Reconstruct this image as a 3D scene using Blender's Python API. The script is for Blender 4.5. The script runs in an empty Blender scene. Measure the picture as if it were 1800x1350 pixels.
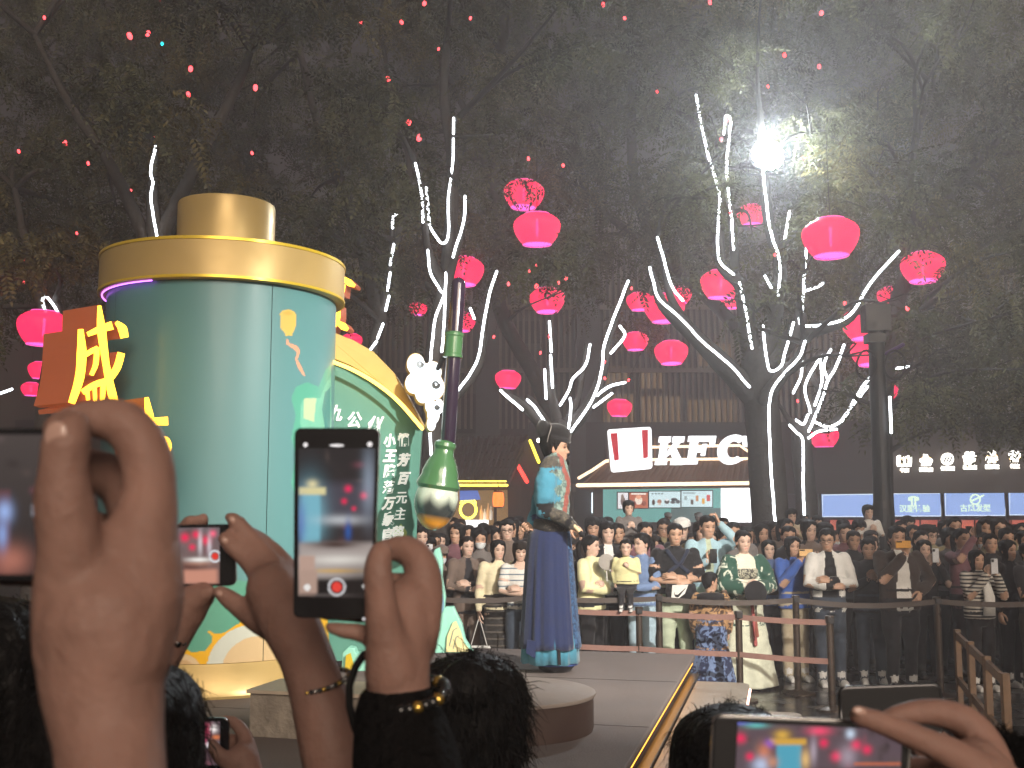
import bpy, bmesh, math, random
import numpy as np
from mathutils import Vector, Matrix, Euler, noise, kdtree
R = math.radians
random.seed(7); rng = np.random.default_rng(7)
scene = bpy.context.scene
COL = scene.collection
# ---------------------------------------------------------------- camera, world, light, exposure
CAM_Z = 1.85; FPX = 1940.0; PITCH = math.atan(225 / FPX); KD = FPX / 1360.0     # KD: metres of depth per nominal depth unit
cam_d = bpy.data.cameras.new('camera'); cam = bpy.data.objects.new('camera', cam_d); COL.objects.link(cam)
cam.location = (0, 0, CAM_Z); cam.rotation_euler = (R(90) + PITCH, 0, 0)
cam_d.sensor_width = 36; cam_d.lens = FPX / 1800 * 36; cam_d.clip_start = 0.02; cam_d.clip_end = 400
cam_d.dof.use_dof = True; cam_d.dof.focus_distance = 11.0; cam_d.dof.aperture_fstop = 12.0
scene.camera = cam
world = bpy.data.worlds.new('World'); scene.world = world; world.use_nodes = True
wn = world.node_tree.nodes; wl = world.node_tree.links
bg = wn['Background']
sky = wn.new('ShaderNodeTexSky'); sky.sky_type = 'NISHITA'; sky.sun_disc = False
sky.sun_elevation = R(-6); sky.sun_rotation = R(200)
mixw = wn.new('ShaderNodeMix'); mixw.data_type = 'RGBA'; mixw.blend_type = 'ADD'; mixw.inputs[0].default_value = 1.0
wl.new(sky.outputs[0], mixw.inputs[6]); mixw.inputs[7].default_value = (0.64, 0.51, 0.50, 1)   # glow of the city on low cloud
wl.new(mixw.outputs[2], bg.inputs[0]); bg.inputs[1].default_value = 0.065
sun_d = bpy.data.lights.new('sun', 'SUN'); sun = bpy.data.objects.new('sun', sun_d); COL.objects.link(sun)
sun_d.energy = 2.3; sun_d.angle = R(30); sun_d.color = (1, 0.82, 0.66)
sun.rotation_euler = (R(70), 0, R(14))
scene.view_settings.view_transform = 'Standard'; scene.view_settings.look = 'None'
scene.view_settings.exposure = 0.22; scene.view_settings.gamma = 1.0
cy = scene.cycles
cy.use_denoising = True; cy.use_adaptive_sampling = True; cy.adaptive_threshold = 0.035; cy.volume_bounces = 0; cy.max_bounces = 4; cy.diffuse_bounces = 2; cy.glossy_bounces = 2; cy.transmission_bounces = 3
cy.transparent_max_bounces = 6; cy.sample_clamp_indirect = 2.0; cy.sample_clamp_direct = 0; cy.use_light_tree = True
cy.caustics_reflective = False; cy.caustics_refractive = False

# ---------------------------------------------------------------- pixel -> place
CP, SP = math.cos(PITCH), math.sin(PITCH)
def ray(px, py):
    u = (px - 900) / FPX; v = (675 - py) / FPX
    return Vector((u, CP - SP * v, SP + CP * v))
def P(px, py, Y):
    d = ray(px, py); t = Y * KD / d.y
    return Vector((d.x * t, Y * KD, CAM_Z + d.z * t))
def G(px, py, z=0.0):
    d = ray(px, py); t = (z - CAM_Z) / d.z
    return Vector((d.x * t, d.y * t, z))
def S(n, Y): return n / FPX * Y * KD
def GP(px, Y, z=0.0): v = P(px, 900, Y); return Vector((v.x, v.y, z))            # n pixels at distance Y, in metres

# ---------------------------------------------------------------- tags
def tag(o, label=None, cat=None, group=None, kind=None):
    if label: o['label'] = label
    if cat: o['category'] = cat
    if group: o['group'] = group
    if kind: o['kind'] = kind
    return o
def thing(name, loc, label, cat, group=None, rz=0):
    o = bpy.data.objects.new(name, None); COL.objects.link(o); o.location = loc; o.rotation_euler = (0, 0, rz)
    o.empty_display_size = 0.1
    PARENT_INV[o.name] = Matrix.Translation(Vector(loc)) @ Matrix.Rotation(rz, 4, 'Z')
    return tag(o, label, cat, group)
PARENT_INV = {}
def link(name, me, parent=None, loc=None):
    o = bpy.data.objects.new(name, me); COL.objects.link(o)
    if loc is not None: o.location = loc
    if parent is not None:
        o.parent = parent
    return o

# ---------------------------------------------------------------- materials
MATS = {}
def srgb(h):
    h = h.lstrip('#'); c = [int(h[i:i+2], 16) / 255 for i in (0, 2, 4)]
    return tuple(x / 12.92 if x <= .04045 else ((x + .055) / 1.055) ** 2.4 for x in c)
def mat(name, col, rough=0.6, metal=0.0, spec=0.5, noise_amt=0.0, noise_scale=8.0, bump=0.0, bump_scale=40.0, coat=0.0, emit=None, estr=0.0,
        attr=None, sub=0.0, sheen=0.0, trans=0.0):
    if name in MATS: return MATS[name]
    m = bpy.data.materials.new(name); m.use_nodes = True; MATS[name] = m
    nt = m.node_tree; b = nt.nodes['Principled BSDF']; L = nt.links
    b.inputs['Base Color'].default_value = (*col[:3], 1); b.inputs['Roughness'].default_value = rough
    b.inputs['Metallic'].default_value = metal; b.inputs['Specular IOR Level'].default_value = spec
    b.inputs['Coat Weight'].default_value = coat; b.inputs['Coat Roughness'].default_value = 0.12
    if sheen: b.inputs['Sheen Weight'].default_value = sheen
    if sub: b.inputs['Subsurface Weight'].default_value = sub; b.inputs['Subsurface Radius'].default_value = (0.012, 0.005, 0.003); b.inputs['Subsurface Scale'].default_value = 1.0
    if trans: b.inputs['Transmission Weight'].default_value = trans
    if emit is not None:
        b.inputs['Emission Color'].default_value = (*emit, 1); b.inputs['Emission Strength'].default_value = estr
    tc = nt.nodes.new('ShaderNodeTexCoord'); src = None
    if attr:
        a = nt.nodes.new('ShaderNodeAttribute'); a.attribute_name = attr
        mx = nt.nodes.new('ShaderNodeMix'); mx.data_type = 'RGBA'; mx.blend_type = 'MULTIPLY'; mx.inputs[0].default_value = 1
        mx.inputs[6].default_value = (*col[:3], 1); L.new(a.outputs['Color'], mx.inputs[7]); src = mx.outputs[2]
        L.new(src, b.inputs['Base Color'])
        if emit is not None: L.new(src, b.inputs['Emission Color'])
    if noise_amt:
        n = nt.nodes.new('ShaderNodeTexNoise'); n.inputs['Scale'].default_value = noise_scale; n.inputs['Detail'].default_value = 6
        L.new(tc.outputs['Object'], n.inputs['Vector'])
        mr = nt.nodes.new('ShaderNodeMapRange'); mr.inputs[1].default_value = .3; mr.inputs[2].default_value = .7
        mr.inputs[3].default_value = 1 - noise_amt; mr.inputs[4].default_value = 1 + noise_amt
        L.new(n.outputs[0], mr.inputs[0])
        mx = nt.nodes.new('ShaderNodeMix'); mx.data_type = 'RGBA'; mx.blend_type = 'MULTIPLY'; mx.inputs[0].default_value = 1
        if src is not None: L.new(src, mx.inputs[6])
        else: mx.inputs[6].default_value = (*col[:3], 1)
        L.new(mr.outputs[0], mx.inputs[7]); L.new(mx.outputs[2], b.inputs['Base Color'])
        rr = nt.nodes.new('ShaderNodeMapRange'); rr.inputs[1].default_value = .3; rr.inputs[2].default_value = .7
        rr.inputs[3].default_value = max(0.02, rough - .12); rr.inputs[4].default_value = min(1, rough + .12)
        L.new(n.outputs[0], rr.inputs[0]); L.new(rr.outputs[0], b.inputs['Roughness'])
    if bump:
        n2 = nt.nodes.new('ShaderNodeTexNoise'); n2.inputs['Scale'].default_value = bump_scale; n2.inputs['Detail'].default_value = 4
        L.new(tc.outputs['Object'], n2.inputs['Vector'])
        bp = nt.nodes.new('ShaderNodeBump'); bp.inputs['Strength'].default_value = bump; bp.inputs['Distance'].default_value = 0.02
        L.new(n2.outputs[0], bp.inputs['Height']); L.new(bp.outputs[0], b.inputs['Normal'])
    return m
def glow(name, col, s):
    return mat(name, (0.02, 0.02, 0.02), 0.5, emit=col, estr=s)
def cloth(name, col, sheen=0.15):
    return mat(name, col, 0.85, noise_amt=0.10, noise_scale=6, bump=0.25, bump_scale=26, sheen=sheen, spec=0.25)
def vmat(name, emission=None, rough=0.5, spec=0.5, coat=0.0, bump=0.0):
    """colour from the mesh's own print ('Col'), optionally lit from behind like a screen"""
    if name in MATS: return MATS[name]
    m = bpy.data.materials.new(name); m.use_nodes = True; MATS[name] = m
    nt = m.node_tree; b = nt.nodes['Principled BSDF']
    a = nt.nodes.new('ShaderNodeAttribute'); a.attribute_name = 'Col'
    b.inputs['Roughness'].default_value = rough; b.inputs['Specular IOR Level'].default_value = spec
    b.inputs['Coat Weight'].default_value = coat; b.inputs['Coat Roughness'].default_value = 0.15
    if emission:
        b.inputs['Base Color'].default_value = (.01, .01, .01, 1)
        nt.links.new(a.outputs['Color'], b.inputs['Emission Color']); b.inputs['Emission Strength'].default_value = emission
    else:
        nt.links.new(a.outputs['Color'], b.inputs['Base Color'])
    if bump:
        tc = nt.nodes.new('ShaderNodeTexCoord'); n2 = nt.nodes.new('ShaderNodeTexNoise'); n2.inputs['Scale'].default_value = 3
        nt.links.new(tc.outputs['Object'], n2.inputs['Vector'])
        bp = nt.nodes.new('ShaderNodeBump'); bp.inputs['Strength'].default_value = bump; bp.inputs['Distance'].default_value = 0.02
        nt.links.new(n2.outputs[0], bp.inputs['Height']); nt.links.new(bp.outputs[0], b.inputs['Normal'])
    return m

# ---------------------------------------------------------------- mesh collector
class MB:
    def __init__(s): s.v = []; s.f = []; s.m = []; s.r = []; s.n = 0
    def add(s, verts, faces, mi=0, region=0):
        k = s.n
        for p in verts: s.v.append((p[0], p[1], p[2])); s.r.append(region)
        for f in faces: s.f.append(tuple(i + k for i in f)); s.m.append(mi)
        s.n += len(verts); return s
    def box(s, c, size, rz=0.0, mi=0, M=None):
        sx, sy, sz = [x / 2 for x in size]
        vs = [Vector((x, y, z)) for x in (-sx, sx) for y in (-sy, sy) for z in (-sz, sz)]
        rot = M if M is not None else Matrix.Rotation(rz, 3, 'Z')
        vs = [rot @ v + Vector(c) for v in vs]
        return s.add(vs, [(0, 1, 3, 2), (4, 6, 7, 5), (0, 4, 5, 1), (2, 3, 7, 6), (0, 2, 6, 4), (1, 5, 7, 3)], mi)
    def tube(s, pts, rad, n=8, mi=0, region=0, caps=True, flat=None, up=None):
        """swept tube; rad scalar or list; flat=(a,b) squash of the ring; rounded ends"""
        pts = [Vector(p) for p in pts]
        if not hasattr(rad, '__len__'): rad = [rad] * len(pts)
        rad = list(rad)
        T = []
        for i in range(len(pts)):
            a = pts[max(i - 1, 0)]; b = pts[min(i + 1, len(pts) - 1)]
            t = (b - a); T.append(t.normalized() if t.length > 1e-9 else Vector((0, 0, 1)))
        ref = Vector(up) if up is not None else (Vector((0, 1, 0)) if abs(T[0].y) < .8 else Vector((1, 0, 0)))
        if caps:
            e0, e1 = pts[0], pts[-1]; r0, r1 = rad[0], rad[-1]
            pre = [(e0 - T[0] * r0 * k, r0 * math.sqrt(max(0, 1 - k * k))) for k in (.98, .8, .45)]
            post = [(e1 + T[-1] * r1 * k, r1 * math.sqrt(max(0, 1 - k * k))) for k in (.45, .8, .98)]
            pts = [a for a, _ in pre] + pts + [a for a, _ in post]; rad = [a for _, a in pre] + rad + [a for _, a in post]
            T = [T[0]] * 3 + T + [T[-1]] * 3
        vs = []
        fa, fb = flat if flat else (1, 1)
        for p, r, t in zip(pts, rad, T):
            x = ref - t * ref.dot(t)
            if x.length < 1e-6: x = t.orthogonal()
            x.normalize(); y = t.cross(x); ref = x
            for k in range(n):
                a = 2 * math.pi * k / n
                vs.append(p + x * (math.cos(a) * r * fa) + y * (math.sin(a) * r * fb))
        m = len(pts); fs = []
        for i in range(m - 1):
            for k in range(n):
                k2 = (k + 1) % n
                fs.append((i * n + k, i * n + k2, (i + 1) * n + k2, (i + 1) * n + k))
        fs.append(tuple(range(n))[::-1]); fs.append(tuple((m - 1) * n + k for k in range(n)))
        return s.add(vs, fs, mi, region)
    def loft(s, rings, n=24, mi=0, region=0, power=2.0):
        """rings: (cx, cy, z, rx, ry) horizontal superellipses"""
        vs = []
        for cx, cy_, z, rx, ry in rings:
            for k in range(n):
                a = 2 * math.pi * k / n; c, q = math.cos(a), math.sin(a)
                vs.append((cx + rx * math.copysign(abs(c) ** (2 / power), c), cy_ + ry * math.copysign(abs(q) ** (2 / power), q), z))
        fs = []
        for i in range(len(rings) - 1):
            for k in range(n):
                k2 = (k + 1) % n; fs.append((i * n + k, i * n + k2, (i + 1) * n + k2, (i + 1) * n + k))
        fs.append(tuple(range(n))[::-1]); fs.append(tuple((len(rings) - 1) * n + k for k in range(n)))
        return s.add(vs, fs, mi, region)
    def ball(s, c, r, n=12, m=8, mi=0, region=0, M=None):
        if not hasattr(r, '__len__'): r = (r, r, r)
        vs = []; c = Vector(c)
        for i in range(m + 1):
            t = math.pi * i / m
            for k in range(n):
                a = 2 * math.pi * k / n
                p = Vector((r[0] * math.sin(t) * math.cos(a), r[1] * math.sin(t) * math.sin(a), r[2] * math.cos(t)))
                vs.append(c + (M @ p if M is not None else p))
        fs = []
        for i in range(m):
            for k in range(n):
                k2 = (k + 1) % n; fs.append((i * n + k, (i + 1) * n + k, (i + 1) * n + k2, i * n + k2))
        return s.add(vs, fs, mi, region)
    def lathe(s, prof, c=(0, 0, 0), n=48, mi=0, axis=None):
        """prof: (r, z) list"""
        c = Vector(c); vs = []
        for r, z in prof:
            for k in range(n):
                a = 2 * math.pi * k / n; p = Vector((r * math.cos(a), r * math.sin(a), z))
                if axis is not None: p = axis @ p
                vs.append(c + p)
        fs = []
        for i in range(len(prof) - 1):
            for k in range(n):
                k2 = (k + 1) % n; fs.append((i * n + k, i * n + k2, (i + 1) * n + k2, (i + 1) * n + k))
        if prof[0][0] > 1e-5: fs.append(tuple(range(n))[::-1])
        if prof[-1][0] > 1e-5: fs.append(tuple((len(prof) - 1) * n + k for k in range(n)))
        return s.add(vs, fs, mi)
    def prism(s, front, off, mi=0, mi_side=None):
        """closed polygon of 3D points, extruded by vector off"""
        off = Vector(off); n = len(front); front = [Vector(p) for p in front]
        vs = front + [p + off for p in front]
        nrm = Vector((0, 0, 0))
        for i in range(n): nrm += front[i].cross(front[(i + 1) % n])
        fl = nrm.dot(off) > 0
        a = tuple(range(n)); b = tuple(range(2 * n - 1, n - 1, -1))
        if fl: a = a[::-1]; b = b[::-1]
        sd = []
        for i in range(n):
            j = (i + 1) % n
            q = (i, i + n, j + n, j)
            sd.append(q[::-1] if fl else q)
        s.add(vs, [a, b], mi)
        k = s.n - 2 * n
        for q in sd: s.f.append(tuple(x + k for x in q)); s.m.append(mi if mi_side is None else mi_side)
        return s
    def mesh(s, name, smooth=False, mats=()):
        me = bpy.data.meshes.new(name); me.from_pydata(s.v, [], s.f)
        for m in mats: me.materials.append(m)
        if len(mats) > 1: me.polygons.foreach_set('material_index', s.m)
        if smooth: me.polygons.foreach_set('use_smooth', [True] * len(me.polygons))
        me.update(); return me
    def build(s, name, mats, parent=None, smooth=False, origin=None, fix=False):
        if not isinstance(mats, (list, tuple)): mats = [mats]
        me = s.mesh(name, smooth, mats)
        if fix:
            bm = bmesh.new(); bm.from_mesh(me); bmesh.ops.recalc_face_normals(bm, faces=bm.faces); bm.to_mesh(me); bm.free()
        if smooth == 'auto': pass
        M = None
        if parent is not None and parent.name in PARENT_INV:
            me.transform(PARENT_INV[parent.name].inverted())
            o = link(name, me, parent)
        elif origin is not None:
            me.transform(Matrix.Translation(-Vector(origin))); o = link(name, me, parent, origin)
        else:
            o = link(name, me, parent)
            if parent is not None: PARENT_INV[o.name] = Matrix()
        if parent is not None: PARENT_INV[o.name] = PARENT_INV.get(parent.name, Matrix())
        elif origin is not None: PARENT_INV[o.name] = Matrix.Translation(Vector(origin))
        return o
def autosmooth(o, ang=35):
    me = o.data
    me.polygons.foreach_set('use_smooth', [True] * len(me.polygons))
    me.set_sharp_from_angle(angle=R(ang)); return o
def bevel(o, w, seg=2):
    b = o.modifiers.new('bevel', 'BEVEL'); b.width = w; b.segments = seg; b.limit_method = 'ANGLE'; b.angle_limit = R(40); return o
def slab(mb, pxpoly, Y, thick, mi=0, mi_side=None, Y2=None):
    """outline given at distance Y (optionally a second distance for the right end), real thickness away from the viewer"""
    xs = [p[0] for p in pxpoly]; x0, x1 = min(xs), max(xs)
    fr = []
    for (x, y) in pxpoly:
        yy = Y if Y2 is None else Y + (Y2 - Y) * (x - x0) / max(1, x1 - x0)
        fr.append(P(x, y, yy))
    return mb.prism(fr, (0, thick, 0), mi, mi_side)
def spline(pts, n=6):
    pts = [np.array(p, float) for p in pts]
    if len(pts) < 3: return [Vector(p) for p in pts]
    out = []
    ext = [2 * pts[0] - pts[1]] + pts + [2 * pts[-1] - pts[-2]]
    for i in range(1, len(ext) - 2):
        p0, p1, p2, p3 = ext[i - 1:i + 3]
        for k in range(n):
            t = k / n
            out.append(.5 * ((2 * p1) + (-p0 + p2) * t + (2 * p0 - 5 * p1 + 4 * p2 - p3) * t * t + (-p0 + 3 * p1 - 3 * p2 + p3) * t ** 3))
    out.append(pts[-1]); return out
def inpoly(poly, X, Yv):
    poly = np.asarray(poly, float); ins = np.zeros(X.shape, bool)
    j = len(poly) - 1
    for i in range(len(poly)):
        xi, yi = poly[i]; xj, yj = poly[j]
        c = ((yi > Yv) != (yj > Yv)) & (X < (xj - xi) * (Yv - yi) / (yj - yi + 1e-12) + xi); ins ^= c; j = i
    return ins
def painted(name, nu, nv, mapping, paint, material, parent=None, thick=None, smooth=True, ext=(0, 1, 0, 1)):
    """grid sheet whose print is stored per vertex; mapping(u,v)->points (N,3); paint(u,v)->(N,3)"""
    u, v = np.meshgrid(np.linspace(ext[0], ext[1], nu), np.linspace(ext[2], ext[3], nv))
    u = u.ravel(); v = v.ravel()
    co = mapping(u, v); col = paint(u, v)
    me = bpy.data.meshes.new(name)
    i = np.arange((nu - 1) * (nv - 1)); r = i // (nu - 1); c = i % (nu - 1); a = r * nu + c
    F = np.stack([a, a + 1, a + 1 + nu, a + nu], 1)
    me.vertices.add(len(co)); me.vertices.foreach_set('co', co.astype(np.float32).ravel())
    me.loops.add(F.size); me.loops.foreach_set('vertex_index', F.astype(np.int32).ravel())
    me.polygons.add(len(F)); me.polygons.foreach_set('loop_start', np.arange(0, F.size, 4, dtype=np.int32))
    me.polygons.foreach_set('use_smooth', np.full(len(F), smooth))
    me.update(calc_edges=True)
    at = me.color_attributes.new('Col', 'FLOAT_COLOR', 'POINT')
    at.data.foreach_set('color', np.concatenate([col, np.ones((len(col), 1))], 1).astype(np.float32).ravel())
    me.materials.append(material)
    if parent is not None and parent.name in PARENT_INV: me.transform(PARENT_INV[parent.name].inverted())
    o = link(name, me, parent)
    if parent is not None: PARENT_INV[o.name] = PARENT_INV.get(parent.name, Matrix())
    return o
def quadmap(p00, p10, p01, p11, off=(0, 0, 0)):
    p00, p10, p01, p11 = [np.array(p, float) for p in (p00, p10, p01, p11)]
    o = np.array(off, float)
    def f(u, v):
        u = u[:, None]; v = v[:, None]
        return p00 * (1 - u) * (1 - v) + p10 * u * (1 - v) + p01 * (1 - u) * v + p11 * u * v + o
    return f
def new_mesh_np(name, co, F, mats, smooth=False):
    k = F.shape[1]; me = bpy.data.meshes.new(name)
    me.vertices.add(len(co)); me.vertices.foreach_set('co', np.asarray(co, np.float32).ravel())
    me.loops.add(F.size); me.loops.foreach_set('vertex_index', F.astype(np.int32).ravel())
    me.polygons.add(len(F)); me.polygons.foreach_set('loop_start', np.arange(0, F.size, k, dtype=np.int32))
    if smooth: me.polygons.foreach_set('use_smooth', np.full(len(F), True))
    me.update(calc_edges=True)
    for m in mats: me.materials.append(m)
    return me
def text_mesh(txt, size, depth=0.0, shear=0.0, bold=0.0):
    c = bpy.data.curves.new('lettering', 'FONT'); c.body = txt; c.size = size; c.extrude = depth; c.shear = shear; c.offset = bold
    c.align_x = 'CENTER'; c.align_y = 'CENTER'; c.resolution_u = 3
    o = bpy.data.objects.new('lettering', c); COL.objects.link(o)
    dg = bpy.context.evaluated_depsgraph_get(); dg.update()
    me = bpy.data.meshes.new_from_object(o.evaluated_get(dg)); bpy.data.objects.remove(o); bpy.data.curves.remove(c)
    return me
def place_text(name, txt, size, origin, xdir, ydir, material, parent=None, depth=0.0, shear=0.0, bold=0.0):
    me = text_mesh(txt, size, depth, shear, bold); x = Vector(xdir).normalized(); y = Vector(ydir).normalized(); z = x.cross(y)
    M = Matrix((x, y, z)).transposed().to_4x4(); M.translation = Vector(origin)
    me.transform(M); me.materials.clear(); me.materials.append(material)
    if parent is not None and parent.name in PARENT_INV: me.transform(PARENT_INV[parent.name].inverted())
    o = link(name, me, parent)
    if parent is not None: PARENT_INV[o.name] = PARENT_INV.get(parent.name, Matrix())
    return o
def flat_struct(name, mb, m, **k):
    return tag(mb.build(name, m, **k), kind='structure')
# ================================================================ ground
M_pave = mat('dark_granite', (0.035, 0.033, 0.034), 0.22, noise_amt=0.35, noise_scale=3, bump=0.05, bump_scale=60)
M_joint = mat('pave_joint', (0.02, 0.019, 0.019), 0.7)
g = MB(); g.add([(-120, -60, 0), (120, -60, 0), (120, 160, 0), (-120, 160, 0)], [(0, 1, 2, 3)])
ground = flat_struct('ground', g, M_joint)
tile_me = MB().box((0, 0, 0.004), (0.592, 0.592, 0.014)).mesh('paving_tile', mats=[M_pave])
M_pave2 = mat('worn_granite', (0.055, 0.052, 0.05), 0.3, noise_amt=0.3, noise_scale=4)
tile_me2 = MB().box((0, 0, 0.004), (0.592, 0.592, 0.012)).mesh('paving_tile', mats=[M_pave2])
th = R(-6)
for i in range(-1, 14):
    for j in range(0, 12):
        x = 1.6 + i * .6 * math.cos(th) - j * .6 * math.sin(th); y = 6.8 + i * .6 * math.sin(th) + j * .6 * math.cos(th)
        if x < 1.2 or x > 7.6 or abs(math.atan2(x, y)) > R(40): continue
        o = link('paving_tile', tile_me2 if random.random() < .2 else tile_me, ground, (x, y, 0)); o.rotation_euler.z = th + random.choice((0, R(90), R(180)))

# ================================================================ stage
M_stage = mat('stage_carpet', srgb('6f6663'), 0.8, noise_amt=0.16, noise_scale=2.2, bump=0.2, bump_scale=70, spec=0.3)
M_skirt = mat('stage_skirt', srgb('3a302c'), 0.5, noise_amt=0.2, noise_scale=9, bump=0.3, bump_scale=90)
M_trim = mat('stage_trim', srgb('2a2422'), 0.4, metal=0.6)
M_step = mat('step_board', srgb('8a8072'), 0.38, noise_amt=0.10, noise_scale=3)
M_ledwarm = glow('led_warm_strip', (1.0, 0.42, 0.04), 5.0)
M_ledpink = glow('led_pale_strip', (1.0, 0.62, 0.5), 4.0)
SZ = 0.54
A = G(1100, 1350, SZ); B = G(1222, 1150, SZ)
ed = (B - A).normalized(); pd = Vector((ed.y, -ed.x, 0))          # along the edge, outwards to the right
NEAR = A - ed * 1.1
def sp(a, b, z): return NEAR + ed * a + pd * b + Vector((0, 0, z - SZ))   # stage coordinates
LEN = (B - NEAR).length
def obox(mb, a0, a1, b0, b1, z0, z1, mi=0):
    q = [sp(a0, b0, z0), sp(a1, b0, z0), sp(a1, b1, z0), sp(a0, b1, z0)]
    return mb.prism(q, (0, 0, z1 - z0), mi)
stage = thing('stage', sp(LEN / 2, -2, 0), 'low dark carpeted stage with a glowing yellow strip along its right edge', 'stage')
W = 7.0
bevel(obox(MB(), 0, LEN, -W, 0, SZ - .05, SZ).build('deck', M_stage, stage), .012)
obox(MB(), .05, LEN - .04, -W + .05, -.045, 0, SZ - .052).build('skirt', M_skirt, stage)
obox(MB(), 0.02, LEN - .02, -.043, -.022, SZ - .085, SZ - .058).build('light_strip', M_ledwarm, stage)
bevel(obox(MB(), 0.02, LEN - .05, -.043, .035, SZ - .19, SZ - .165).build('ledge', M_trim, stage), .006)
obox(MB(), LEN - 1.6, LEN - .25, LEN and -.9, -.86, SZ + .001, SZ + .006)
# carpet seams
for a in (LEN * .38, LEN * .70):
    obox(MB(), a, a + .006, -W + .1, -.01, SZ + .0005, SZ + .0025).build('carpet_seam', M_skirt, stage)
def rounded_step(name, a0, a1, b0, b1, z1, label):
    o = thing(name, sp((a0 + a1) / 2, (b0 + b1) / 2, 0), label, 'step')
    r = .10; pts = []
    for (a, b) in [(a0, b0), (a0, b1)]: pts.append(sp(a, b, 0.001))
    for k in range(7):
        t = k / 6 * math.pi / 2
        pts.append(sp(a1 - r + r * math.sin(t), b1 - r + r * math.cos(t), 0.001))
    pts.append(sp(a1, b0, 0.001))
    bevel(MB().prism(pts, (0, 0, z1 - .001)).build('tread', M_step, o), .008)
    MB().tube([sp(a0 + .05, b1 + .008, z1 - .04), sp(a1 - r - .02, b1 + .008, z1 - .04)], .011, 6).build('light_strip', M_ledpink, o)
    return o
rounded_step('stage_step', 0, LEN - .42, .04, .50, .36, 'upper grey step beside the right edge of the stage')
rounded_step('stage_step', 0, LEN - .75, .515, .93, .18, 'lower grey step on the ground beside the upper step')

# round podium
C = G(1043, 1215, .76); pod_c = Vector((C.x - .56, C.y, SZ))
M_pod = mat('podium_side', srgb('43342e'), 0.45, noise_amt=0.15, noise_scale=5)
M_podtop = mat('podium_top', srgb('82776f'), 0.6, noise_amt=0.10, noise_scale=3, bump=.1, bump_scale=50)
pod = thing('round_podium', pod_c, 'low round grey podium standing on the stage in front of the performer', 'podium')
autosmooth(MB().lathe([(.555, SZ + .001), (.56, SZ + .02), (.56, .742)], (pod_c.x, pod_c.y, 0), 72).build('drum', M_pod, pod))
autosmooth(MB().lathe([(.57, .7425), (.574, .752), (.572, .763), (.56, .768)], (pod_c.x, pod_c.y, 0), 72).build('top_plate', M_podtop, pod))

# ================================================================ giant scroll
SCX, SCY = P(383, 900, 6.2).x, P(383, 900, 6.2).y
M_gold = mat('gold_paint', (0.58, 0.42, 0.16), 0.42, metal=0.3, noise_amt=0.05, noise_scale=2)
M_goldbright = mat('gold_trim', (0.85, 0.62, 0.05), 0.3, metal=0.35)
scroll = thing('giant_scroll', (SCX, SCY, SZ), 'giant upright teal scroll roller with gold cap and collar on the stage', 'stage prop')
def cylmap(r):
    def f(u, v):      # u angle in degrees measured from the viewer's direction, v height
        a = np.radians(u) + math.atan2(-SCX, SCY) - math.pi / 2
        return np.stack([SCX + r * np.cos(a), SCY + r * np.sin(a), v], 1)
    return f
def cyl_px(px, py, r=.9):
    d = ray(px, py); ox, oy = -SCX, -SCY
    a = d.x ** 2 + d.y ** 2; b = 2 * (d.x * ox + d.y * oy); c = ox * ox + oy * oy - r * r
    disc = b * b - 4 * a * c
    t = (-b - math.sqrt(max(disc, 0))) / (2 * a)
    x, y, z = d.x * t, d.y * t, CAM_Z + d.z * t
    ang = math.degrees(math.atan2(y - SCY, x - SCX) - (math.atan2(-SCX, SCY) - math.pi / 2))
    ang = (ang + 180) % 360 - 180
    return ang, z
TEAL = np.array(srgb('5e9194'))
def art_poly(l): return [cyl_px(*p) for p in l]
def arc_px(cx, cy, rx, ry, a0=0, a1=360, n=28):
    return [(cx + rx * math.cos(R(a0 + (a1 - a0) * k / n)), cy + ry * math.sin(R(a0 + (a1 - a0) * k / n))) for k in range(n + 1)]
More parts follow.
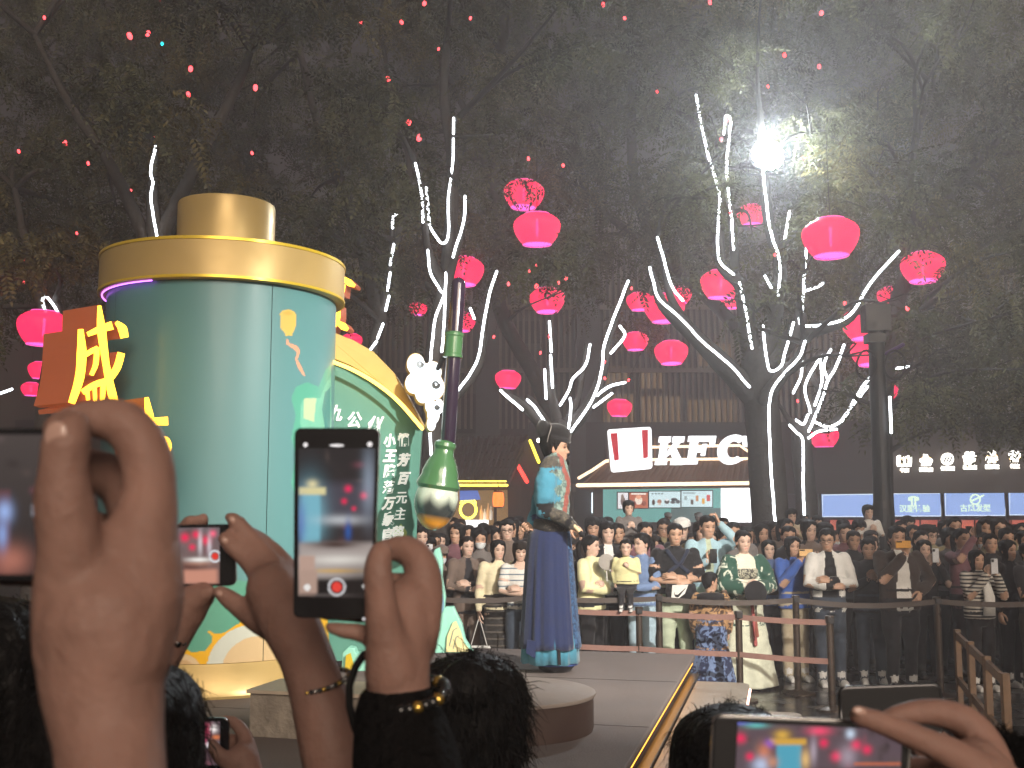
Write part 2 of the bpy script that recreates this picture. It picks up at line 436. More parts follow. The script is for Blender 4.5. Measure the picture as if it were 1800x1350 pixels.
ART = [
 # lotus leaf cloud on the right flank
 (art_poly([(520, 680), (512, 700), (520, 730), (512, 770), (520, 800), (512, 850), (530, 900), (540, 940), (582, 960), (582, 640), (572, 650), (560, 680), (540, 672)]), srgb('58a892')),
 (art_poly([(530, 705), (527, 740), (534, 770), (545, 800), (582, 830), (582, 660), (572, 676), (562, 700), (545, 698)]), srgb('74bca4')),
 (art_poly([(535, 700), (533, 735), (552, 742), (556, 700)]), srgb('b5c9a5')),
 (art_poly([(571, 690), (566, 720), (572, 760), (580, 780), (581, 680)]), srgb('4c8f8c')),
 # sky lantern with ribbon
 (art_poly([(492, 552), (496, 546), (507, 544), (517, 547), (521, 554), (519, 578), (514, 586), (514, 591), (501, 590), (500, 585), (494, 578)]), srgb('d9b95f')),
 (art_poly([(496, 550), (507, 547), (516, 550), (507, 555)]), srgb('d9a84e')),
 (art_poly([(505, 594), (509, 603), (522, 608), (528, 616), (523, 632), (530, 645), (537, 662), (531, 658), (523, 645), (519, 632), (522, 618), (510, 610), (502, 604)]), srgb('e2a183')),
 # foot: green hill, yellow ground, white and tan bows
 (art_poly([(180, 1050), (300, 1010), (420, 1020), (575, 1040), (580, 1180), (180, 1190)]), srgb('579f86')),
 (art_poly([(200, 1110), (300, 1090), (312, 1130), (335, 1146), (360, 1145), (372, 1130), (373, 1118), (366, 1112), (367, 1107), (378, 1114), (395, 1112), (420, 1096), (440, 1080), (575, 1075), (580, 1190), (200, 1200)]), srgb('e8b100')),
 (art_poly(arc_px(455, 1178, 92, 82, 180, 360)), srgb('c9cfc2')),
 (art_poly(arc_px(458, 1180, 68, 62, 180, 360)), srgb('d3b98c')),
 (art_poly(arc_px(322, 1182, 32, 32, 180, 360)), srgb('d8bf95')),
 (art_poly(arc_px(322, 1182, 22, 22, 180, 360)), srgb('c9a878')),
 (art_poly(arc_px(250, 1186, 52, 60, 180, 360)), srgb('c9cfc2')),
]
def paint_cyl(u, v):
    c = np.tile(TEAL, (len(u), 1))
    for poly, col in ART:
        c[inpoly(poly, u, v)] = col
    return c
M_scroll = vmat('scroll_print', rough=0.42, spec=0.5, coat=0.12, bump=0.06)
Z0, Z1 = .785, 3.56
seam = cyl_px(474, 700)[0]
cuts = [-125, -62, seam - .12, seam + .12, 62, 125]
painted('shell_panel', 130, 420, cylmap(.9), paint_cyl, M_scroll, scroll, ext=(-62.2, seam - .18, Z0, Z1))
painted('shell_panel', 120, 420, cylmap(.9), paint_cyl, M_scroll, scroll, ext=(seam + .18, 105, Z0, Z1))
painted('shell_panel', 60, 8, cylmap(.9), paint_cyl, M_scroll, scroll, ext=(105.3, 297.5, Z0, Z1))
autosmooth(MB().lathe([(.885, .60), (.885, 3.62)], (SCX, SCY, 0), 96).build('core', mat('seam_dark', srgb('27504e'), .6), scroll))
autosmooth(MB().lathe([(.94, SZ + .001), (.945, .56), (.925, .60), (.915, .74), (.912, .782), (.89, .7835)], (SCX, SCY, 0), 96).build('base_band', M_gold, scroll))
col_o = autosmooth(MB().lathe([(.905, 3.545), (.955, 3.545), (.965, 3.555), (.965, 3.85), (.955, 3.862), (.90, 3.864)], (SCX, SCY, 0), 120).build('collar', M_gold, scroll))
for (z0, z1) in ((3.548, 3.572), (3.832, 3.858)):
    autosmooth(MB().lathe([(.955, z0), (.972, z0 + .002), (.972, z1 - .002), (.955, z1)], (SCX, SCY, 0), 120).build('trim_ring', M_goldbright, col_o))
autosmooth(MB().lathe([(.39, 3.865), (.39, 4.33), (.385, 4.345), (.36, 4.352)], (SCX, SCY, 0), 96).build('cap', M_gold, scroll))
# violet wash light tucked under the collar (visible in the photograph at the left of the neck)
M_violet = glow('violet_strip', (0.55, 0.16, 1.0), 4.0)
vv = []
for k in range(24):
    a = R(-105 + k * 3.1) + math.atan2(-SCX, SCY) - math.pi / 2
    vv.append((SCX + .935 * math.cos(a), SCY + .935 * math.sin(a), 3.538))
MB().tube(vv, .0045, 6).build('violet_light_strip', M_violet, scroll)

# ---------------------------------------------------------------- unrolled sheet with calligraphy
M_sheet = mat('sheet_teal', srgb('4f8274'), 0.45, noise_amt=0.06, noise_scale=2)
M_sheet2 = mat('sheet_shape', srgb('4c8073'), 0.5)
M_ledgold = glow('led_gold_strip', (1.0, 0.6, 0.10), 4.5)
sheet = thing('unrolled_scroll_sheet', P(660, 1130, 6.5), 'teal unrolled scroll sheet with white calligraphy and a gold top band', 'stage prop')
YA, YB = 6.30, 6.75
led = [(560, 622), (583, 632), (620, 647), (660, 670), (700, 702), (742, 750)]
def shY(x): return YA + (YB - YA) * (x - 560) / 182
def sheet_slab(poly, dy, t, m, name, parent=sheet):
    fr = [P(x, y, shY(x)) + Vector((0, dy, 0)) for x, y in poly]
    return MB().prism(fr, (0, t, 0)).build(name, m, parent)
sheet_slab(led + [(735, 850), (728, 960), (722, 1150), (560, 1165)], 0, .10, M_sheet, 'sheet')
band = [(560, 578), (590, 588), (625, 602), (660, 622), (695, 658), (715, 690), (748, 752)]
bo = sheet_slab(band + [(x, y - 1) for x, y in led[::-1]], -.13, .30, mat('gold_matt', (.50, .34, .10), .55, metal=.1, noise_amt=.05), 'top_band'); bevel(bo, .008)
MB().tube(spline([P(x, y + 3, shY(x) - .165) for x, y in led], 5), .017, 6).build('light_strip', M_ledgold, sheet)
sheet_slab([(700, 780), (712, 800), (716, 850), (712, 900), (700, 930), (690, 960), (732, 962), (737, 760)], -.004, .01, M_sheet2, 'cloud_print')
sheet_slab([(690, 940), (705, 920), (716, 935), (712, 958), (694, 960)], -.008, .01, mat('lime_print', srgb('9bb56a'), .5), 'hill_print')
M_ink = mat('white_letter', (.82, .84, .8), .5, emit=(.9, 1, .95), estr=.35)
xd = (P(700, 800, shY(700)) - P(600, 800, shY(600))).normalized()
def glyphs(txt, pts, sz):
    for ch, (x, y) in zip(txt, pts):
        place_text('character', ch, S(sz, shY(x)), P(x, y, shY(x) - .012), xd, (random.uniform(-.1, .12), 0, 1), M_ink, sheet, depth=.004, shear=random.uniform(.05, .4), bold=random.uniform(.000, .006))
glyphs('九公似', [(588, 728), (622, 740), (656, 748)], 30)
glyphs('小王隆落万家官', [(684, 776), (683, 803), (683, 830), (682, 858), (681, 886), (681, 914), (680, 942)], 24)
glyphs('悄芳百元主菩', [(709, 775), (708, 810), (707, 842), (705, 876), (702, 905), (699, 938)], 23)

# ---------------------------------------------------------------- lit cloud signs
M_white = glow('cloud_face', (0.88, 0.95, 1.0), 2.4)
M_grey = mat('cloud_curl', srgb('9aa4ad'), .5)
def cloud(cx, cy, w, h, Y, lobes, label, curls):
    o = thing('cloud_sign', P(cx, cy, Y + .1), label, 'light sign', 'lit cloud signs on the scroll')
    pts = []
    # outline as the outer hull of overlapping lobes
    for k in range(72):
        a = 2 * math.pi * k / 72; best = 0
        for (lx, ly, lr) in lobes:
            b = math.cos(a) * lx + math.sin(a) * ly; q = lx * lx + ly * ly - lr * lr
            D = b * b - q
            if D >= 0: best = max(best, b + math.sqrt(D))
        pts.append((cx + best * math.cos(a) * w, cy + best * math.sin(a) * h))
    fr = [P(x, y, Y) for x, y in pts]
    MB().prism(fr, (-.025, .16, 0)).build('body', M_gold, o)
    fr2 = [P(cx + (x - cx) * .96, cy + (y - cy) * .96, Y - .004) for x, y in pts]
    MB().prism(fr2, (0, .006, 0)).build('lit_face', M_white, o)
    for (x, y, r) in curls:
        pp = [P(x + r * (1 - k / 26 * .7) * math.cos(k * .42), y + r * (1 - k / 26 * .7) * math.sin(k * .42), Y - .012) for k in range(24)]
        MB().tube(pp, .009, 5).build('curl', M_grey, o)
    return o
cloud(744, 665, 38, 46, 6.45, [(0, 0, .6), (-.35, -.55, .42), (.45, -.25, .42), (.5, .35, .5), (-.45, .2, .4), (0, .6, .38)], 'large glowing white cloud sign at the end of the gold band', [(738, 640, 6), (766, 676, 7)])
cloud(762, 728, 20, 32, 6.35, [(0, 0, .55), (-.3, -.5, .45), (.5, -.45, .42), (-.2, .55, .4)], 'small glowing white cloud sign hanging below the large one', [(768, 716, 4)])

# ---------------------------------------------------------------- giant brush
M_purple = mat('brush_handle', srgb('2a1f30'), .16, coat=.8)
M_green = mat('brush_green', srgb('446f47'), .2, coat=.7)
brush = thing('giant_brush', P(768, 930, 6.3), 'giant calligraphy brush with purple handle and green collar hanging tip down', 'stage prop')
YBR = 6.25
MB().tube([P(787, 780, YBR), P(806, 500, YBR)], S(13, YBR), 20).build('handle', M_purple, brush, smooth=True)
ax = (P(806, 500, YBR) - P(787, 780, YBR)).normalized()
rot = Vector((0, 0, 1)).rotation_difference(ax).to_matrix()
k = S(1, YBR)
autosmooth(MB().lathe([(13 * k, -24 * k), (18 * k, -22 * k), (18 * k, -17 * k), (16.5 * k, -15 * k), (16.5 * k, 15 * k), (18 * k, 17 * k), (18 * k, 21 * k), (14 * k, 24 * k)], P(797, 607, YBR), 32, axis=rot).build('grip_ring', M_green, brush))
ax2 = (P(781, 785, YBR) - P(768, 860, YBR)).normalized(); rot2 = Vector((0, 0, 1)).rotation_difference(ax2).to_matrix()
autosmooth(MB().lathe([(35 * k, -18 * k), (39 * k, -12 * k), (38 * k, -6 * k), (33 * k, 4 * k), (32 * k, 12 * k), (27 * k, 28 * k), (19 * k, 42 * k), (17 * k, 52 * k), (20 * k, 58 * k), (19 * k, 64 * k), (14 * k, 68 * k)], P(772, 842, YBR), 40, axis=rot2).build('ferrule', M_green, brush))
c0 = P(766, 884, YBR)
def egg(u, v):
    th_ = np.radians(u); t = v * math.pi
    prof = np.sin(t) * (1 - .12 * np.cos(t) * -1 * 0) ; zz = np.cos(t)
    rr = 38 * k * prof * (1.0 + .10 * zz)
    loc = np.stack([rr * np.cos(th_), rr * np.sin(th_), 48 * k * zz], 1)
    return loc @ np.array(rot2).T + np.array(c0)
def egg_paint(u, v):
    top = np.array(srgb('b9c4b4')); mid = np.array(srgb('2f3636')); tip = np.array(srgb('e8a020'))
    f = .38 + .07 * np.abs(np.sin(np.radians(u * 3.5)))
    a = np.clip((v - f) / .12, 0, 1)[:, None]; b = np.clip((v - .64) / .12, 0, 1)[:, None]
    return (top * (1 - a) + mid * a) * (1 - b) + tip * b
painted('bristle_tip', 64, 48, egg, egg_paint, vmat('bristle_print', rough=.12, spec=.6, coat=.8), brush, ext=(0, 360, 0.002, .998))
MB().tube([P(806, 500, YBR), P(800, 585, YBR + .01), P(745, 700, 6.62)], [.02, .022, .022], 8).build('bracket', mat('dark_steel', (.03, .03, .035), .4, metal=.7), brush)

# ---------------------------------------------------------------- mountain / crystal cutouts
M_mint = mat('mint_board', srgb('8fd0bd'), .4, noise_amt=.05)
M_paleblue = mat('pale_blue_board', srgb('7fb4cf'), .4, noise_amt=.1, noise_scale=3)
M_cream2 = mat('cream_board', srgb('d8cf9a'), .45, noise_amt=.1, noise_scale=3)
def crag(outline, face, Y, label, steps, m2=M_paleblue):
    o = thing('mountain_cutout', P(outline[0][0], outline[0][1], Y), label, 'stage prop', 'painted mountain cutouts')
    b = MB(); slab(b, outline, Y, .14); bevel(b.build('body', M_mint, o), .006)
    b = MB(); slab(b, face, Y - .018, .017); b.build('face_layer', m2, o)
    for s_ in steps:
        MB().tube([P(x, y, Y - .022) for x, y in s_], .003, 5).build('contour', mat('contour_line', srgb('5d7f86'), .5), o)
    return o
crag([(752, 1140), (752, 1030), (757, 985), (764, 966), (772, 962), (778, 985), (777, 1015), (783, 1050), (780, 1085), (786, 1140)],
     [(760, 1138), (761, 1040), (768, 1000), (775, 1000), (775, 1030), (781, 1060), (778, 1090), (783, 1138)], 6.75, 'tall mint and blue mountain cutout with gold tip beside the sheet', [[(765, 1020), (768, 1060), (764, 1110)]])
crag([(764, 1148), (766, 1110), (772, 1085), (782, 1068), (797, 1067), (803, 1080), (812, 1098), (818, 1125), (832, 1148)],
     [(784, 1146), (786, 1118), (796, 1094), (802, 1092), (810, 1110), (816, 1130), (828, 1146)], 6.5, 'low mint and cream mountain cutout at the foot of the tall one', [[(790, 1135), (797, 1108), (803, 1104)], [(797, 1140), (802, 1120), (806, 1118)]], M_cream2)
crag([(600, 1180), (602, 1148), (612, 1138), (622, 1140), (626, 1150), (640, 1144), (654, 1146), (672, 1180)], [(606, 1178), (608, 1152), (616, 1148), (624, 1178)], 5.7, 'small gold and cream cutout between the scroll and the sheet', [], M_goldbright)
# grey stone block in front of the scroll
blk = thing('stone_block', G(520, 1340, SZ), 'rough grey stone block on the stage in front of the scroll', 'block')
M_stone = mat('rough_stone', srgb('8d8478'), .8, noise_amt=.3, noise_scale=9, bump=.9, bump_scale=22)
MB().box((P(560, 1300, 4.6).x, 4.75 * KD, SZ + .125), (.78, .4, .248), R(-14)).build('block', M_stone, blk)
MB().box((P(565, 1300, 4.6).x, 4.75 * KD, SZ + .262), (.84, .46, .02), R(-14)).build('top_slab', mat('slab_pale', srgb('b9ab98'), .6, noise_amt=.1), blk)

# ---------------------------------------------------------------- lit box characters on the left
M_charface = glow('char_face', (1.0, 0.52, 0.03), 5.0)
M_charedge = mat('char_side', srgb('a85a42'), .5, emit=(1.0, .24, .07), estr=.14)
def stroke_poly(pts, ws):
    pts = [Vector((x, y, 0)) for x, y in spline([(a, b, 0) for a, b in pts], 4)] if False else [Vector((p[0], p[1], 0)) for p in spline([(a, b, 0) for a, b in pts], 4)]
    n = len(pts); L = []; Rr = []
    for i, p in enumerate(pts):
        t = (pts[min(i + 1, n - 1)] - pts[max(i - 1, 0)]); t.normalize() if t.length else None
        nrm = Vector((-t.y, t.x, 0)); f = i / (n - 1) * (len(ws) - 1); j = min(int(f), len(ws) - 2); w = ws[j] + (ws[j + 1] - ws[j]) * (f - j)
        L.append(p + nrm * w / 2); Rr.append(p - nrm * w / 2)
    return L + Rr[::-1]
def box_char(strokes, frame, depth, label, name='lit_character'):
    """strokes in photo pixels; frame(px,py)->3D on the sign plane"""
    o = thing(name, frame(*strokes[0][0][0]), label, 'light sign', 'lit box characters on the scroll')
    for j, (pts, ws) in enumerate(strokes):
        poly = stroke_poly(pts, ws)
        fr = [frame(p.x, p.y, -.0012 * j) for p in poly]
        cc = sum(fr, Vector()) / len(fr)
        MB().prism(fr, depth * (1 - .004 * j)).build('stroke_box', M_charedge, o)
        fr2 = [cc + (q - cc) * .985 - depth.normalized() * (.004 + .001 * j) for q in fr]
        MB().prism(fr2, depth.normalized() * .003).build('lit_stroke', M_charface, o)
    return o
def plane_frame(px0, Y0, ang):
    n = Vector((math.sin(ang), -math.cos(ang), 0)); p0 = P(px0, 700, Y0)
    def f(px, py, push=0):
        d = ray(px, py); o = Vector((0, 0, CAM_Z)); t = (p0 - o).dot(n) / d.dot(n)
        return o + d * t + n * push * -1
    return f, -n
fA, nA = plane_frame(170, 5.35, R(56))
box_char([([(174, 536), (178, 580), (186, 640), (196, 690), (205, 722)], [6, 16, 12, 15, 14]),
          ([(153, 588), (175, 579), (197, 572)], [8, 12, 15]),
          ([(203, 566), (214, 578), (218, 594)], [6, 16, 14]),
          ([(212, 620), (205, 645), (192, 665), (178, 676)], [13, 13, 12, 8]),
          ([(140, 578), (142, 620), (138, 665), (124, 710)], [9, 17, 16, 12]),
          ([(145, 626), (158, 618), (170, 612)], [8, 9, 9]),
          ([(168, 610), (166, 640), (158, 660)], [9, 9, 7]),
          ([(142, 690), (165, 676), (195, 668)], [10, 11, 12]),
          ([(150, 682), (152, 704)], [8, 6]), ([(163, 680), (164, 706)], [7, 6]), ([(178, 676), (176, 706)], [9, 8]),
          ([(124, 720), (165, 712), (210, 720)], [8, 9, 9])],
         fA, nA * .40, 'glowing yellow box character on the left of the scroll, upper one')
fB, nB = plane_frame(262, 5.10, R(46))
box_char([([(257, 698), (262, 730), (268, 760), (268, 790)], [7, 15, 11, 9]),
          ([(229, 750), (262, 742), (295, 740)], [8, 13, 15]),
          ([(275, 772), (290, 772), (294, 785), (288, 805), (278, 822)], [7, 10, 14, 12, 6]),
          ([(240, 772), (243, 800), (246, 824)], [8, 10, 9]),
          ([(244, 776), (262, 774), (284, 772)], [7, 7, 7]), ([(246, 820), (264, 818), (284, 818)], [8, 8, 8])],
         fB, nB * .28, 'glowing yellow box character lower down, half hidden behind the raised hand')
fC, nC = plane_frame(600, 6.95, R(-10))
box_char([([(600, 486), (614, 497), (624, 503)], [5, 12, 5]), ([(604, 500), (602, 520)], [8, 6]), ([(596, 536), (592, 562), (578, 585)], [6, 12, 10]),
          ([(592, 566), (604, 574), (612, 580)], [7, 13, 6]), ([(575, 480), (575, 580)], [8, 8])], fC, nC * .16, 'yellow lit character peeking out behind the right side of the scroll')
# ================================================================ lamps
M_black = mat('black_metal', (.018, .018, .02), .45, metal=.3, noise_amt=.2, noise_scale=12)
def aim(o, target):
    d = (Vector(target) - o.location).normalized(); o.rotation_euler = d.to_track_quat('-Z', 'Y').to_euler()
fl = thing('stage_floodlight', (4.9, 1.3, 0), 'stage floodlight on a tall black pole right of the audience', 'floodlight')
MB().tube([(4.9, 1.3, 0), (4.9, 1.3, 6.2)], .05, 12).build('pole', M_black, fl, smooth=True)
MB().box((4.9, 1.3, .03), (.5, .5, .06)).build('base_plate', M_black, fl)
MB().box((4.85, 1.36, 6.25), (.42, .30, .34), R(30)).build('lamp_housing', M_black, fl)
spd = bpy.data.lights.new('stage_beam', 'SPOT'); spo = bpy.data.objects.new('stage_beam', spd); COL.objects.link(spo)
spo.location = (4.70, 1.65, 6.12); spd.energy = 7600; spd.spot_size = R(44); spd.spot_blend = .75; spd.shadow_soft_size = .12; spd.color = (1, .93, .84)
aim(spo, (-.25, 11.1, 1.5))
spo.parent = fl; spo.matrix_parent_inverse = Matrix.Translation((-4.9, -1.3, 0))

# floodlight in the tree
FLY = 12.4
fl2 = thing('tree_floodlight', P(1348, 280, FLY), 'blazing white floodlight at the top of the big lit tree', 'floodlight')
c = P(1349, 272, FLY)
axl = Euler((R(90), 0, R(6))).to_matrix()
autosmooth(MB().lathe([(.05, -.20), (.20, -.17), (.29, -.06), (.295, .0), (.275, .005)], c, 36, axis=axl).build('lamp_housing', M_black, fl2))
for (lx, lz) in [(0, 0)] + [(.115 * math.cos(R(60 * k)), .115 * math.sin(R(60 * k))) for k in range(6)] + [(.215 * math.cos(R(30 * k + 15)), .215 * math.sin(R(30 * k + 15))) for k in range(12)]:
    MB().lathe([(.0001, .022), (.045, .018), (.052, .008)], c + axl @ Vector((lx, lz, 0)), 14, axis=axl).build('led_lens', glow('flood_white', (.86, .96, 1.0), 1500.0), fl2)
MB().tube([c + Vector((-.3, .1, -.1)), c + Vector((-.3, .12, -.3)), c + Vector((.3, .12, -.3)), c + Vector((.3, .1, -.1))], .018, 6).build('bracket', M_black, fl2)

# ================================================================ trees
M_bark = mat('bark', (.040, .034, .030), .85, noise_amt=.4, noise_scale=10, bump=.9, bump_scale=18)
M_led = glow('led_rope_white', (.90, .95, 1.0), 7.0)
def leafmat():
    m = bpy.data.materials.new('leaf'); m.use_nodes = True; nt = m.node_tree; L = nt.links
    nt.nodes.remove(nt.nodes['Principled BSDF']); b = nt.nodes.new('ShaderNodeBsdfDiffuse'); a = nt.nodes.new('ShaderNodeAttribute'); a.attribute_name = 'Col'
    L.new(a.outputs['Color'], b.inputs['Color'])
    t = nt.nodes.new('ShaderNodeBsdfTranslucent'); L.new(a.outputs['Color'], t.inputs['Color'])
    mx = nt.nodes.new('ShaderNodeMixShader'); mx.inputs[0].default_value = .35
    L.new(b.outputs[0], mx.inputs[1]); L.new(t.outputs[0], mx.inputs[2]); L.new(mx.outputs[0], nt.nodes['Material Output'].inputs['Surface'])
    return m
M_leaf = leafmat()
def base_spray(pairs=9, length=.42, lw=.036, ll=.098, seed=0):
    r = np.random.default_rng(seed); V = []
    for i in range(pairs * 2 + 1):
        k = i // 2; t = (k + .6) / pairs
        x = t * length; z = -.16 * t * t * length / .42 * 1.2
        s = 1 if i % 2 else -1
        if i == pairs * 2: d = np.array([1, 0, -.5]); s = 0
        else: d = np.array([.45 + r.normal() * .12, s * 1.0, -.25 + r.normal() * .25])
        d = d / np.linalg.norm(d); side = np.cross(d, [0, 0, 1]); side /= np.linalg.norm(side) + 1e-9
        side = side + np.array([0, 0, r.normal() * .35]); p = np.array([x, 0, z])
        l = ll * (.8 + .4 * r.random()) * (1 - .35 * abs(t - .45)); w = lw * (.8 + .4 * r.random())
        V += [p, p + d * l * .45 + side * w * .5, p + d * l + np.array([0, 0, -.012]), p + d * l * .45 - side * w * .5]
    return np.array(V)
SPR = [base_spray(9, seed=1), base_spray(10, .5, seed=2), base_spray(8, .36, seed=3)]
def rotmats(n, r):
    yaw = r.uniform(0, 2 * np.pi, n); pit = r.normal(.35, .45, n); rol = r.normal(0, .5, n)
    cyw, syw, cp, sp_, cr, sr = np.cos(yaw), np.sin(yaw), np.cos(pit), np.sin(pit), np.cos(rol), np.sin(rol)
    Z = np.zeros((n, 3, 3))
    Z[:, 0, 0] = cyw * cp; Z[:, 0, 1] = cyw * sp_ * sr - syw * cr; Z[:, 0, 2] = cyw * sp_ * cr + syw * sr
    Z[:, 1, 0] = syw * cp; Z[:, 1, 1] = syw * sp_ * sr + cyw * cr; Z[:, 1, 2] = syw * sp_ * cr - cyw * sr
    Z[:, 2, 0] = -sp_; Z[:, 2, 1] = cp * sr; Z[:, 2, 2] = cp * cr
    return Z
LN = [(1460, 418, 105, 'largest red lantern, right of the floodlight'), (1622, 470, 80, 'red lantern highest right of the black lamp post'), (1566, 521, 50, 'small red lantern half hidden in leaves right of the post top'),
 (1520, 569, 84, 'red lantern behind the post head, above the loops of cable'), (1530, 619, 72, 'red lantern behind the coiled cable of the black post'), (1556, 688, 46, 'red lantern peeking out right of the black post'),
 (1321, 378, 54, 'red lantern just below the floodlight'), (1267, 500, 76, 'red lantern in the left limbs of the big tree'), (1288, 528, 44, 'small red lantern tucked behind the one in the big tree'),
 (1168, 542, 76, 'red lantern behind the long left limb of the big tree'), (1195, 519, 44, 'small red lantern above the long left limb of the big tree'), (1124, 530, 48, 'red lantern near the tip of the lit tree behind the performer'),
 (1117, 600, 48, 'small red lantern with leaves over its top, left of the low round one'), (1180, 620, 62, 'red lantern hanging low above the kiosk letters'), (1089, 717, 46, 'red lantern hanging lowest above the striped sign'),
 (893, 667, 48, 'red lantern over the dark roof of the left kiosk'), (962, 528, 66, 'red lantern above the tree behind the performer'), (944, 403, 88, 'large red lantern in the middle below the leaf covered one'),
 (921, 342, 76, 'red lantern in the middle seen through leaves'), (815, 477, 76, 'red lantern in front of the tree behind the giant brush'), (812, 566, 50, 'red lantern cut by the dark handle of the giant brush'),
 (77, 577, 94, 'large red lantern at the far left'), (72, 651, 46, 'red lantern under the large far left one'), (55, 684, 36, 'small red lantern lowest at the far left'), (1448, 768, 54, 'red lantern below the slim lit tree, near the black wall'),
 (618, 600, 40, 'red lantern peeking over the gold band of the unrolled sheet'), (1375, 606, 34, 'narrow red lantern in the fork of the big tree'), (735, 543, 34, 'small red lantern in the leaves left of the brush tree')]
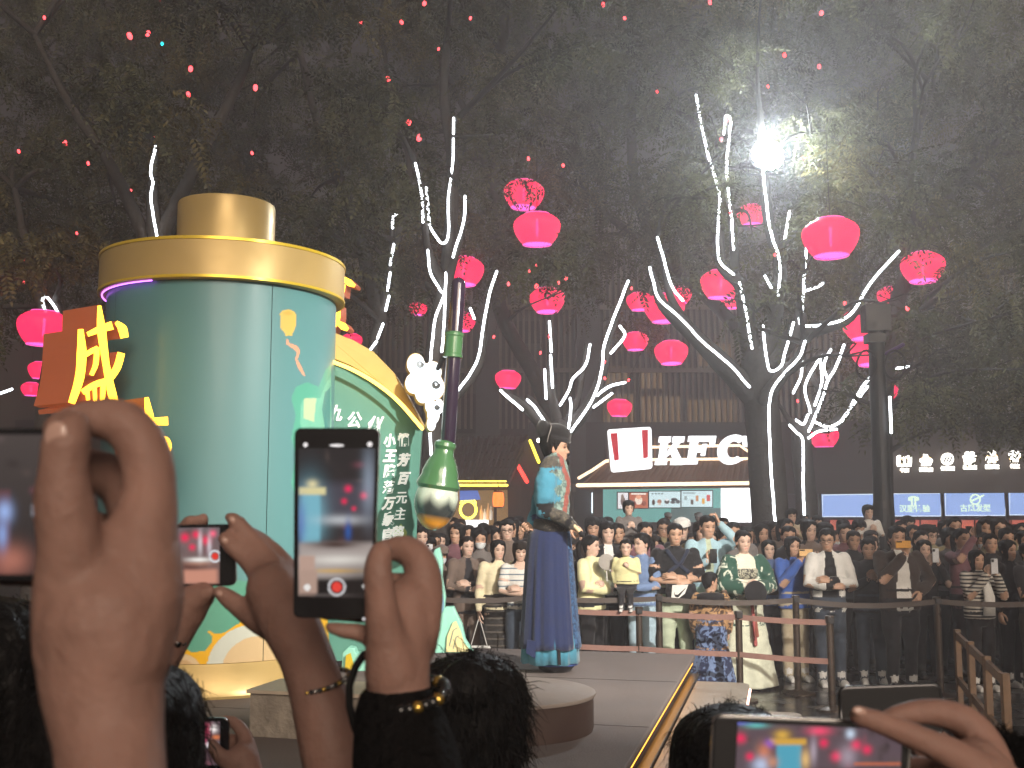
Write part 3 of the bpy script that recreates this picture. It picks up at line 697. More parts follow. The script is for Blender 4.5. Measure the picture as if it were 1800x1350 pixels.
# limbs: (pixel polyline, Y start, Y end, radius px start, end, led?, [led polyline])
TREES = [
 dict(key='big', Y=13.0, label='big tree wound with white light ropes beside the fried chicken kiosk', foot=1352,
  limbs=[([(1356, 960), (1350, 850), (1343, 760), (1336, 690), (1332, 640)], 0, 0, 34, 30),
         ([(1330, 700), (1290, 660), (1255, 625), (1205, 575), (1165, 535), (1150, 495), (1143, 470)], 0, -.4, 24, 4),
         ([(1215, 580), (1190, 545), (1175, 510), (1166, 460), (1155, 415)], -.1, -.5, 10, 3),
         ([(1335, 650), (1318, 600), (1310, 540), (1302, 500), (1266, 458), (1264, 360), (1252, 300), (1237, 245), (1223, 165)], 0, .4, 20, 3),
         ([(1292, 470), (1290, 430), (1284, 370), (1278, 300), (1282, 240), (1277, 205)], .1, .3, 9, 3),
         ([(1336, 650), (1355, 590), (1366, 520), (1371, 465), (1352, 395), (1341, 295)], 0, -.5, 18, 8),
         ([(1340, 655), (1380, 605), (1403, 575), (1411, 520), (1418, 438)], 0, -.3, 22, 5),
         ([(1395, 588), (1450, 575), (1495, 557), (1530, 500), (1578, 444)], -.1, -.6, 14, 4),
         ([(1345, 700), (1375, 660), (1402, 632), (1414, 603)], -.2, -.5, 14, 6)],
  leds=[[(1364, 925), (1357, 850), (1353, 765), (1355, 692), (1380, 655), (1404, 630), (1415, 600)],
        [(1317, 680), (1285, 643), (1237, 602), (1192, 555), (1160, 527), (1149, 497), (1143, 470)],
        [(1200, 528), (1182, 505), (1168, 460), (1156, 418)],
        [(1322, 612), (1310, 540), (1300, 498)], [(1290, 482), (1264, 455), (1262, 400), (1265, 345), (1253, 300), (1238, 245), (1224, 168)],
        [(1290, 438), (1285, 375), (1277, 300), (1282, 240), (1284, 210), (1276, 205), (1273, 235)],
        [(1368, 520), (1371, 462), (1353, 400), (1341, 300)], [(1409, 570), (1412, 515), (1418, 436)],
        [(1405, 560), (1412, 573), (1450, 570), (1494, 553), (1532, 495), (1579, 442)],
        [(1341, 572), (1348, 635), (1356, 652), (1374, 642), (1380, 620), (1395, 568)], [(1415, 512), (1438, 503), (1446, 498)], [(1345, 485), (1355, 505)], [(1380, 420), (1388, 372)]]),
 dict(key='slim', Y=15.0, label='slim tree with white light ropes right of the big tree', foot=1414,
  limbs=[([(1420, 960), (1416, 860), (1410, 800), (1408, 755)], 0, 0, 20, 17), ([(1410, 760), (1440, 700), (1465, 650), (1486, 610)], 0, -.2, 12, 3),
         ([(1415, 745), (1460, 750), (1500, 705), (1525, 670), (1560, 650), (1614, 640)], 0, -.3, 12, 3), ([(1405, 760), (1385, 735), (1370, 712)], 0, 0, 8, 3),
         ([(1415, 740), (1440, 690), (1420, 650), (1440, 620)], 0, .2, 8, 3)],
  leds=[[(1414, 915), (1412, 840), (1411, 775), (1400, 760), (1388, 748)], [(1422, 758), (1445, 702), (1455, 670), (1470, 645), (1484, 606)],
        [(1430, 740), (1455, 750), (1480, 738), (1510, 690), (1530, 662)], [(1480, 740), (1500, 712), (1525, 680)], [(1548, 655), (1585, 646), (1612, 642)],
        [(1422, 770), (1440, 758), (1470, 755)], [(1425, 725), (1415, 680), (1432, 645), (1445, 625)], [(1432, 712), (1445, 670), (1442, 635)], [(1395, 690), (1408, 660), (1410, 630)],
        [(1400, 738), (1412, 745), (1420, 730)], [(1455, 665), (1448, 640), (1460, 615)]]),
 dict(key='mid', Y=14.0, label='tree with white light ropes right behind the performer', foot=985,
  limbs=[([(990, 960), (985, 860), (982, 790), (984, 755)], 0, 0, 24, 18), ([(980, 775), (950, 745), (915, 708), (882, 685)], 0, -.3, 14, 4),
         ([(978, 770), (952, 730), (935, 705), (926, 698)], 0, -.2, 9, 4), ([(984, 760), (970, 690), (967, 620), (963, 565)], 0, .1, 10, 3),
         ([(990, 762), (1030, 720), (1058, 660), (1068, 600), (1085, 550), (1105, 490)], 0, -.3, 14, 3), ([(995, 745), (1018, 695), (1030, 605)], 0, .2, 8, 3),
         ([(1045, 695), (1070, 680), (1098, 672)], -.1, -.3, 6, 3)],
  leds=[[(978, 795), (968, 760), (945, 722), (928, 703)], [(918, 720), (895, 700), (880, 686)], [(960, 700), (957, 650)], [(971, 680), (968, 625)], [(969, 618), (966, 565)],
        [(1004, 758), (1040, 705), (1056, 660), (1062, 610), (1074, 572), (1104, 494)], [(985, 712), (1000, 685), (1008, 665), (1030, 640), (1037, 606)], [(1000, 752), (1004, 715), (1002, 700)],
        [(1050, 695), (1070, 680), (1098, 672)], [(1074, 620), (1098, 590), (1090, 574)], [(1044, 715), (1075, 692)]]),
 dict(key='brush', Y=11.8, label='tall tree with white light ropes rising behind the giant brush', foot=770,
  limbs=[([(770, 960), (764, 850), (760, 740), (762, 640), (772, 560), (786, 500)], 0, 0, 24, 14), ([(786, 505), (765, 470), (750, 430), (744, 350), (731, 288)], 0, .2, 10, 3),
         ([(784, 510), (790, 440), (793, 350), (797, 215)], 0, .3, 10, 3), ([(786, 505), (802, 445), (815, 395), (817, 345)], 0, -.2, 8, 3),
         ([(775, 720), (805, 690), (842, 640), (851, 570), (862, 510), (873, 475)], -.1, -.4, 12, 3), ([(785, 500), (796, 300), (780, 150), (800, -40)], .3, .8, 14, 6)],
  leds=[[(758, 800), (755, 745)], [(756, 640), (764, 565), (780, 520), (775, 512), (757, 480), (752, 440)], [(777, 618), (781, 560), (784, 480)], [(744, 390), (742, 345), (730, 288)],
        [(755, 395), (750, 330)], [(757, 400), (775, 427), (788, 415), (788, 350), (796, 290), (797, 245)], [(797, 452), (806, 420), (815, 390), (817, 345)],
        [(801, 690), (825, 660), (841, 625), (851, 565), (862, 510), (873, 477)], [(797, 235), (798, 208)], [(834, 560), (827, 542)]]),
 dict(key='left', Y=11.0, label='tall dark tree behind the scroll with a dashed light rope', foot=300,
  limbs=[([(300, 960), (292, 750), (282, 560), (272, 410), (268, 330), (274, 255)], 0, 0, 30, 6), ([(280, 420), (360, 260), (430, 120), (470, -40)], 0, .6, 14, 5), ([(278, 470), (200, 300), (120, 180), (60, 60)], 0, .5, 14, 4)],
  leds=[[(276, 420), (272, 395), (265, 350), (268, 320), (265, 300), (273, 258)]]),
 dict(key='farleft', Y=12.5, label='leafy tree with a looped light rope at the far left', foot=60,
  limbs=[([(60, 960), (66, 820), (80, 690), (92, 600), (105, 545), (90, 520)], 0, 0, 22, 4), ([(92, 600), (50, 450), (20, 300)], 0, .4, 12, 4)],
  leds=[[(108, 560), (96, 540), (82, 522), (75, 528), (80, 548)], [(92, 612), (93, 632), (88, 642), (98, 650)], [(0, 692), (20, 684)]]),
 dict(key='back1', Y=16.5, label='dark unlit tree standing behind the red lanterns in the middle', foot=992,
  limbs=[([(992, 960), (986, 800), (950, 680), (878, 540), (872, 380), (868, 250), (885, 60), (890, -60)], 0, 0, 17, 9), ([(870, 400), (930, 250), (1000, 120)], 0, .5, 9, 4), ([(870, 330), (820, 200), (760, 80)], 0, .4, 9, 4)], leds=[]),
 dict(key='back2', Y=17.0, label='dark unlit tree seen against the glow of the floodlight', foot=1553,
  limbs=[([(1553, 960), (1548, 720), (1505, 540), (1493, 400), (1494, 290), (1480, 180), (1475, -60)], 0, 0, 14, 7), ([(1494, 300), (1530, 210), (1600, 100)], 0, .4, 8, 3), ([(1493, 320), (1440, 220), (1400, 120)], 0, .4, 7, 3)], leds=[]),
 dict(key='right', Y=14.0, label='dark tree with a leaning limb behind the black lamp post', foot=1556,
  limbs=[([(1556, 960), (1552, 760), (1570, 560), (1622, 420), (1670, 340), (1730, 270), (1815, 170)], 0, 0, 20, 8), ([(1572, 560), (1660, 520), (1760, 480), (1830, 470)], 0, -.4, 8, 3), ([(1620, 430), (1600, 300), (1640, 150), (1700, 20)], 0, .5, 9, 4)], leds=[]),
 dict(key='centre', Y=16.0, label='dark tree spreading between the two lit trees', foot=1348,
  limbs=[([(1348, 960), (1340, 760), (1310, 600), (1180, 460), (1130, 380), (1110, 250), (1120, -40)], 0, 0, 15, 8), ([(1150, 420), (1200, 300), (1240, 150)], 0, .4, 8, 3), ([(1180, 460), (1040, 350), (1000, 220)], 0, .4, 8, 3)], leds=[]),
 dict(key='dotted', Y=13.0, label='dark tree with a thin dotted light string left of the giant brush', foot=650,
  limbs=[([(640, 960), (645, 760), (655, 620), (685, 480), (690, 385)], 0, 0, 20, 4), ([(668, 560), (620, 380), (560, 220), (520, 60)], 0, .4, 14, 5), ([(685, 480), (720, 300), (680, 120)], 0, .3, 8, 4)],
  leds=[[(645, 622), (662, 600)], [(664, 594), (673, 570)], [(678, 545), (684, 520)], [(682, 510), (686, 480)], [(686, 465), (692, 430)], [(690, 400), (690, 382), (697, 376)]]),
]
ROPE_PTS = np.array([[q[0], q[1], t['Y'] * KD] for t in TREES for pl in t['leds'] for q in spline([(x, y, 0) for x, y in pl], 5)])
def rope_hit(qx, qy, yy):
    h = np.zeros(len(qx), bool)
    for (rx, ry, rY) in ROPE_PTS: h |= (np.abs(qx - rx) < 13) & (np.abs(qy - ry) < 13) & (yy < rY)
    return h
def crown_mesh(clusters, seed, name):
    r = np.random.default_rng(seed); cos = []; cols = []
    for (c, rad, n) in clusters:
        n = int(n)
        d = r.normal(size=(n, 3)); d /= np.linalg.norm(d, axis=1)[:, None]
        rr = r.uniform(.25, 1, n) ** .5
        pos = np.array(c) + d * rr[:, None] * np.array(rad)
        # keep the floodlight, the lanterns and the ropes from being buried
        dx, dy, dz = pos[:, 0], pos[:, 1], pos[:, 2] - CAM_Z
        fw = dy * CP + dz * SP; upc = -dy * SP + dz * CP; qx = 900 + FPX * dx / fw; qy = 675 - FPX * upc / fw
        kill = (np.hypot(qx - 1349, qy - 272) < 62) & (pos[:, 1] < 13.0 * KD)
        for (lx, ly, lw, _) in LN:
            lY = KD * max(9.2, min(17.5, 1360 * .8 / lw)); kill |= (np.hypot(qx - lx, (qy - ly) * 1.4) < lw * .5 + 18) & (pos[:, 1] < lY + .3) & (r.random(n) < (.65 if lx == 921 else .9 if lx == 1622 else .99))
        kill |= rope_hit(qx, qy, pos[:, 1]) & (r.random(n) < .94)
        pos = pos[~kill]; n = len(pos)
        if n == 0: continue
        M = rotmats(n, r); sc = r.uniform(.75, 1.25, n)
        hue = r.normal(0, 1); basec = np.array([.096, .098, .054]) * (1 + .25 * hue * .5) + (np.array([.04, .022, 0]) if r.random() < .2 else 0)
        which = r.integers(0, 3, n)
        for w in range(3):
            q = np.where(which == w)[0]
            if not len(q): continue
            v = np.einsum('nij,kj->nki', M[q], SPR[w]) * sc[q][:, None, None] + pos[q][:, None, :]
            cos.append(v.reshape(-1, 3))
            k = SPR[w].shape[0] // 4
            cc = basec * r.uniform(.45, 1.7, (len(q), 1, 1)) * r.uniform(.75, 1.25, (len(q), k, 1)) * np.ones((1, 1, 3))
            cols.append(np.repeat(cc.reshape(-1, 3), 4, 0))
    co = np.concatenate(cos); cl = np.concatenate(cols); F = np.arange(len(co)).reshape(-1, 4)
    me = new_mesh_np(name, co, F, [M_leaf])
    at = me.color_attributes.new('Col', 'FLOAT_COLOR', 'POINT'); at.data.foreach_set('color', np.concatenate([np.clip(cl, 0, 1), np.ones((len(cl), 1))], 1).astype(np.float32).ravel())
    return me
ybx = [0, 60, 160, 300, 620, 700, 800, 900, 1040, 1130, 1250, 1330, 1420, 1500, 1580, 1700, 1810]
yby = [690, 700, 640, 560, 560, 610, 610, 590, 560, 610, 650, 640, 640, 690, 730, 740, 745]
cl = {t['key']: [] for t in TREES}
rr_ = random.Random(11)
def assign(c, px, py):
    best = None
    for t in TREES:
        for l in t['limbs']:
            for q in l[0]:
                d = math.hypot(q[0] - px, (q[1] - py) * .8) / 100 + abs(t['Y'] - c.y / KD) * .55
                if best is None or d < best[0]: best = (d, t['key'])
    return best[1]
gx = -90
while gx < 1900:
    gy = -110
    while gy < 740:
        px = gx + rr_.uniform(-45, 45); py = gy + rr_.uniform(-40, 40); yb = np.interp(px, ybx, yby)
        if py < yb - 30:
            depth_ok = rr_.random()
            for lay in range(2):
                edge = (yb - py) / 150
                if lay == 0:
                    Y = rr_.uniform(14.2, 18.0); rad = rr_.uniform(.85, 1.35); n = 150
                    if py > 470 and rr_.random() < .35: continue
                else:
                    if rr_.random() < .42: continue
                    if py > 330 and 1120 < px < 1450 and rr_.random() < .75: continue
                    if py > 330 and 700 < px < 1120 and rr_.random() < .6: continue
                    Y = rr_.uniform(10.2, 13.4); rad = rr_.uniform(.5, .85); n = 60
                if 1270 < px < 1440 and 170 < py < 420 and Y < 12.9: continue
                if py > yb - 110: n = int(n * .6); rad *= .75
                c = P(px, py, Y)
                cl[assign(c, px, py)].append((c, (rad, rad, rad * .62), n))
        gy += 82
    gx += 96
# bright sprays next to the floodlight, hanging right-hand boughs
for (px, py, Y, rad, n) in [(1290, 300, 12.6, .32, 26), (1262, 330, 12.9, .4, 26), (1390, 420, 12.9, .5, 40), (1480, 300, 13.4, .6, 50)]:
    cl['big'].append((P(px, py, Y), (rad, rad, rad * .8), n))
for (px, py, Y, rad, n) in [(1500, 700, 12.2, .5, 55), (1560, 735, 12.0, .4, 40), (1640, 690, 12.5, .7, 90), (1720, 720, 12.4, .6, 80), (1790, 690, 12.2, .6, 80), (1690, 640, 12.8, .7, 80), (1610, 640, 13, .6, 60), (1760, 600, 12.8, .7, 80), (1800, 740, 12.0, .45, 50), (1450, 690, 14.2, .5, 40)]:
    cl['right'].append((P(px, py, Y), (rad, rad, rad * .55), n))
LIMB_N = 0
for ti, t in enumerate(TREES):
    base = P(t['foot'], 900, t['Y']); base.z = 0
    o = thing('tree', base, t['label'], 'tree', 'trees around the square')
    allp = []; samp = []
    for li, (pl, dy0, dy1, r0, r1) in enumerate(t['limbs']):
        n = len(pl); Y0 = t['Y']
        pts = [P(x, y, Y0 + dy0 + (dy1 - dy0) * i / (n - 1)) for i, (x, y) in enumerate(pl)]
        for i in range((n - 1) * 6 + 1):
            f_ = i / 6; j = min(int(f_), n - 2); u_ = f_ - j; fr_ = f_ / (n - 1)
            samp.append((pl[j][0] + (pl[j + 1][0] - pl[j][0]) * u_, pl[j][1] + (pl[j + 1][1] - pl[j][1]) * u_, Y0 + dy0 + (dy1 - dy0) * fr_, r0 + (r1 - r0) * fr_))
        if li == 0: pts = [Vector((pts[0].x, pts[0].y, 0))] + pts
        sm = [Vector(p) for p in spline(pts, 5)]
        rad = [S(r0 + (r1 - r0) * i / (len(sm) - 1), Y0) * (1 + .10 * noise.noise(p * 1.7)) for i, p in enumerate(sm)]
        if li == 0: rad[0] *= 1.5; rad[1] *= 1.25
        MB().tube(sm, rad, 12).build('trunk' if li == 0 else 'limb', M_bark, o, smooth=True)
        allp += sm
    # boughs reaching the leaf masses
    tw = MB(); rt = random.Random(ti)
    for (c, rad, n) in cl[t['key']]:
        near = min(allp, key=lambda q: (q - c).length + max(0, q.z - c.z) * 1.5)
        if rt.random() < .75 and (near - c).length < 5:
            mid = (near + c) / 2 + Vector((rt.uniform(-.3, .3), rt.uniform(-.3, .3), rt.uniform(-.1, .4)))
            tw.tube([Vector(p) for p in spline([near, mid, c], 4)], [.05, .045, .04, .035, .03, .024, .018, .014, .01], 6)
            for _ in range(3):
                e = c + Vector((rt.uniform(-1, 1) * rad[0], rt.uniform(-1, 1) * rad[1], rt.uniform(-.6, .9) * rad[2]))
                tw.tube([mid + (c - mid) * .6, (c + e) / 2 + Vector((0, 0, .08)), e], [.018, .012, .005], 5)
    if tw.n: tag(tw.build('boughs', M_bark, o, smooth=True), kind='stuff')
    if cl[t['key']]:
        me = crown_mesh(cl[t['key']], 100 + ti, 'crown'); me.transform(PARENT_INV[o.name].inverted())
        tag(link('crown', me, o), kind='stuff')
    for pl in t['leds']:
        # rope tied to the camera-side face of the limb; sagging bits are tied off in dashes near thin ends
        ro = S(t['limbs'][0][3], t['Y'])
        dens = [tuple(q)[:2] for q in spline([(x, y, 0) for x, y in pl], 3)]
        pts = []
        for x, y in dens:
            best = None
            for (lx, ly, lY, lr) in samp:
                d = math.hypot(lx - x, ly - y)
                if d < lr + 14: best = min(best or 99, lY - S(math.sqrt(max(lr * lr - min(d, lr) ** 2, 0)), lY) - .03)
            pts.append([x, y, best])
        last = next((q[2] for q in pts if q[2]), t['Y'] - .1)
        for q in pts:
            last = q[2] = q[2] or last
        ys = np.array([q[2] for q in pts]); ys = np.convolve(np.pad(ys, 2, mode='edge'), np.ones(5) / 5, 'valid') - .03
        pts = [P(q[0], q[1], float(yy)) for q, yy in zip(pts, ys)]
        sm = [Vector(p) for p in spline(pts, 2)]
        jit = [p + Vector((noise.noise(p * 5) * .012, 0, noise.noise(p * 5 + Vector((9, 0, 0))) * .012)) for p in sm]
        MB().tube(jit, S(2.3, t['Y']), 5).build('light_rope', M_led, o)

# ================================================================ lanterns
def lantern_mats():
    m = bpy.data.materials.new('lantern_silk'); m.use_nodes = True; nt = m.node_tree; L = nt.links
    b = nt.nodes['Principled BSDF']; b.inputs['Base Color'].default_value = (.45, .01, .03, 1); b.inputs['Roughness'].default_value = .6
    b.inputs['Emission Color'].default_value = (1, .026, .115, 1); b.inputs['Emission Strength'].default_value = 1.5
    tr = nt.nodes.new('ShaderNodeBsdfTransparent'); tr.inputs[0].default_value = (1, .25, .35, 1)
    mx = nt.nodes.new('ShaderNodeMixShader'); mx.inputs[0].default_value = .16
    L.new(b.outputs[0], mx.inputs[1]); L.new(tr.outputs[0], mx.inputs[2]); L.new(mx.outputs[0], nt.nodes['Material Output'].inputs['Surface'])
    return m
M_silk = lantern_mats()
M_tubel = glow('lantern_tube', (1.0, .22, .75), 6.0)
M_rim = glow('lantern_rim', (1.0, .10, .45), 1.6)
M_wire = mat('black_wire', (.01, .01, .01), .6)
DIAM = .80
prof = []
for i in range(13):
    t = i / 12                                   # 0 bottom .. 1 top
    if t < .62: r = .235 + (.40 - .235) * math.sin(t / .62 * math.pi / 2) ** .85
    else: q = (t - .62) / .38; r = .40 - (.40 - .20) * q ** 2.3
    prof.append((r, -.26 + .52 * t)); 
prof2 = []
for i, (r, z) in enumerate(prof): prof2 += [(r, z)] + ([(r * .5 + prof[i + 1][0] * .5 - .006, (z + prof[i + 1][1]) / 2)] if i < 12 else [])
me_silk = MB().lathe(prof2, (0, 0, 0), 28); me_silk.f = [f for f in me_silk.f if len(f) == 4]; me_silk.m = [0] * len(me_silk.f)
me_silk = me_silk.mesh('silk_shade', True, [M_silk])
me_tube = MB().tube([(0, 0, -.10), (0, 0, .14)], .022, 8).mesh('lamp_tube', True, [M_tubel])
me_rims = [MB().tube([(rr * math.cos(a), rr * math.sin(a), zz) for a in np.linspace(0, 2 * math.pi, 25)], .010, 4, caps=False).mesh('hoop', True, [M_rim]) for zz, rr in ((-.262, .238), (.262, .203))]
dp = MB().lathe([(.0001, -.25), (.225, -.25)], n=32).mesh('bottom_glow', False, [glow('lantern_under', (1, .12, .62), 1.7)])
me_cord = MB().tube([(0, 0, .26), (0, 0, 1.5)], .006, 5).mesh('cord', False, [M_wire])
for (x, y, w, lab) in LN:
    Y = max(9.2, min(17.5, 1360 * DIAM / w)); sc = S(w, Y) / DIAM * .97
    p = P(x, y, Y); o = thing('red_lantern', p, lab, 'lantern', 'red silk lanterns hung in the trees')
    o.scale = (sc, sc, sc); o.rotation_euler = (random.uniform(-.05, .05), random.uniform(-.06, .06), random.uniform(0, 3))
    for nm, me in (('silk_shade', me_silk), ('lamp_tube', me_tube), ('hoop', me_rims[0]), ('hoop', me_rims[1]), ('bottom_glow', dp), ('cord', me_cord)): link(nm, me, o)

# ================================================================ small red fairy bulbs
M_bulb = glow('bulb_red', (1.0, .06, .07), 5.0); M_bulbc = glow('bulb_teal', (.02, .8, .9), 3.0)
for _m in (M_bulb, M_bulbc, M_rim): _m.cycles.emission_sampling = 'NONE'
bmesh_ = MB().ball((0, 0, 0), (.030, .030, .045), 10, 7).mesh('bulb', True, [M_bulb])
bmesh_c = MB().ball((0, 0, 0), (.022, .022, .03), 10, 7).mesh('bulb', True, [M_bulbc])
cap_me = MB().tube([(0, 0, .036), (0, 0, .075)], .014, 8).mesh('socket', True, [M_wire])
wire_me = MB().tube([(0, 0, .07), (.02, 0, .5)], .003, 4).mesh('wire', False, [M_wire])
BUL = [(228, 63, 9), (260, 59, 8), (335, 121, 8), (331, 166, 7), (449, 154, 8), (682, 139, 8), (718, 214, 9), (737, 242, 9), (269, 245, 9), (114, 252, 8), (33, 266, 5), (155, 287, 5), (443, 269, 5), (78, 31, 5), (634, 40, 6), (706, 39, 6), (746, 6, 7), (283, 0, 5),
 (827, 32, 5), (771, 86, 4), (886, 128, 4), (965, 140, 5), (1060, 8, 6), (1098, 32, 5), (1248, 4, 6), (1444, 23, 7), (1379, 97, 6), (1440, 117, 6), (1350, 152, 4), (1412, 277, 5), (929, 279, 5), (990, 291, 5), (1155, 161, 4), (230, 335, 4), (135, 410, 4), (42, 456, 3), (42, 497, 4),
 (944, 466, 5), (931, 476, 4), (894, 499, 5), (943, 503, 6), (995, 489, 5), (982, 497, 4), (868, 592, 4), (1063, 636, 4), (1063, 665, 4), (966, 592, 5), (950, 620, 4), (1268, 245, 5), (1284, 374, 5), (1485, 533, 5), (1595, 542, 6), (1110, 507, 4), (1105, 668, 4), (1362, 448, 4), (1278, 212, 4), (1402, 705, 4)]
for (x, y, d) in BUL:
    Y = 11.2 + random.random() * 1.6; s = S(d, Y) / .06 * 1.05
    o = thing('fairy_bulb', P(x, y, Y), ('large ' if d > 6 else 'tiny ') + 'red fairy bulb hanging in the leaves ' + ('above the giant scroll' if x < 520 and y < 330 else 'at the far left beside the scroll' if x < 520 else 'at the top, left of the middle' if x < 900 and y < 300 else 'around the middle lanterns' if 850 < x < 1120 and y > 440 else 'at the top, right of the middle' if x < 1200 else 'near the floodlight' if y < 450 else 'low in the lit trees on the right'), 'light bulb', 'red fairy bulbs in the trees'); o.scale = (s, s, s); o.rotation_euler = (random.uniform(-.4, .4), random.uniform(-.4, .4), 0)
    link('bulb', bmesh_, o); link('socket', cap_me, o); link('wire', wire_me, o)
o = thing('fairy_bulb', P(285, 77, 11.5), 'single tiny teal bulb beside two red ones at the upper left', 'light bulb'); link('bulb', bmesh_c, o); link('socket', cap_me, o); link('wire', wire_me, o)

# ================================================================ black lamp post
post = thing('lamp_post', GP(1552, 10.5), 'tall black lamp post with coiled cable standing in the crowd', 'lamp post')
px_, py_ = GP(1552, 10.5)[:2]
ztop = P(1538, 545, 10.5).z
bevel(MB().lathe([(.135, 0), (.135, 1.9), (.12, 2.0), (.105, ztop)], (px_, py_, 0), 20).build('pole', M_black, post), .01)
MB().box((px_, py_, ztop - .12), (.34, .26, .36)).build('junction_box', M_black, post)
MB().box((px_ - .02, py_, ztop - .40), (.24, .24, .12)).build('clamp', M_black, post)
MB().tube([(px_ + .1, py_ - .1, ztop - .62), (px_ + .32, py_ - .12, ztop - .5)], .028, 8).build('side_arm', mat('violet_arm', srgb('4b2a66'), .4), post)
for s_ in (-1, 1):
    cc = Vector((px_ + s_ * .19, py_ - .14, ztop - .78)); 
    MB().tube([cc + Vector((.14 * math.cos(a) * (1 + .1 * math.sin(2 * a)), .01 * math.sin(a * 2), .20 * math.sin(a))) for a in np.linspace(0, 4 * math.pi, 40)], .014, 6).build('coiled_cable', M_wire, post)
MB().box((px_ + .10, py_ - .16, 3.15), (.03, .02, .5)).build('light_strip', M_led, post)
# ================================================================ buildings behind
M_wall = mat('dark_wall', srgb('4a4547'), .7, noise_amt=.15, noise_scale=.8, bump=.1)
M_slat = mat('slat_paint', srgb('7d746a'), .55, noise_amt=.12, noise_scale=2)
M_warmwin = glow('warm_window', (1.0, .62, .30), .17)
M_dimwin = mat('dim_glass', srgb('2b2a30'), .15)
M_tile = mat('roof_tile', srgb('4a413d'), .6, noise_amt=.25, noise_scale=5)
M_tile2 = mat('roof_tile_brown', srgb('7a5a48'), .6, noise_amt=.2, noise_scale=5)
M_wood = mat('dark_wood', srgb('3d2e2a'), .55, noise_amt=.25, noise_scale=6)
M_steelgrey = mat('grey_steel', srgb('55565c'), .5, noise_amt=.1)
YF = 25.0
YFw = YF * KD
fac = thing('louvred_building', (P(1000, 900, YF).x, YFw + 2, 0), 'large building with a facade of vertical metal slats behind the trees', 'building')
x0, x1 = P(560, 900, YF).x, P(1900, 900, YF).x; zt = P(1000, 400, YF).z + .5
MB().box(((x0 + x1) / 2, YFw + 3, zt / 2), (x1 - x0, 5, zt)).build('wall', M_wall, fac)
zb = P(1000, 752, YF).z
slat_h = zt - zb
slat_me = MB().box((0, 0, slat_h / 2), (.075, .22, slat_h)).mesh('slat', mats=[M_slat])
n = int((x1 - x0) / .19)
for i in range(min(n, 140)):
    x = x0 + (i + .5) * (x1 - x0) / n
    o = link('slat', slat_me, fac); o.location = Vector((x, YFw + .36, zb)) - fac.location
for z in (zb + 1.9, zb + 4.0):
    MB().box(((x0 + x1) / 2, YFw + .2, z), (x1 - x0, .12, .14)).build('rail', M_slat, fac)
for px in (857, 1035, 1340, 1545):
    MB().box((P(px, 700, YF).x, YFw + .2, zt / 2), (.75, .6, zt)).build('pier', M_steelgrey, fac)
for (a, b, c, d) in [(1062, 690, 1120, 742), (1130, 694, 1200, 742), (1212, 700, 1300, 744), (1060, 640, 1110, 672), (1130, 645, 1170, 680), (800, 690, 838, 760), (880, 700, 930, 765), (1590, 630, 1650, 664), (1690, 560, 1800, 590), (1640, 540, 1690, 600), (640, 700, 720, 760), (1230, 600, 1290, 640), (905, 560, 950, 600)]:
    q = [v + Vector((0, .47, 0)) for v in (P(a, b, YF), P(c, b, YF), P(c, d, YF), P(a, d, YF))]
    f = MB().prism([v - Vector((0, 0, 0)) for v in q], (0, .02, 0)).build('window', M_warmwin if a > 1000 else M_dimwin, fac)
# left building
lb = thing('dark_building', (P(200, 900, 24).x, 24 * KD + 2, 0), 'dark building behind the leafy trees at the far left', 'building')
xl0, xl1 = P(-160, 900, 24).x, P(585, 900, 24).x; zl = P(200, 600, 24).z
MB().box(((xl0 + xl1) / 2, 24 * KD + 2, zl / 2), (xl1 - xl0, 4, zl)).build('wall', M_wall, lb)
for px in range(-100, 580, 75):
    MB().box((P(px, 700, 24).x, 24 * KD - .02, zl * .55), (.7, .06, 1.5)).build('window', M_dimwin, lb)
# fascia above the shops
MBf = MB(); slab(MBf, [(930, 742), (1400, 742), (1400, 870), (930, 870)], 22.5, .8)
mid = thing('shop_block', GP(1150, 22.8), 'dark shop block behind the kiosk with plain grey fascia', 'building')
MBf.build('fascia', mat('fascia_dark', srgb('3f3a3c'), .6, noise_amt=.12, noise_scale=1.5), mid)
for (a, b, c, d) in [(940, 868, 958, 960), (1000, 700, 1030, 960), (1030, 862, 1045, 960), (1322, 860, 1345, 960)]:
    w = MB(); slab(w, [(a, b), (c, b), (c, d), (a, d)], 22.3, .3); w.build('column', M_steelgrey, mid)
w = MB(); slab(w, [(958, 866), (1000, 866), (1000, 960), (958, 960)], 22.6, .1); w.build('shutter', mat('shutter_grey', srgb('6a6064'), .6), mid)
w = MB(); slab(w, [(936, 850), (1012, 850), (1012, 864), (936, 864)], 22.2, .2); w.build('awning_rail', mat('rail_pale', srgb('8b827c'), .5), mid)
w = MB(); slab(w, [(1040, 866), (1046, 866), (1046, 902), (1040, 902)], 22.1, .05); w.build('strip_sign', glow('strip_white', (.8, .92, 1), 2.0), mid)
w = MB(); slab(w, [(1345, 866), (1440, 866), (1440, 960), (1345, 960)], 22.8, .1); w.build('dark_glass', M_dimwin, mid)

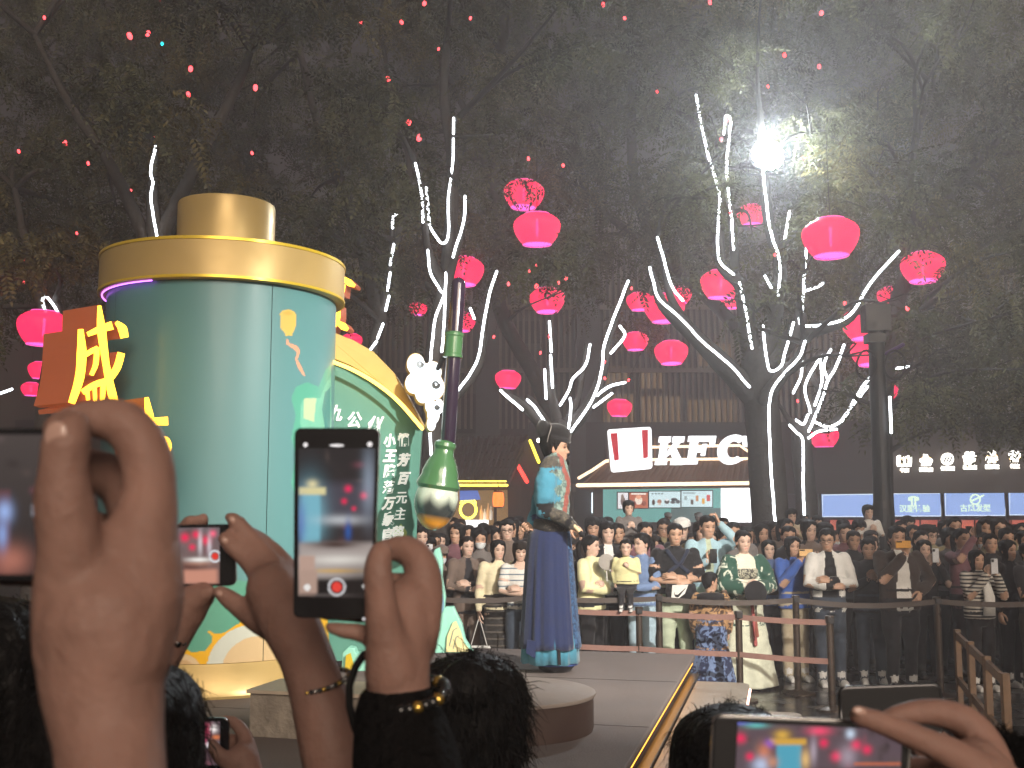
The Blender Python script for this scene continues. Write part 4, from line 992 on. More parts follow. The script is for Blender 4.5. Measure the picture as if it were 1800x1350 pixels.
# ---------------------------------------------------------------- left kiosk
YK = 18.0
kl = thing('snack_kiosk', GP(850, YK + .7), 'snack kiosk with dark tiled roof and yellow light line, left of the performer', 'kiosk')
M_yel = glow('yellow_line', (1.0, .66, .08), 3.5); M_redn = glow('red_neon', (1.0, .04, .03), 4.0)
roofq = [P(780, 772, YK + 1.2), P(930, 768, YK + 1.2), P(892, 852, YK), P(770, 854, YK)]
rf = MB().prism(roofq, (0, .05, -.12)).build('roof', M_tile, kl)
for i in range(16):
    t = (i + .5) / 16
    a = roofq[0].lerp(roofq[1], t); b = roofq[3].lerp(roofq[2], t)
    MB().tube([a + Vector((0, -.02, .03)), b + Vector((0, -.02, .03))], .035, 6).build('tile_rib', M_tile, rf)
for i in range(1, 6):
    t = i / 6; a = roofq[0].lerp(roofq[3], t); b = roofq[1].lerp(roofq[2], t)
    MB().tube([a + Vector((0, -.03, .02)), b + Vector((0, -.03, .02))], .02, 5).build('tile_course', M_tile, rf)
MB().tube([P(800, 853, YK - .05), P(891, 853, YK - .05)], .035, 6).build('eave_light', M_yel, kl)
MB().tube([P(800, 846, YK - .02), P(889, 846, YK - .02)], .02, 6).build('eave_light', M_yel, kl)
w = MB(); slab(w, [(890, 800), (930, 768), (948, 815), (948, 960), (895, 960)], YK + .9, .2); w.build('gable_wall', M_wood, kl)
MB().tube([P(932, 775, YK + .8), P(947, 812, YK + .8)], .04, 6).build('neon_bar', glow('yellow_neon', (1, .75, .05), 4), kl)
MB().tube([P(910, 818, YK + .7), P(926, 846, YK + .7)], .05, 6).build('neon_bar', M_redn, kl)
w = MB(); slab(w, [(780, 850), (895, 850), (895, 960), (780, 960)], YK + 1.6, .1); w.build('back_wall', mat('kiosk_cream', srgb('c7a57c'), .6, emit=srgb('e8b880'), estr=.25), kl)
for a, c in ((868, 873), (893, 912), (916, 930)):
    w = MB(); slab(w, [(a, 852), (c, 852), (c, 960), (a, 960)], YK + .1, .2); w.build('post', M_wood, kl)
w = MB(); slab(w, [(808, 860), (838, 858), (845, 878), (808, 880)], YK + .3, .04); w.build('awning_panel', glow('awning_glow', srgb('6c86d8'), .8), kl)  # bluish awning under the eave; its brightness is put in as emission
w = MB(); slab(w, [(818, 914), (858, 914), (858, 935), (818, 935)], YK + .2, .5); w.build('lit_counter', glow('counter_white', (1, .98, .95), 1.6), kl)
ring = [P(823 + 14 * math.cos(a), 896 + 15 * math.sin(a), YK + .4) for a in np.linspace(0, 2 * math.pi, 24)]
MB().tube(ring, .035, 6, caps=False).build('neon_ring', glow('lemon_neon', (1, .85, .08), 4), kl)
for s_ in (-1, 1):
    MB().tube([P(823 + s_ * 5, 882, YK + .4), P(823 + s_ * 9, 876, YK + .4), P(823 + s_ * 13, 884, YK + .4)], .03, 6).build('neon_ring', glow('lemon_neon', (1, .85, .08), 4), kl)
M_bottle = [mat('bottle_amber', srgb('e0a060'), .3, emit=(1, .6, .3), estr=.4), mat('bottle_pale', srgb('e6d9c8'), .3, emit=(1, .85, .7), estr=.4)]
for i, (px, h) in enumerate([(846, 26), (852, 20), (858, 30), (863, 24)]):
    b = P(px, 914, YK + .5); s = S(1, YK)
    q = MB().lathe([(3 * s, 0), (3 * s, h * .6 * s), (1.2 * s, h * .75 * s), (1.2 * s, h * s)], b, 12).build('bottle', M_bottle[i % 2], None, smooth=True, origin=b)
    tag(q, ['amber bottle on the lit counter of the snack kiosk, next to the neon ring', 'short pale bottle between two amber ones on the snack kiosk counter', 'tallest amber bottle on the snack kiosk counter', 'pale bottle nearest the red lantern on the snack kiosk counter'][i], 'bottle', 'bottles on the snack kiosk counter')
lan = thing('cylinder_lantern', P(876, 878, YK - .2), 'small glowing orange cylinder lantern hanging at the snack kiosk post', 'lantern')
s = S(1, YK - .2); c = P(876, 878, YK - .2)
MB().lathe([(6 * s, -13 * s), (9 * s, -11 * s), (10 * s, 0), (9 * s, 11 * s), (6 * s, 13 * s)], c, 20).build('shade', glow('orange_lantern', (1, .16, .03), 2.6), lan, smooth=True)
MB().lathe([(6.5 * s, 12 * s), (6.5 * s, 15 * s)], c, 16).build('top_cap', M_wood, lan); MB().lathe([(6.5 * s, -15 * s), (6.5 * s, -12 * s)], c, 16).build('bottom_cap', M_wood, lan)
MB().tube([c + Vector((0, 0, 14 * s)), c + Vector((0, .05, 26 * s))], .01, 5).build('cord', M_wire, lan)
bl = thing('bare_lamp', P(947, 774, YK + .2), 'small bare white lamp beside the yellow neon bar', 'lamp')
MB().ball(P(947, 774, YK + .2), .05, 10, 8).build('bulb', glow('bare_white', (1, .95, .85), 12), bl, smooth=True); MB().tube([P(947, 770, YK + .2), P(947, 762, YK + .4)], .015, 6).build('stem', M_black, bl)

# ---------------------------------------------------------------- fried chicken kiosk
YC = 20.0
kk = thing('fried_chicken_kiosk', GP(1180, YC + 1), 'kiosk with white KFC letters, striped sign box and brown tiled eave', 'kiosk')
M_ww = glow('warm_white_line', (1.0, .74, .48), 2.2); M_sign = glow('sign_white', (.97, .98, 1.0), 1.7); M_signred = glow('sign_red', (.62, .012, .03), 1.0)
eq = [P(1066, 810, YC + .7), P(1345, 806, YC + .7), P(1345, 852, YC), P(1018, 855, YC)]
ev = MB().prism(eq, (0, .05, -.08)).build('tiled_eave', M_tile2, kk)
for i in range(30):
    t = (i + .5) / 30; a = eq[0].lerp(eq[1], t); b = eq[3].lerp(eq[2], t)
    MB().tube([a + Vector((0, -.02, .02)), b + Vector((0, -.02, .02))], .035, 6).build('tile_rib', M_tile2, ev)
w = MB(); slab(w, [(1066, 770), (1345, 766), (1345, 808), (1066, 811)], YC + .8, .6); w.build('upper_wall', mat('kiosk_wall', srgb('4b3f3c'), .6, noise_amt=.1), kk)
for i in range(22):
    px = 1150 + i * 8.6
    w = MB(); slab(w, [(px, 770), (px + 3, 770), (px + 3, 807), (px, 807)], YC + .75, .05); w.build('batten', M_tile2, kk)
MB().tube([P(1016, 853, YC - .05), P(1335, 849, YC - .05)], .055, 6).build('eave_light', M_ww, kk)
MB().tube([P(1018, 840, YC + .1), P(1042, 826, YC + .3), P(1064, 811, YC + .5), P(1080, 808, YC + .6)], .045, 6).build('roof_light', M_ww, kk)
MB().tube([P(1145, 808, YC + .6), P(1335, 806, YC + .6)], .04, 6).build('roof_light', M_ww, kk)
MB().tube([P(1145, 786, YC + .7), P(1300, 783, YC + .7), P(1322, 798, YC + .6)], .04, 6).build('roof_light', M_ww, kk)
# interior
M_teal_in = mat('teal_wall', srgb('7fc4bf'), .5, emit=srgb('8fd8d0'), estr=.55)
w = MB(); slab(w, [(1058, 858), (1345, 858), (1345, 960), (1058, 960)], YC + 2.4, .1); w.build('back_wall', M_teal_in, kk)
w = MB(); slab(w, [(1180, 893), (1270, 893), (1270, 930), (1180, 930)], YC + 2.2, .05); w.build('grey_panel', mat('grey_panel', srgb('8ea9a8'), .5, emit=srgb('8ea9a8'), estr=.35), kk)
w = MB(); slab(w, [(1044, 856), (1060, 856), (1060, 960), (1044, 960)], YC + .2, .4); w.build('pillar', M_steelgrey, kk)
w = MB(); slab(w, [(1060, 918), (1345, 918), (1345, 960), (1060, 960)], YC + .3, .5); w.build('counter', M_steelgrey, kk)
w = MB(); slab(w, [(1268, 857), (1330, 857), (1330, 935), (1268, 935)], YC + .35, .05); w.build('lit_poster', glow('poster_white', (.97, .97, 1), 3.0), kk)
M_screen = vmat('menu_screen', emission=1.15, rough=.2)
def menu(a, b, c, d, name, fn):
    q = [P(a, d, YC + 1.1), P(c, d, YC + 1.1), P(a, b, YC + 1.1), P(c, b, YC + 1.1)]
    fr = MB(); slab(fr, [(a - 1.5, b - 1.5), (c + 1.5, b - 1.5), (c + 1.5, d + 1.5), (a - 1.5, d + 1.5)], YC + 1.11, .08); f = fr.build('menu_screen', M_black, kk)
    painted('screen_picture', 80, 44, quadmap(*q), fn, M_screen, f)
def blobs(bgc, items):
    def fn(u, v):
        c = np.tile(np.array(bgc, float), (len(u), 1))
        for (x, y, rx, ry, colr) in items:
            c[((u - x) / rx) ** 2 + ((v - y) / ry) ** 2 < 1] = srgb(colr)
        return c
    return fn
def rects(base, items):
    def fn(u, v):
        c = base(u, v)
        for (a, b, d, e, colr) in items: c[(u > a) & (u < d) & (v > b) & (v < e)] = srgb(colr)
        return c
    return fn
pale = srgb('cfe6ea')
menu(1086, 866, 1104, 894, 'a', rects(blobs(srgb('e8e4e6'), [(.5, .45, .22, .3, '6d5a55'), (.45, .7, .14, .2, '8c7a70')]), [(.42, .05, .56, .2, '9a8070')]))
menu(1106, 866, 1139, 893, 'b', rects(blobs(srgb('b9684f'), [(.5, .5, .2, .28, 'f0dccb'), (.5, .72, .14, .14, 'e8a583'), (.25, .3, .12, .16, '7d3528'), (.78, .3, .12, .16, '8a4030')]), [(.1, .88, .9, .96, 'f6efe6')]))
cups = rects(blobs(pale, [(.14, .32, .05, .18, '4b3a34'), (.33, .36, .07, .15, 'a8705a'), (.57, .36, .08, .14, '4f4a4a'), (.57, .48, .06, .07, 'e9e9ea'), (.80, .5, .10, .1, '3f3f44'), (.92, .36, .07, .12, '55565a'), (.76, .33, .08, .10, '5c5c60')]), [(.29, .16, .37, .3, 'd8c6b8')])
menu(1141, 864, 1196, 892, 'c', rects(cups, [(.08 + .1 * i, .82, .15 + .1 * i, .9, '3b5a60') for i in range(4)]))
menu(1198, 863, 1252, 891, 'd', rects(blobs(pale, []), [(.10, .42, .17, .68, '8ea0a0'), (.30, .16, .38, .45, '5f544f'), (.46, .35, .55, .70, 'c58a5c'), (.66, .2, .75, .52, 'e0a63a'), (.82, .35, .93, .75, 'c9342e'), (.05, .84, .45, .9, '3b5a60')]))
# sign box and letters
sgp = [(1067, 755), (1145, 750), (1147, 824), (1074, 831)]
def rounded_quad(q, r=6, n=4):
    out = []
    for i in range(4):
        p = Vector((*q[i], 0)); a = Vector((*q[i - 1], 0)); b = Vector((*q[(i + 1) % 4], 0))
        A_ = p + (a - p).normalized() * r; B_ = p + (b - p).normalized() * r
        for k_ in range(n + 1):
            t = k_ / n; v = A_ * (1 - t) ** 2 + p * 2 * t * (1 - t) + B_ * t ** 2; out.append((v.x, v.y))
    return out
w = MB(); slab(w, rounded_quad(sgp), YC - .30, .28, 0, 1); sb_ = w.build('sign_box', [M_sign, mat('sign_side', srgb('b9b4ad'), .4)], kk)
for q in ([(1073, 762), (1085, 761), (1088, 808), (1080, 810)], [(1128, 756), (1139, 755), (1139, 804), (1131, 806)]):
    w = MB(); slab(w, q, YC - .315, .012); w.build('red_stripe', M_signred, sb_)
def letter(polys, x0, y0, w_, h_, sh=.16):
    o_ = MB()
    for j, pl in enumerate(polys):
        q = [(x0 + x * w_ + sh * y * h_, y0 - y * h_) for x, y in pl]
        slab(o_, q, YC - .12 - .003 * j, .2)
    o_.build('letter', M_sign, kk)
LK = [[(0, 0), (.46, 0), (.46, .2), (.38, .2), (.38, .8), (.46, .8), (.46, 1), (0, 1), (0, .8), (.1, .8), (.1, .2), (0, .2)],
      [(.36, .36), (.62, .8), (.55, .8), (.55, 1), (1.0, 1), (1.0, .8), (.90, .8), (.66, .5), (.36, .22)], [(.46, .56), (.70, .2), (.62, .2), (.62, 0), (1.12, 0), (1.12, .2), (1.02, .2), (.68, .66)]]
LF = [[(0, 0), (.5, 0), (.5, .2), (.4, .2), (.4, .8), (.5, .8), (.5, 1), (0, 1), (0, .8), (.1, .8), (.1, .2), (0, .2)], [(.4, .8), (.4, 1), (1.08, 1), (1.08, .62), (.92, .62), (.88, .8)], [(.38, .42), (.38, .6), (.6, .6), (.62, .72), (.76, .72), (.76, .3), (.62, .3), (.6, .42)]]
letter(LK, 1152, 817, 44, 50); letter(LF, 1204, 816, 44, 50)
ca = [(.5 + .56 * math.cos(R(a)), .5 + .53 * math.sin(R(a))) for a in range(48, 318, 10)]; ci = [(.54 + .27 * math.cos(R(a)), .5 + .30 * math.sin(R(a))) for a in range(310, 46, -10)]
letter([ca + [(.95, .12)] + ci, [(.80, .98), (.98, .98), (1.0, 1.06), (1.08, 1.06), (1.06, .60), (.92, .60), (.86, .74)]], 1262, 815, 46, 50)
w = MB(); slab(w, [(1372, 806), (1384, 806), (1384, 836), (1372, 836)], YC + .4, .06); ns = thing('neon_bracket_sign', P(1378, 840, YC + .4), 'small yellow neon bracket sign right of the big trunk', 'light sign')
w.build('backing', M_black, ns)
MB().tube([P(x, y, YC + .35) for x, y in [(1372, 812), (1376, 806), (1380, 808), (1381, 834)]], .03, 6).build('neon_tube', M_yel, ns); MB().tube([P(x, y, YC + .35) for x, y in [(1371, 818), (1376, 816), (1376, 826), (1371, 830)]], .025, 6).build('neon_tube', M_yel, ns)

# ---------------------------------------------------------------- black wall with icon signs
YR = 19.0
rs = thing('icon_shop', GP(1620, YR + .8), 'black fronted shop with a row of white glowing icons and blue panels', 'shop')
w = MB(); slab(w, [(1372, 742), (1900, 730), (1900, 866), (1372, 868)], YR, 1.0); w.build('fascia', mat('fascia_black', srgb('2f2b2d'), .55, noise_amt=.2, noise_scale=2), rs)
MB().tube([P(1560, 766, YR - .02), P(1640, 762, YR - .02), P(1800, 750, YR - .02)], .012, 5).build('wire', M_wire, rs)
w = MB(); slab(w, [(1372, 868), (1900, 866), (1900, 960), (1372, 960)], YR + 1.4, .1); w.build('back_wall', mat('shop_back', srgb('5a3b34'), .6), rs)
M_icon = glow('icon_white', (1.0, .95, .86), 3.6)
M_iconwarm = glow('icon_halo_led', (1.0, .62, .25), 4.0)
def icon(cx, cy, kind):
    o_ = thing('icon_sign', P(cx, cy, YR - .1), {'book': 'glowing white open book icon at the left end of the icon row', 'cup': 'glowing white steaming bowl icon, second in the icon row', 'ball': 'glowing white striped ball icon, third in the icon row', 'gift': 'glowing white gift box icon, fourth in the icon row', 'person': 'glowing white seated figure icon, fifth in the icon row', 'hat': 'glowing white chef hat icon at the right end of the icon row'}[kind], 'light sign', 'white icon signs on the black wall')
    W = MB()
    def pz(pts, j=0): slab(W, [(cx + x, cy + y) for x, y in pts], YR - .12 - .002 * j, .05)
    circ = lambda x, y, r, n=16, ry=None: [(x + r * math.cos(2 * math.pi * k / n), y + (ry or r) * math.sin(2 * math.pi * k / n)) for k in range(n)]
    if kind == 'book':
        pz([(-13, -9), (-9, -11), (0, -8), (9, -11), (13, -9), (13, -7), (-13, -7)]); pz([(-13, -7), (-7, -7), (-7, 4), (-13, 4)], 1); pz([(-2, -7), (2, -7), (2, 4), (-2, 4)], 1); pz([(7, -7), (13, -7), (13, 4), (7, 4)], 1); pz([(-13, 4), (13, 4), (12, 9), (-12, 9)], 2)
    elif kind == 'cup':
        pz([(-10, -4), (10, -4), (12, 0), (8, 9), (-8, 9), (-7, 4), (-11, 1)]); pz([(-4, -12), (3, -11), (4, -5), (-4, -5)], 1)
    elif kind == 'ball':
        pz(circ(0, -1, 11)); 
    elif kind == 'gift':
        pz([(-12, -5), (12, -5), (11, 0), (-11, 0)]); pz([(-10, 0), (10, 0), (9, 10), (-9, 10)], 1); pz(circ(-4, -8, 4.5, 10), 2); pz(circ(4, -8, 4.5, 10), 3)
    elif kind == 'person':
        pz(circ(0, -9, 7, 10, 5)); pz([(-9, -2), (9, -2), (11, 4), (6, 4), (7, 9), (3, 9), (2, 5), (-2, 5), (-3, 9), (-7, 9), (-6, 4), (-11, 4)], 1)
    else:
        pz([(-10, -8), (-4, -12), (4, -12), (10, -8), (10, -2), (6, 3), (7, 8), (-7, 8), (-6, 3), (-10, -2)])
    W.build('icon', M_icon, o_)
    if kind == 'ball':
        for dx in (-5, 0, 5):
            W2 = MB(); slab(W2, [(cx + dx - 3, cy + 4), (cx + dx - 1, cy + 5), (cx + dx + 4, cy - 5), (cx + dx + 2, cy - 6)], YR - .128, .01); W2.build('stripe', M_black, o_)
    # warm halo lamp strip mounted behind the icon on stand-offs, shining onto the wall
    MB().tube([P(cx + 9 * math.cos(a), cy + 7 * math.sin(a), YR - .045) for a in np.linspace(0, 2 * math.pi, 12)], .02, 4, caps=False).build('halo_light', M_iconwarm, o_)
    MB().tube([P(cx - 6, cy + 16, YR - .045), P(cx + 6, cy + 16, YR - .045)], .02, 4).build('halo_light', M_iconwarm, o_)
    txt = {'book': '书店', 'cup': '茶饮店', 'ball': '体验馆', 'gift': '礼品店', 'person': '摄影馆', 'hat': '餐饮'}[kind]
    place_text('lettering', txt, S(8.2, YR), P(cx, cy + 16, YR - .11), (1, 0, 0), (0, 0, 1), M_icon, o_, depth=.02, bold=.003)
for cx, cy, kd in [(1590, 811, 'book'), (1628, 810, 'cup'), (1666, 808, 'ball'), (1705, 806, 'gift'), (1744, 805, 'person'), (1784, 804, 'hat')]: icon(cx, cy, kd)
M_blue = glow('panel_blue', srgb('93b2ee'), 1.0); M_frame = glow('panel_edge', (.75, .85, 1), 1.1); M_lime = glow('panel_letter', srgb('d9f2d9'), 1.25)
def bpanel(a, b, c, d, label, text=None, icn=None):
    o_ = thing('blue_panel', P((a + c) / 2, d, YR), label, 'light panel', 'blue light panels of the shop')
    w_ = MB(); slab(w_, [(a, b), (c, b - (c - a) * .012), (c, d), (a, d)], YR + .05, .08); w_.build('face', M_blue, o_)
    MB().tube([P(a + 1, b + 1, YR + .04), P(c - 1, b + 1 - (c - a) * .012, YR + .04), P(c - 1, d - 1, YR + .04), P(a + 1, d - 1, YR + .04), P(a + 1, b + 1, YR + .04)], .012, 4).build('edge_light', M_frame, o_)
    for xx in (a - 2.2, c + 2.2): MB().box((P(xx, 880, YR).x, (YR + .05) * KD + .02, P(xx, 890, YR).z - .02), (.06, .12, .92)).build('mullion', M_black, o_)
    if text: place_text('lettering', text, S(13.5, YR), P((a + c) / 2, d - 13, YR + .03), (1, 0, 0), (0, 0, 1), M_lime, o_, depth=.006, bold=.004)
    if icn == 'robe':
        w_ = MB(); cx, cy = (a + c) / 2 - 2, b + 14; slab(w_, [(cx + x, cy + y) for x, y in [(-9, -7), (-3, -9), (3, -9), (9, -7), (10, -1), (5, -1), (4, 9), (-4, 9), (-5, -1), (-10, -1)]], YR + .025, .01); w_.build('robe_icon', M_lime, o_)
        w_ = MB(); slab(w_, [(cx + x, cy + y) for x, y in [(-1, -6), (1, -6), (1, 7), (-1, 7)]], YR + .02, .004); w_.build('robe_seam', M_blue, o_)
    if icn == 'comb':
        cx, cy = (a + c) / 2, b + 13
        MB().tube([P(cx + 8.5 * math.cos(t), cy + 8.5 * math.sin(t), YR + .03) for t in np.linspace(0, 2 * math.pi, 24)], .022, 5, caps=False).build('bowl_icon', M_lime, o_)
        MB().tube([P(cx - 7, cy + 3, YR + .03), P(cx + 14, cy - 7, YR + .03)], .024, 5).build('comb_icon', M_lime, o_)
bpanel(1445, 869, 1543, 909, 'plain blue light panel left of the lamp post')
bpanel(1561, 867, 1655, 908, 'blue light panel with a robe icon and four characters', '汉服体验', 'robe')
bpanel(1661, 865, 1768, 907, 'blue light panel with a comb icon and four characters', '古风发型', 'comb')
bpanel(1774, 862, 1880, 906, 'blue light panel cut off by the right edge of the picture')
for i in range(12):
    a = 1460 + i * 32; w = MB(); slab(w, [(a, 914), (a + 28, 914), (a + 28, 940), (a, 940)], YR + .3, .05); w.build('orange_pane', mat('orange_pane', srgb('c9604a'), .4, emit=srgb('d06048'), estr=.45), rs)
# ================================================================ people: one body builder
M_skin = [mat('skin_%d' % i, c, .55, attr='tint', sub=.12, noise_amt=.06, noise_scale=14, spec=.4) for i, c in enumerate([(.56, .37, .27), (.50, .31, .215), (.60, .42, .33), (.44, .27, .18)])]
M_hair = [mat('hair_%d' % i, c, .55, noise_amt=.3, noise_scale=30, bump=.5, bump_scale=60, spec=.12) for i, c in enumerate([(.010, .009, .009), (.018, .013, .011), (.035, .020, .013)])]
M_glassf = mat('spectacle_frame', (.02, .02, .02), .3)
M_maskw = mat('face_mask', (.62, .66, .68), .8)
_HZ = np.array([-.115, -.06, -.02, 0, .012, .026, .04, .055, .07, .088, .105, .122, .14, .165, .185, .203, .216, .223, .226])
_HW = np.array([.060, .054, .051, .047, .048, .053, .058, .062, .066, .069, .0715, .0735, .0745, .0735, .069, .058, .042, .024, .002])
_HF = np.array([.040, .042, .050, .070, .082, .086, .087, .087, .0875, .087, .086, .090, .092, .089, .080, .064, .045, .026, .002])
_HB = np.array([.068, .060, .056, .056, .058, .062, .066, .072, .080, .088, .095, .100, .104, .103, .096, .080, .058, .034, .003])
def head_grid(nu, nz, off=None, zlo=-.115, zhi=.226):
    """rings of a head (chin at z=0, crown .226, facing -y); off(theta_deg_from_front, z)-> extra radius"""
    zs = np.interp(np.linspace(0, 1, nz), np.linspace(0, 1, len(_HZ)), _HZ) if zlo == -.115 else np.linspace(zlo, zhi, nz)
    th = np.linspace(-180, 180, nu, endpoint=False)
    T, Z = np.meshgrid(th, zs); t = np.radians(T)
    zc = np.clip(Z, -.115, .226)
    w = np.interp(zc, _HZ, _HW); f = np.interp(zc, _HZ, _HF); b = np.interp(zc, _HZ, _HB)
    sx = np.sin(t); cyy = np.cos(t)                      # front is cos=1 -> -y
    k = np.where(cyy > 0, f, b)
    pw = 2.25
    rr = (np.abs(sx / w) ** pw + np.abs(cyy / k) ** pw) ** (-1 / pw)
    X = rr * sx; Yv = -rr * cyy
    if off is not None:
        o = off(T, Z); nx = sx / w; ny = -cyy / k; nl = np.hypot(nx, ny)
        X = X + o * nx / nl; Yv = Yv + o * ny / nl
    return T, Z, X, Yv + .005
def grid_faces(nu, nz):
    F = []
    for i in range(nz - 1):
        for k in range(nu):
            k2 = (k + 1) % nu; F.append((i * nu + k, i * nu + k2, (i + 1) * nu + k2, (i + 1) * nu + k))
    F.append(tuple(range(nu))[::-1]); F.append(tuple((nz - 1) * nu + k for k in range(nu)))
    return F
def gs(x, s): return np.exp(-(x / s) ** 2)
def face_off(T, Z):
    x = np.abs(T)
    o = .020 * gs(T, 7) * np.clip((.118 - Z) / .045, 0, 1) * np.clip((Z - .060) / .010, 0, 1)       # nose
    o += .006 * gs(T, 10) * gs(Z - .068, .010)
    o -= .0075 * gs(x - 24, 11) * gs(Z - .106, .011)                                             # eye sockets
    o += .004 * gs(x - 26, 16) * gs(Z - .126, .008)                                              # brow
    o += .0045 * gs(T, 17) * gs(Z - .045, .005) + .0045 * gs(T, 15) * gs(Z - .034, .005) - .003 * gs(T, 17) * gs(Z - .0395, .0025)
    o += .004 * gs(T, 16) * gs(Z - .008, .010) + .004 * gs(x - 42, 16) * gs(Z - .078, .022)
    return o
NU, NZ = 44, 46
_T, _Z, _X, _Y = head_grid(NU, NZ, face_off)
# extra rows where the face is
def face_tint(T, Z, lips=(.82, .42, .40), brow=.16, eye=.05, makeup=0):
    c = np.ones(T.shape + (3,)); x = np.abs(T)
    def blend(m, colr):
        m = np.clip(m, 0, 1)[..., None]; c[:] = c * (1 - m) + np.array(colr) * m
    blend(.75 * gs(T, 16) * gs(Z - .039, .0075), lips)
    blend(.35 * gs(x - 40, 18) * gs(Z - .075, .02), (1.0, .78, .74))
    blend(1.1 * (np.abs(x - 25) < 13) * gs(Z - .128 - .003 * np.cos(np.radians((x - 20) * 6)), .0045), (brow, brow * .9, brow * .85))
    blend(.9 * ((x - 24) ** 2 / 13 ** 2 + (Z - .106) ** 2 / .0062 ** 2 < 1), (.42, .36, .33))
    blend(1.0 * ((x - 23.5) ** 2 / 7 ** 2 + (Z - .106) ** 2 / .0066 ** 2 < 1), (eye, eye, eye))
    blend(.8 * gs(Z - .112, .0025) * (np.abs(x - 24) < 14), (.12, .1, .1))
    blend(.35 * gs(T, 9) * gs(Z - .060, .005), (.55, .4, .38))
    return c
def head_geo(makeup=False):
    V = np.stack([_X, _Y, _Z], -1).reshape(-1, 3)
    tint = face_tint(_T, _Z, lips=(.75, .25, .25) if makeup else (.80, .50, .46)).reshape(-1, 3)
    F = grid_faces(NU, NZ)
    e = MB()
    for s_ in (-1, 1):
        e.ball((s_ * .0765, .012, .098), (.008, .019, .031), 8, 6, M=Euler((R(12), 0, s_ * R(-18))).to_matrix())
    EV = np.array(e.v); EF = [tuple(i + len(V) for i in f) for f in e.f]
    return np.concatenate([V, EV]), F + EF, np.concatenate([tint, np.ones((len(EV), 3)) * np.array([1, .86, .82])])
def smooth01(x): return np.clip(x, 0, 1) ** 2 * (3 - 2 * np.clip(x, 0, 1))
def hair_geo(style, seed=0):
    ph = seed * 1.7
    def strand(T, Z): return .0035 * np.sin(np.radians(T) * 17 + ph + Z * 20) + .0025 * np.sin(np.radians(T) * 31 + ph * 2 - Z * 30)
    zlo = {'short': -.03, 'crop': -.01, 'bald': 0, 'bob': -.055, 'long': -.30, 'tied': -.03, 'bun': -.03, 'fringe': -.30, 'mop': -.04}[style]
    def off(T, Z):
        x = np.abs(T)
        thick = {'short': .013, 'crop': .007, 'bob': .017, 'long': .014, 'tied': .010, 'bun': .013, 'fringe': .016, 'mop': .020}[style]
        if style in ('short', 'mop', 'crop'):
            line = np.interp(x, [0, 30, 52, 66, 80, 100, 125, 180], [.158, .155, .142, .112, .085, .075, .030, .008])
            if style == 'mop': line = np.interp(x, [0, 30, 52, 66, 80, 100, 180], [.140 + .006 * math.sin(ph), .138, .128, .10, .06, .045, -.005])
        elif style in ('tied', 'bun'):
            line = np.interp(x, [0, 30, 52, 70, 84, 105, 140, 180], [.164, .158, .142, .112, .100, .060, .02, .01])
        elif style == 'fringe':
            line = np.interp(x, [0, 20, 38, 50, 58, 75, 180], [.134, .134, .130, .09, -.02, -.30, -.30])
        else:
            part = 10 * math.sin(ph)
            line = np.interp(np.abs(T - part), [0, 20, 40, 50, 58, 75, 180], [.168, .156, .138, .10, .0, -.30, -.30]); 
            if style == 'bob': line = np.maximum(line, -.06)
        line = line + .006 * np.sin(np.radians(T) * 9 + ph)
        m = smooth01((Z - line) / .014)
        o = m * (thick + strand(T, Z)) - (1 - m) * .022
        o *= 1 - .96 * smooth01((Z - .188) / .036)
        if style in ('long', 'fringe'): o += m * np.where(Z < 0, .030 * smooth01(-Z / .06) + .012 * smooth01((-Z - .1) / .15), 0)
        if style == 'bob': o += m * np.where(Z < .03, .014, 0)
        return o
    nz = 40 if zlo > -.1 else 58
    T, Z, X, Yv = head_grid(48, nz, off, zlo, .2258)
    sc = 1 + .10 * smooth01((Z - .20) / .03)
    tk = {'crop': .006, 'mop': .020}.get(style, .014)
    Zv = Z + tk * smooth01((Z - .13) / .09) + .003 * np.sin(np.radians(T) * 5 + ph) * smooth01((Z - .13) / .05) * smooth01((.222 - Z) / .02)
    V = np.stack([X, Yv, Zv], -1).reshape(-1, 3); F = grid_faces(48, nz)
    extra = MB()
    if style == 'bun': extra.ball((0, .10, .20), (.045, .045, .042), 14, 10)
    if style == 'tied': extra.tube(spline([(0, .09, .15), (0, .15, .13), (0, .155, .02), (.01, .13, -.10)], 4), [.02, .026, .03, .033, .034, .034, .032, .03, .028, .026, .022, .016, .006], 10)
    if extra.n:
        F = F + [tuple(i + len(V) for i in f) for f in extra.f]; V = np.concatenate([V, np.array(extra.v)])
    return V, F
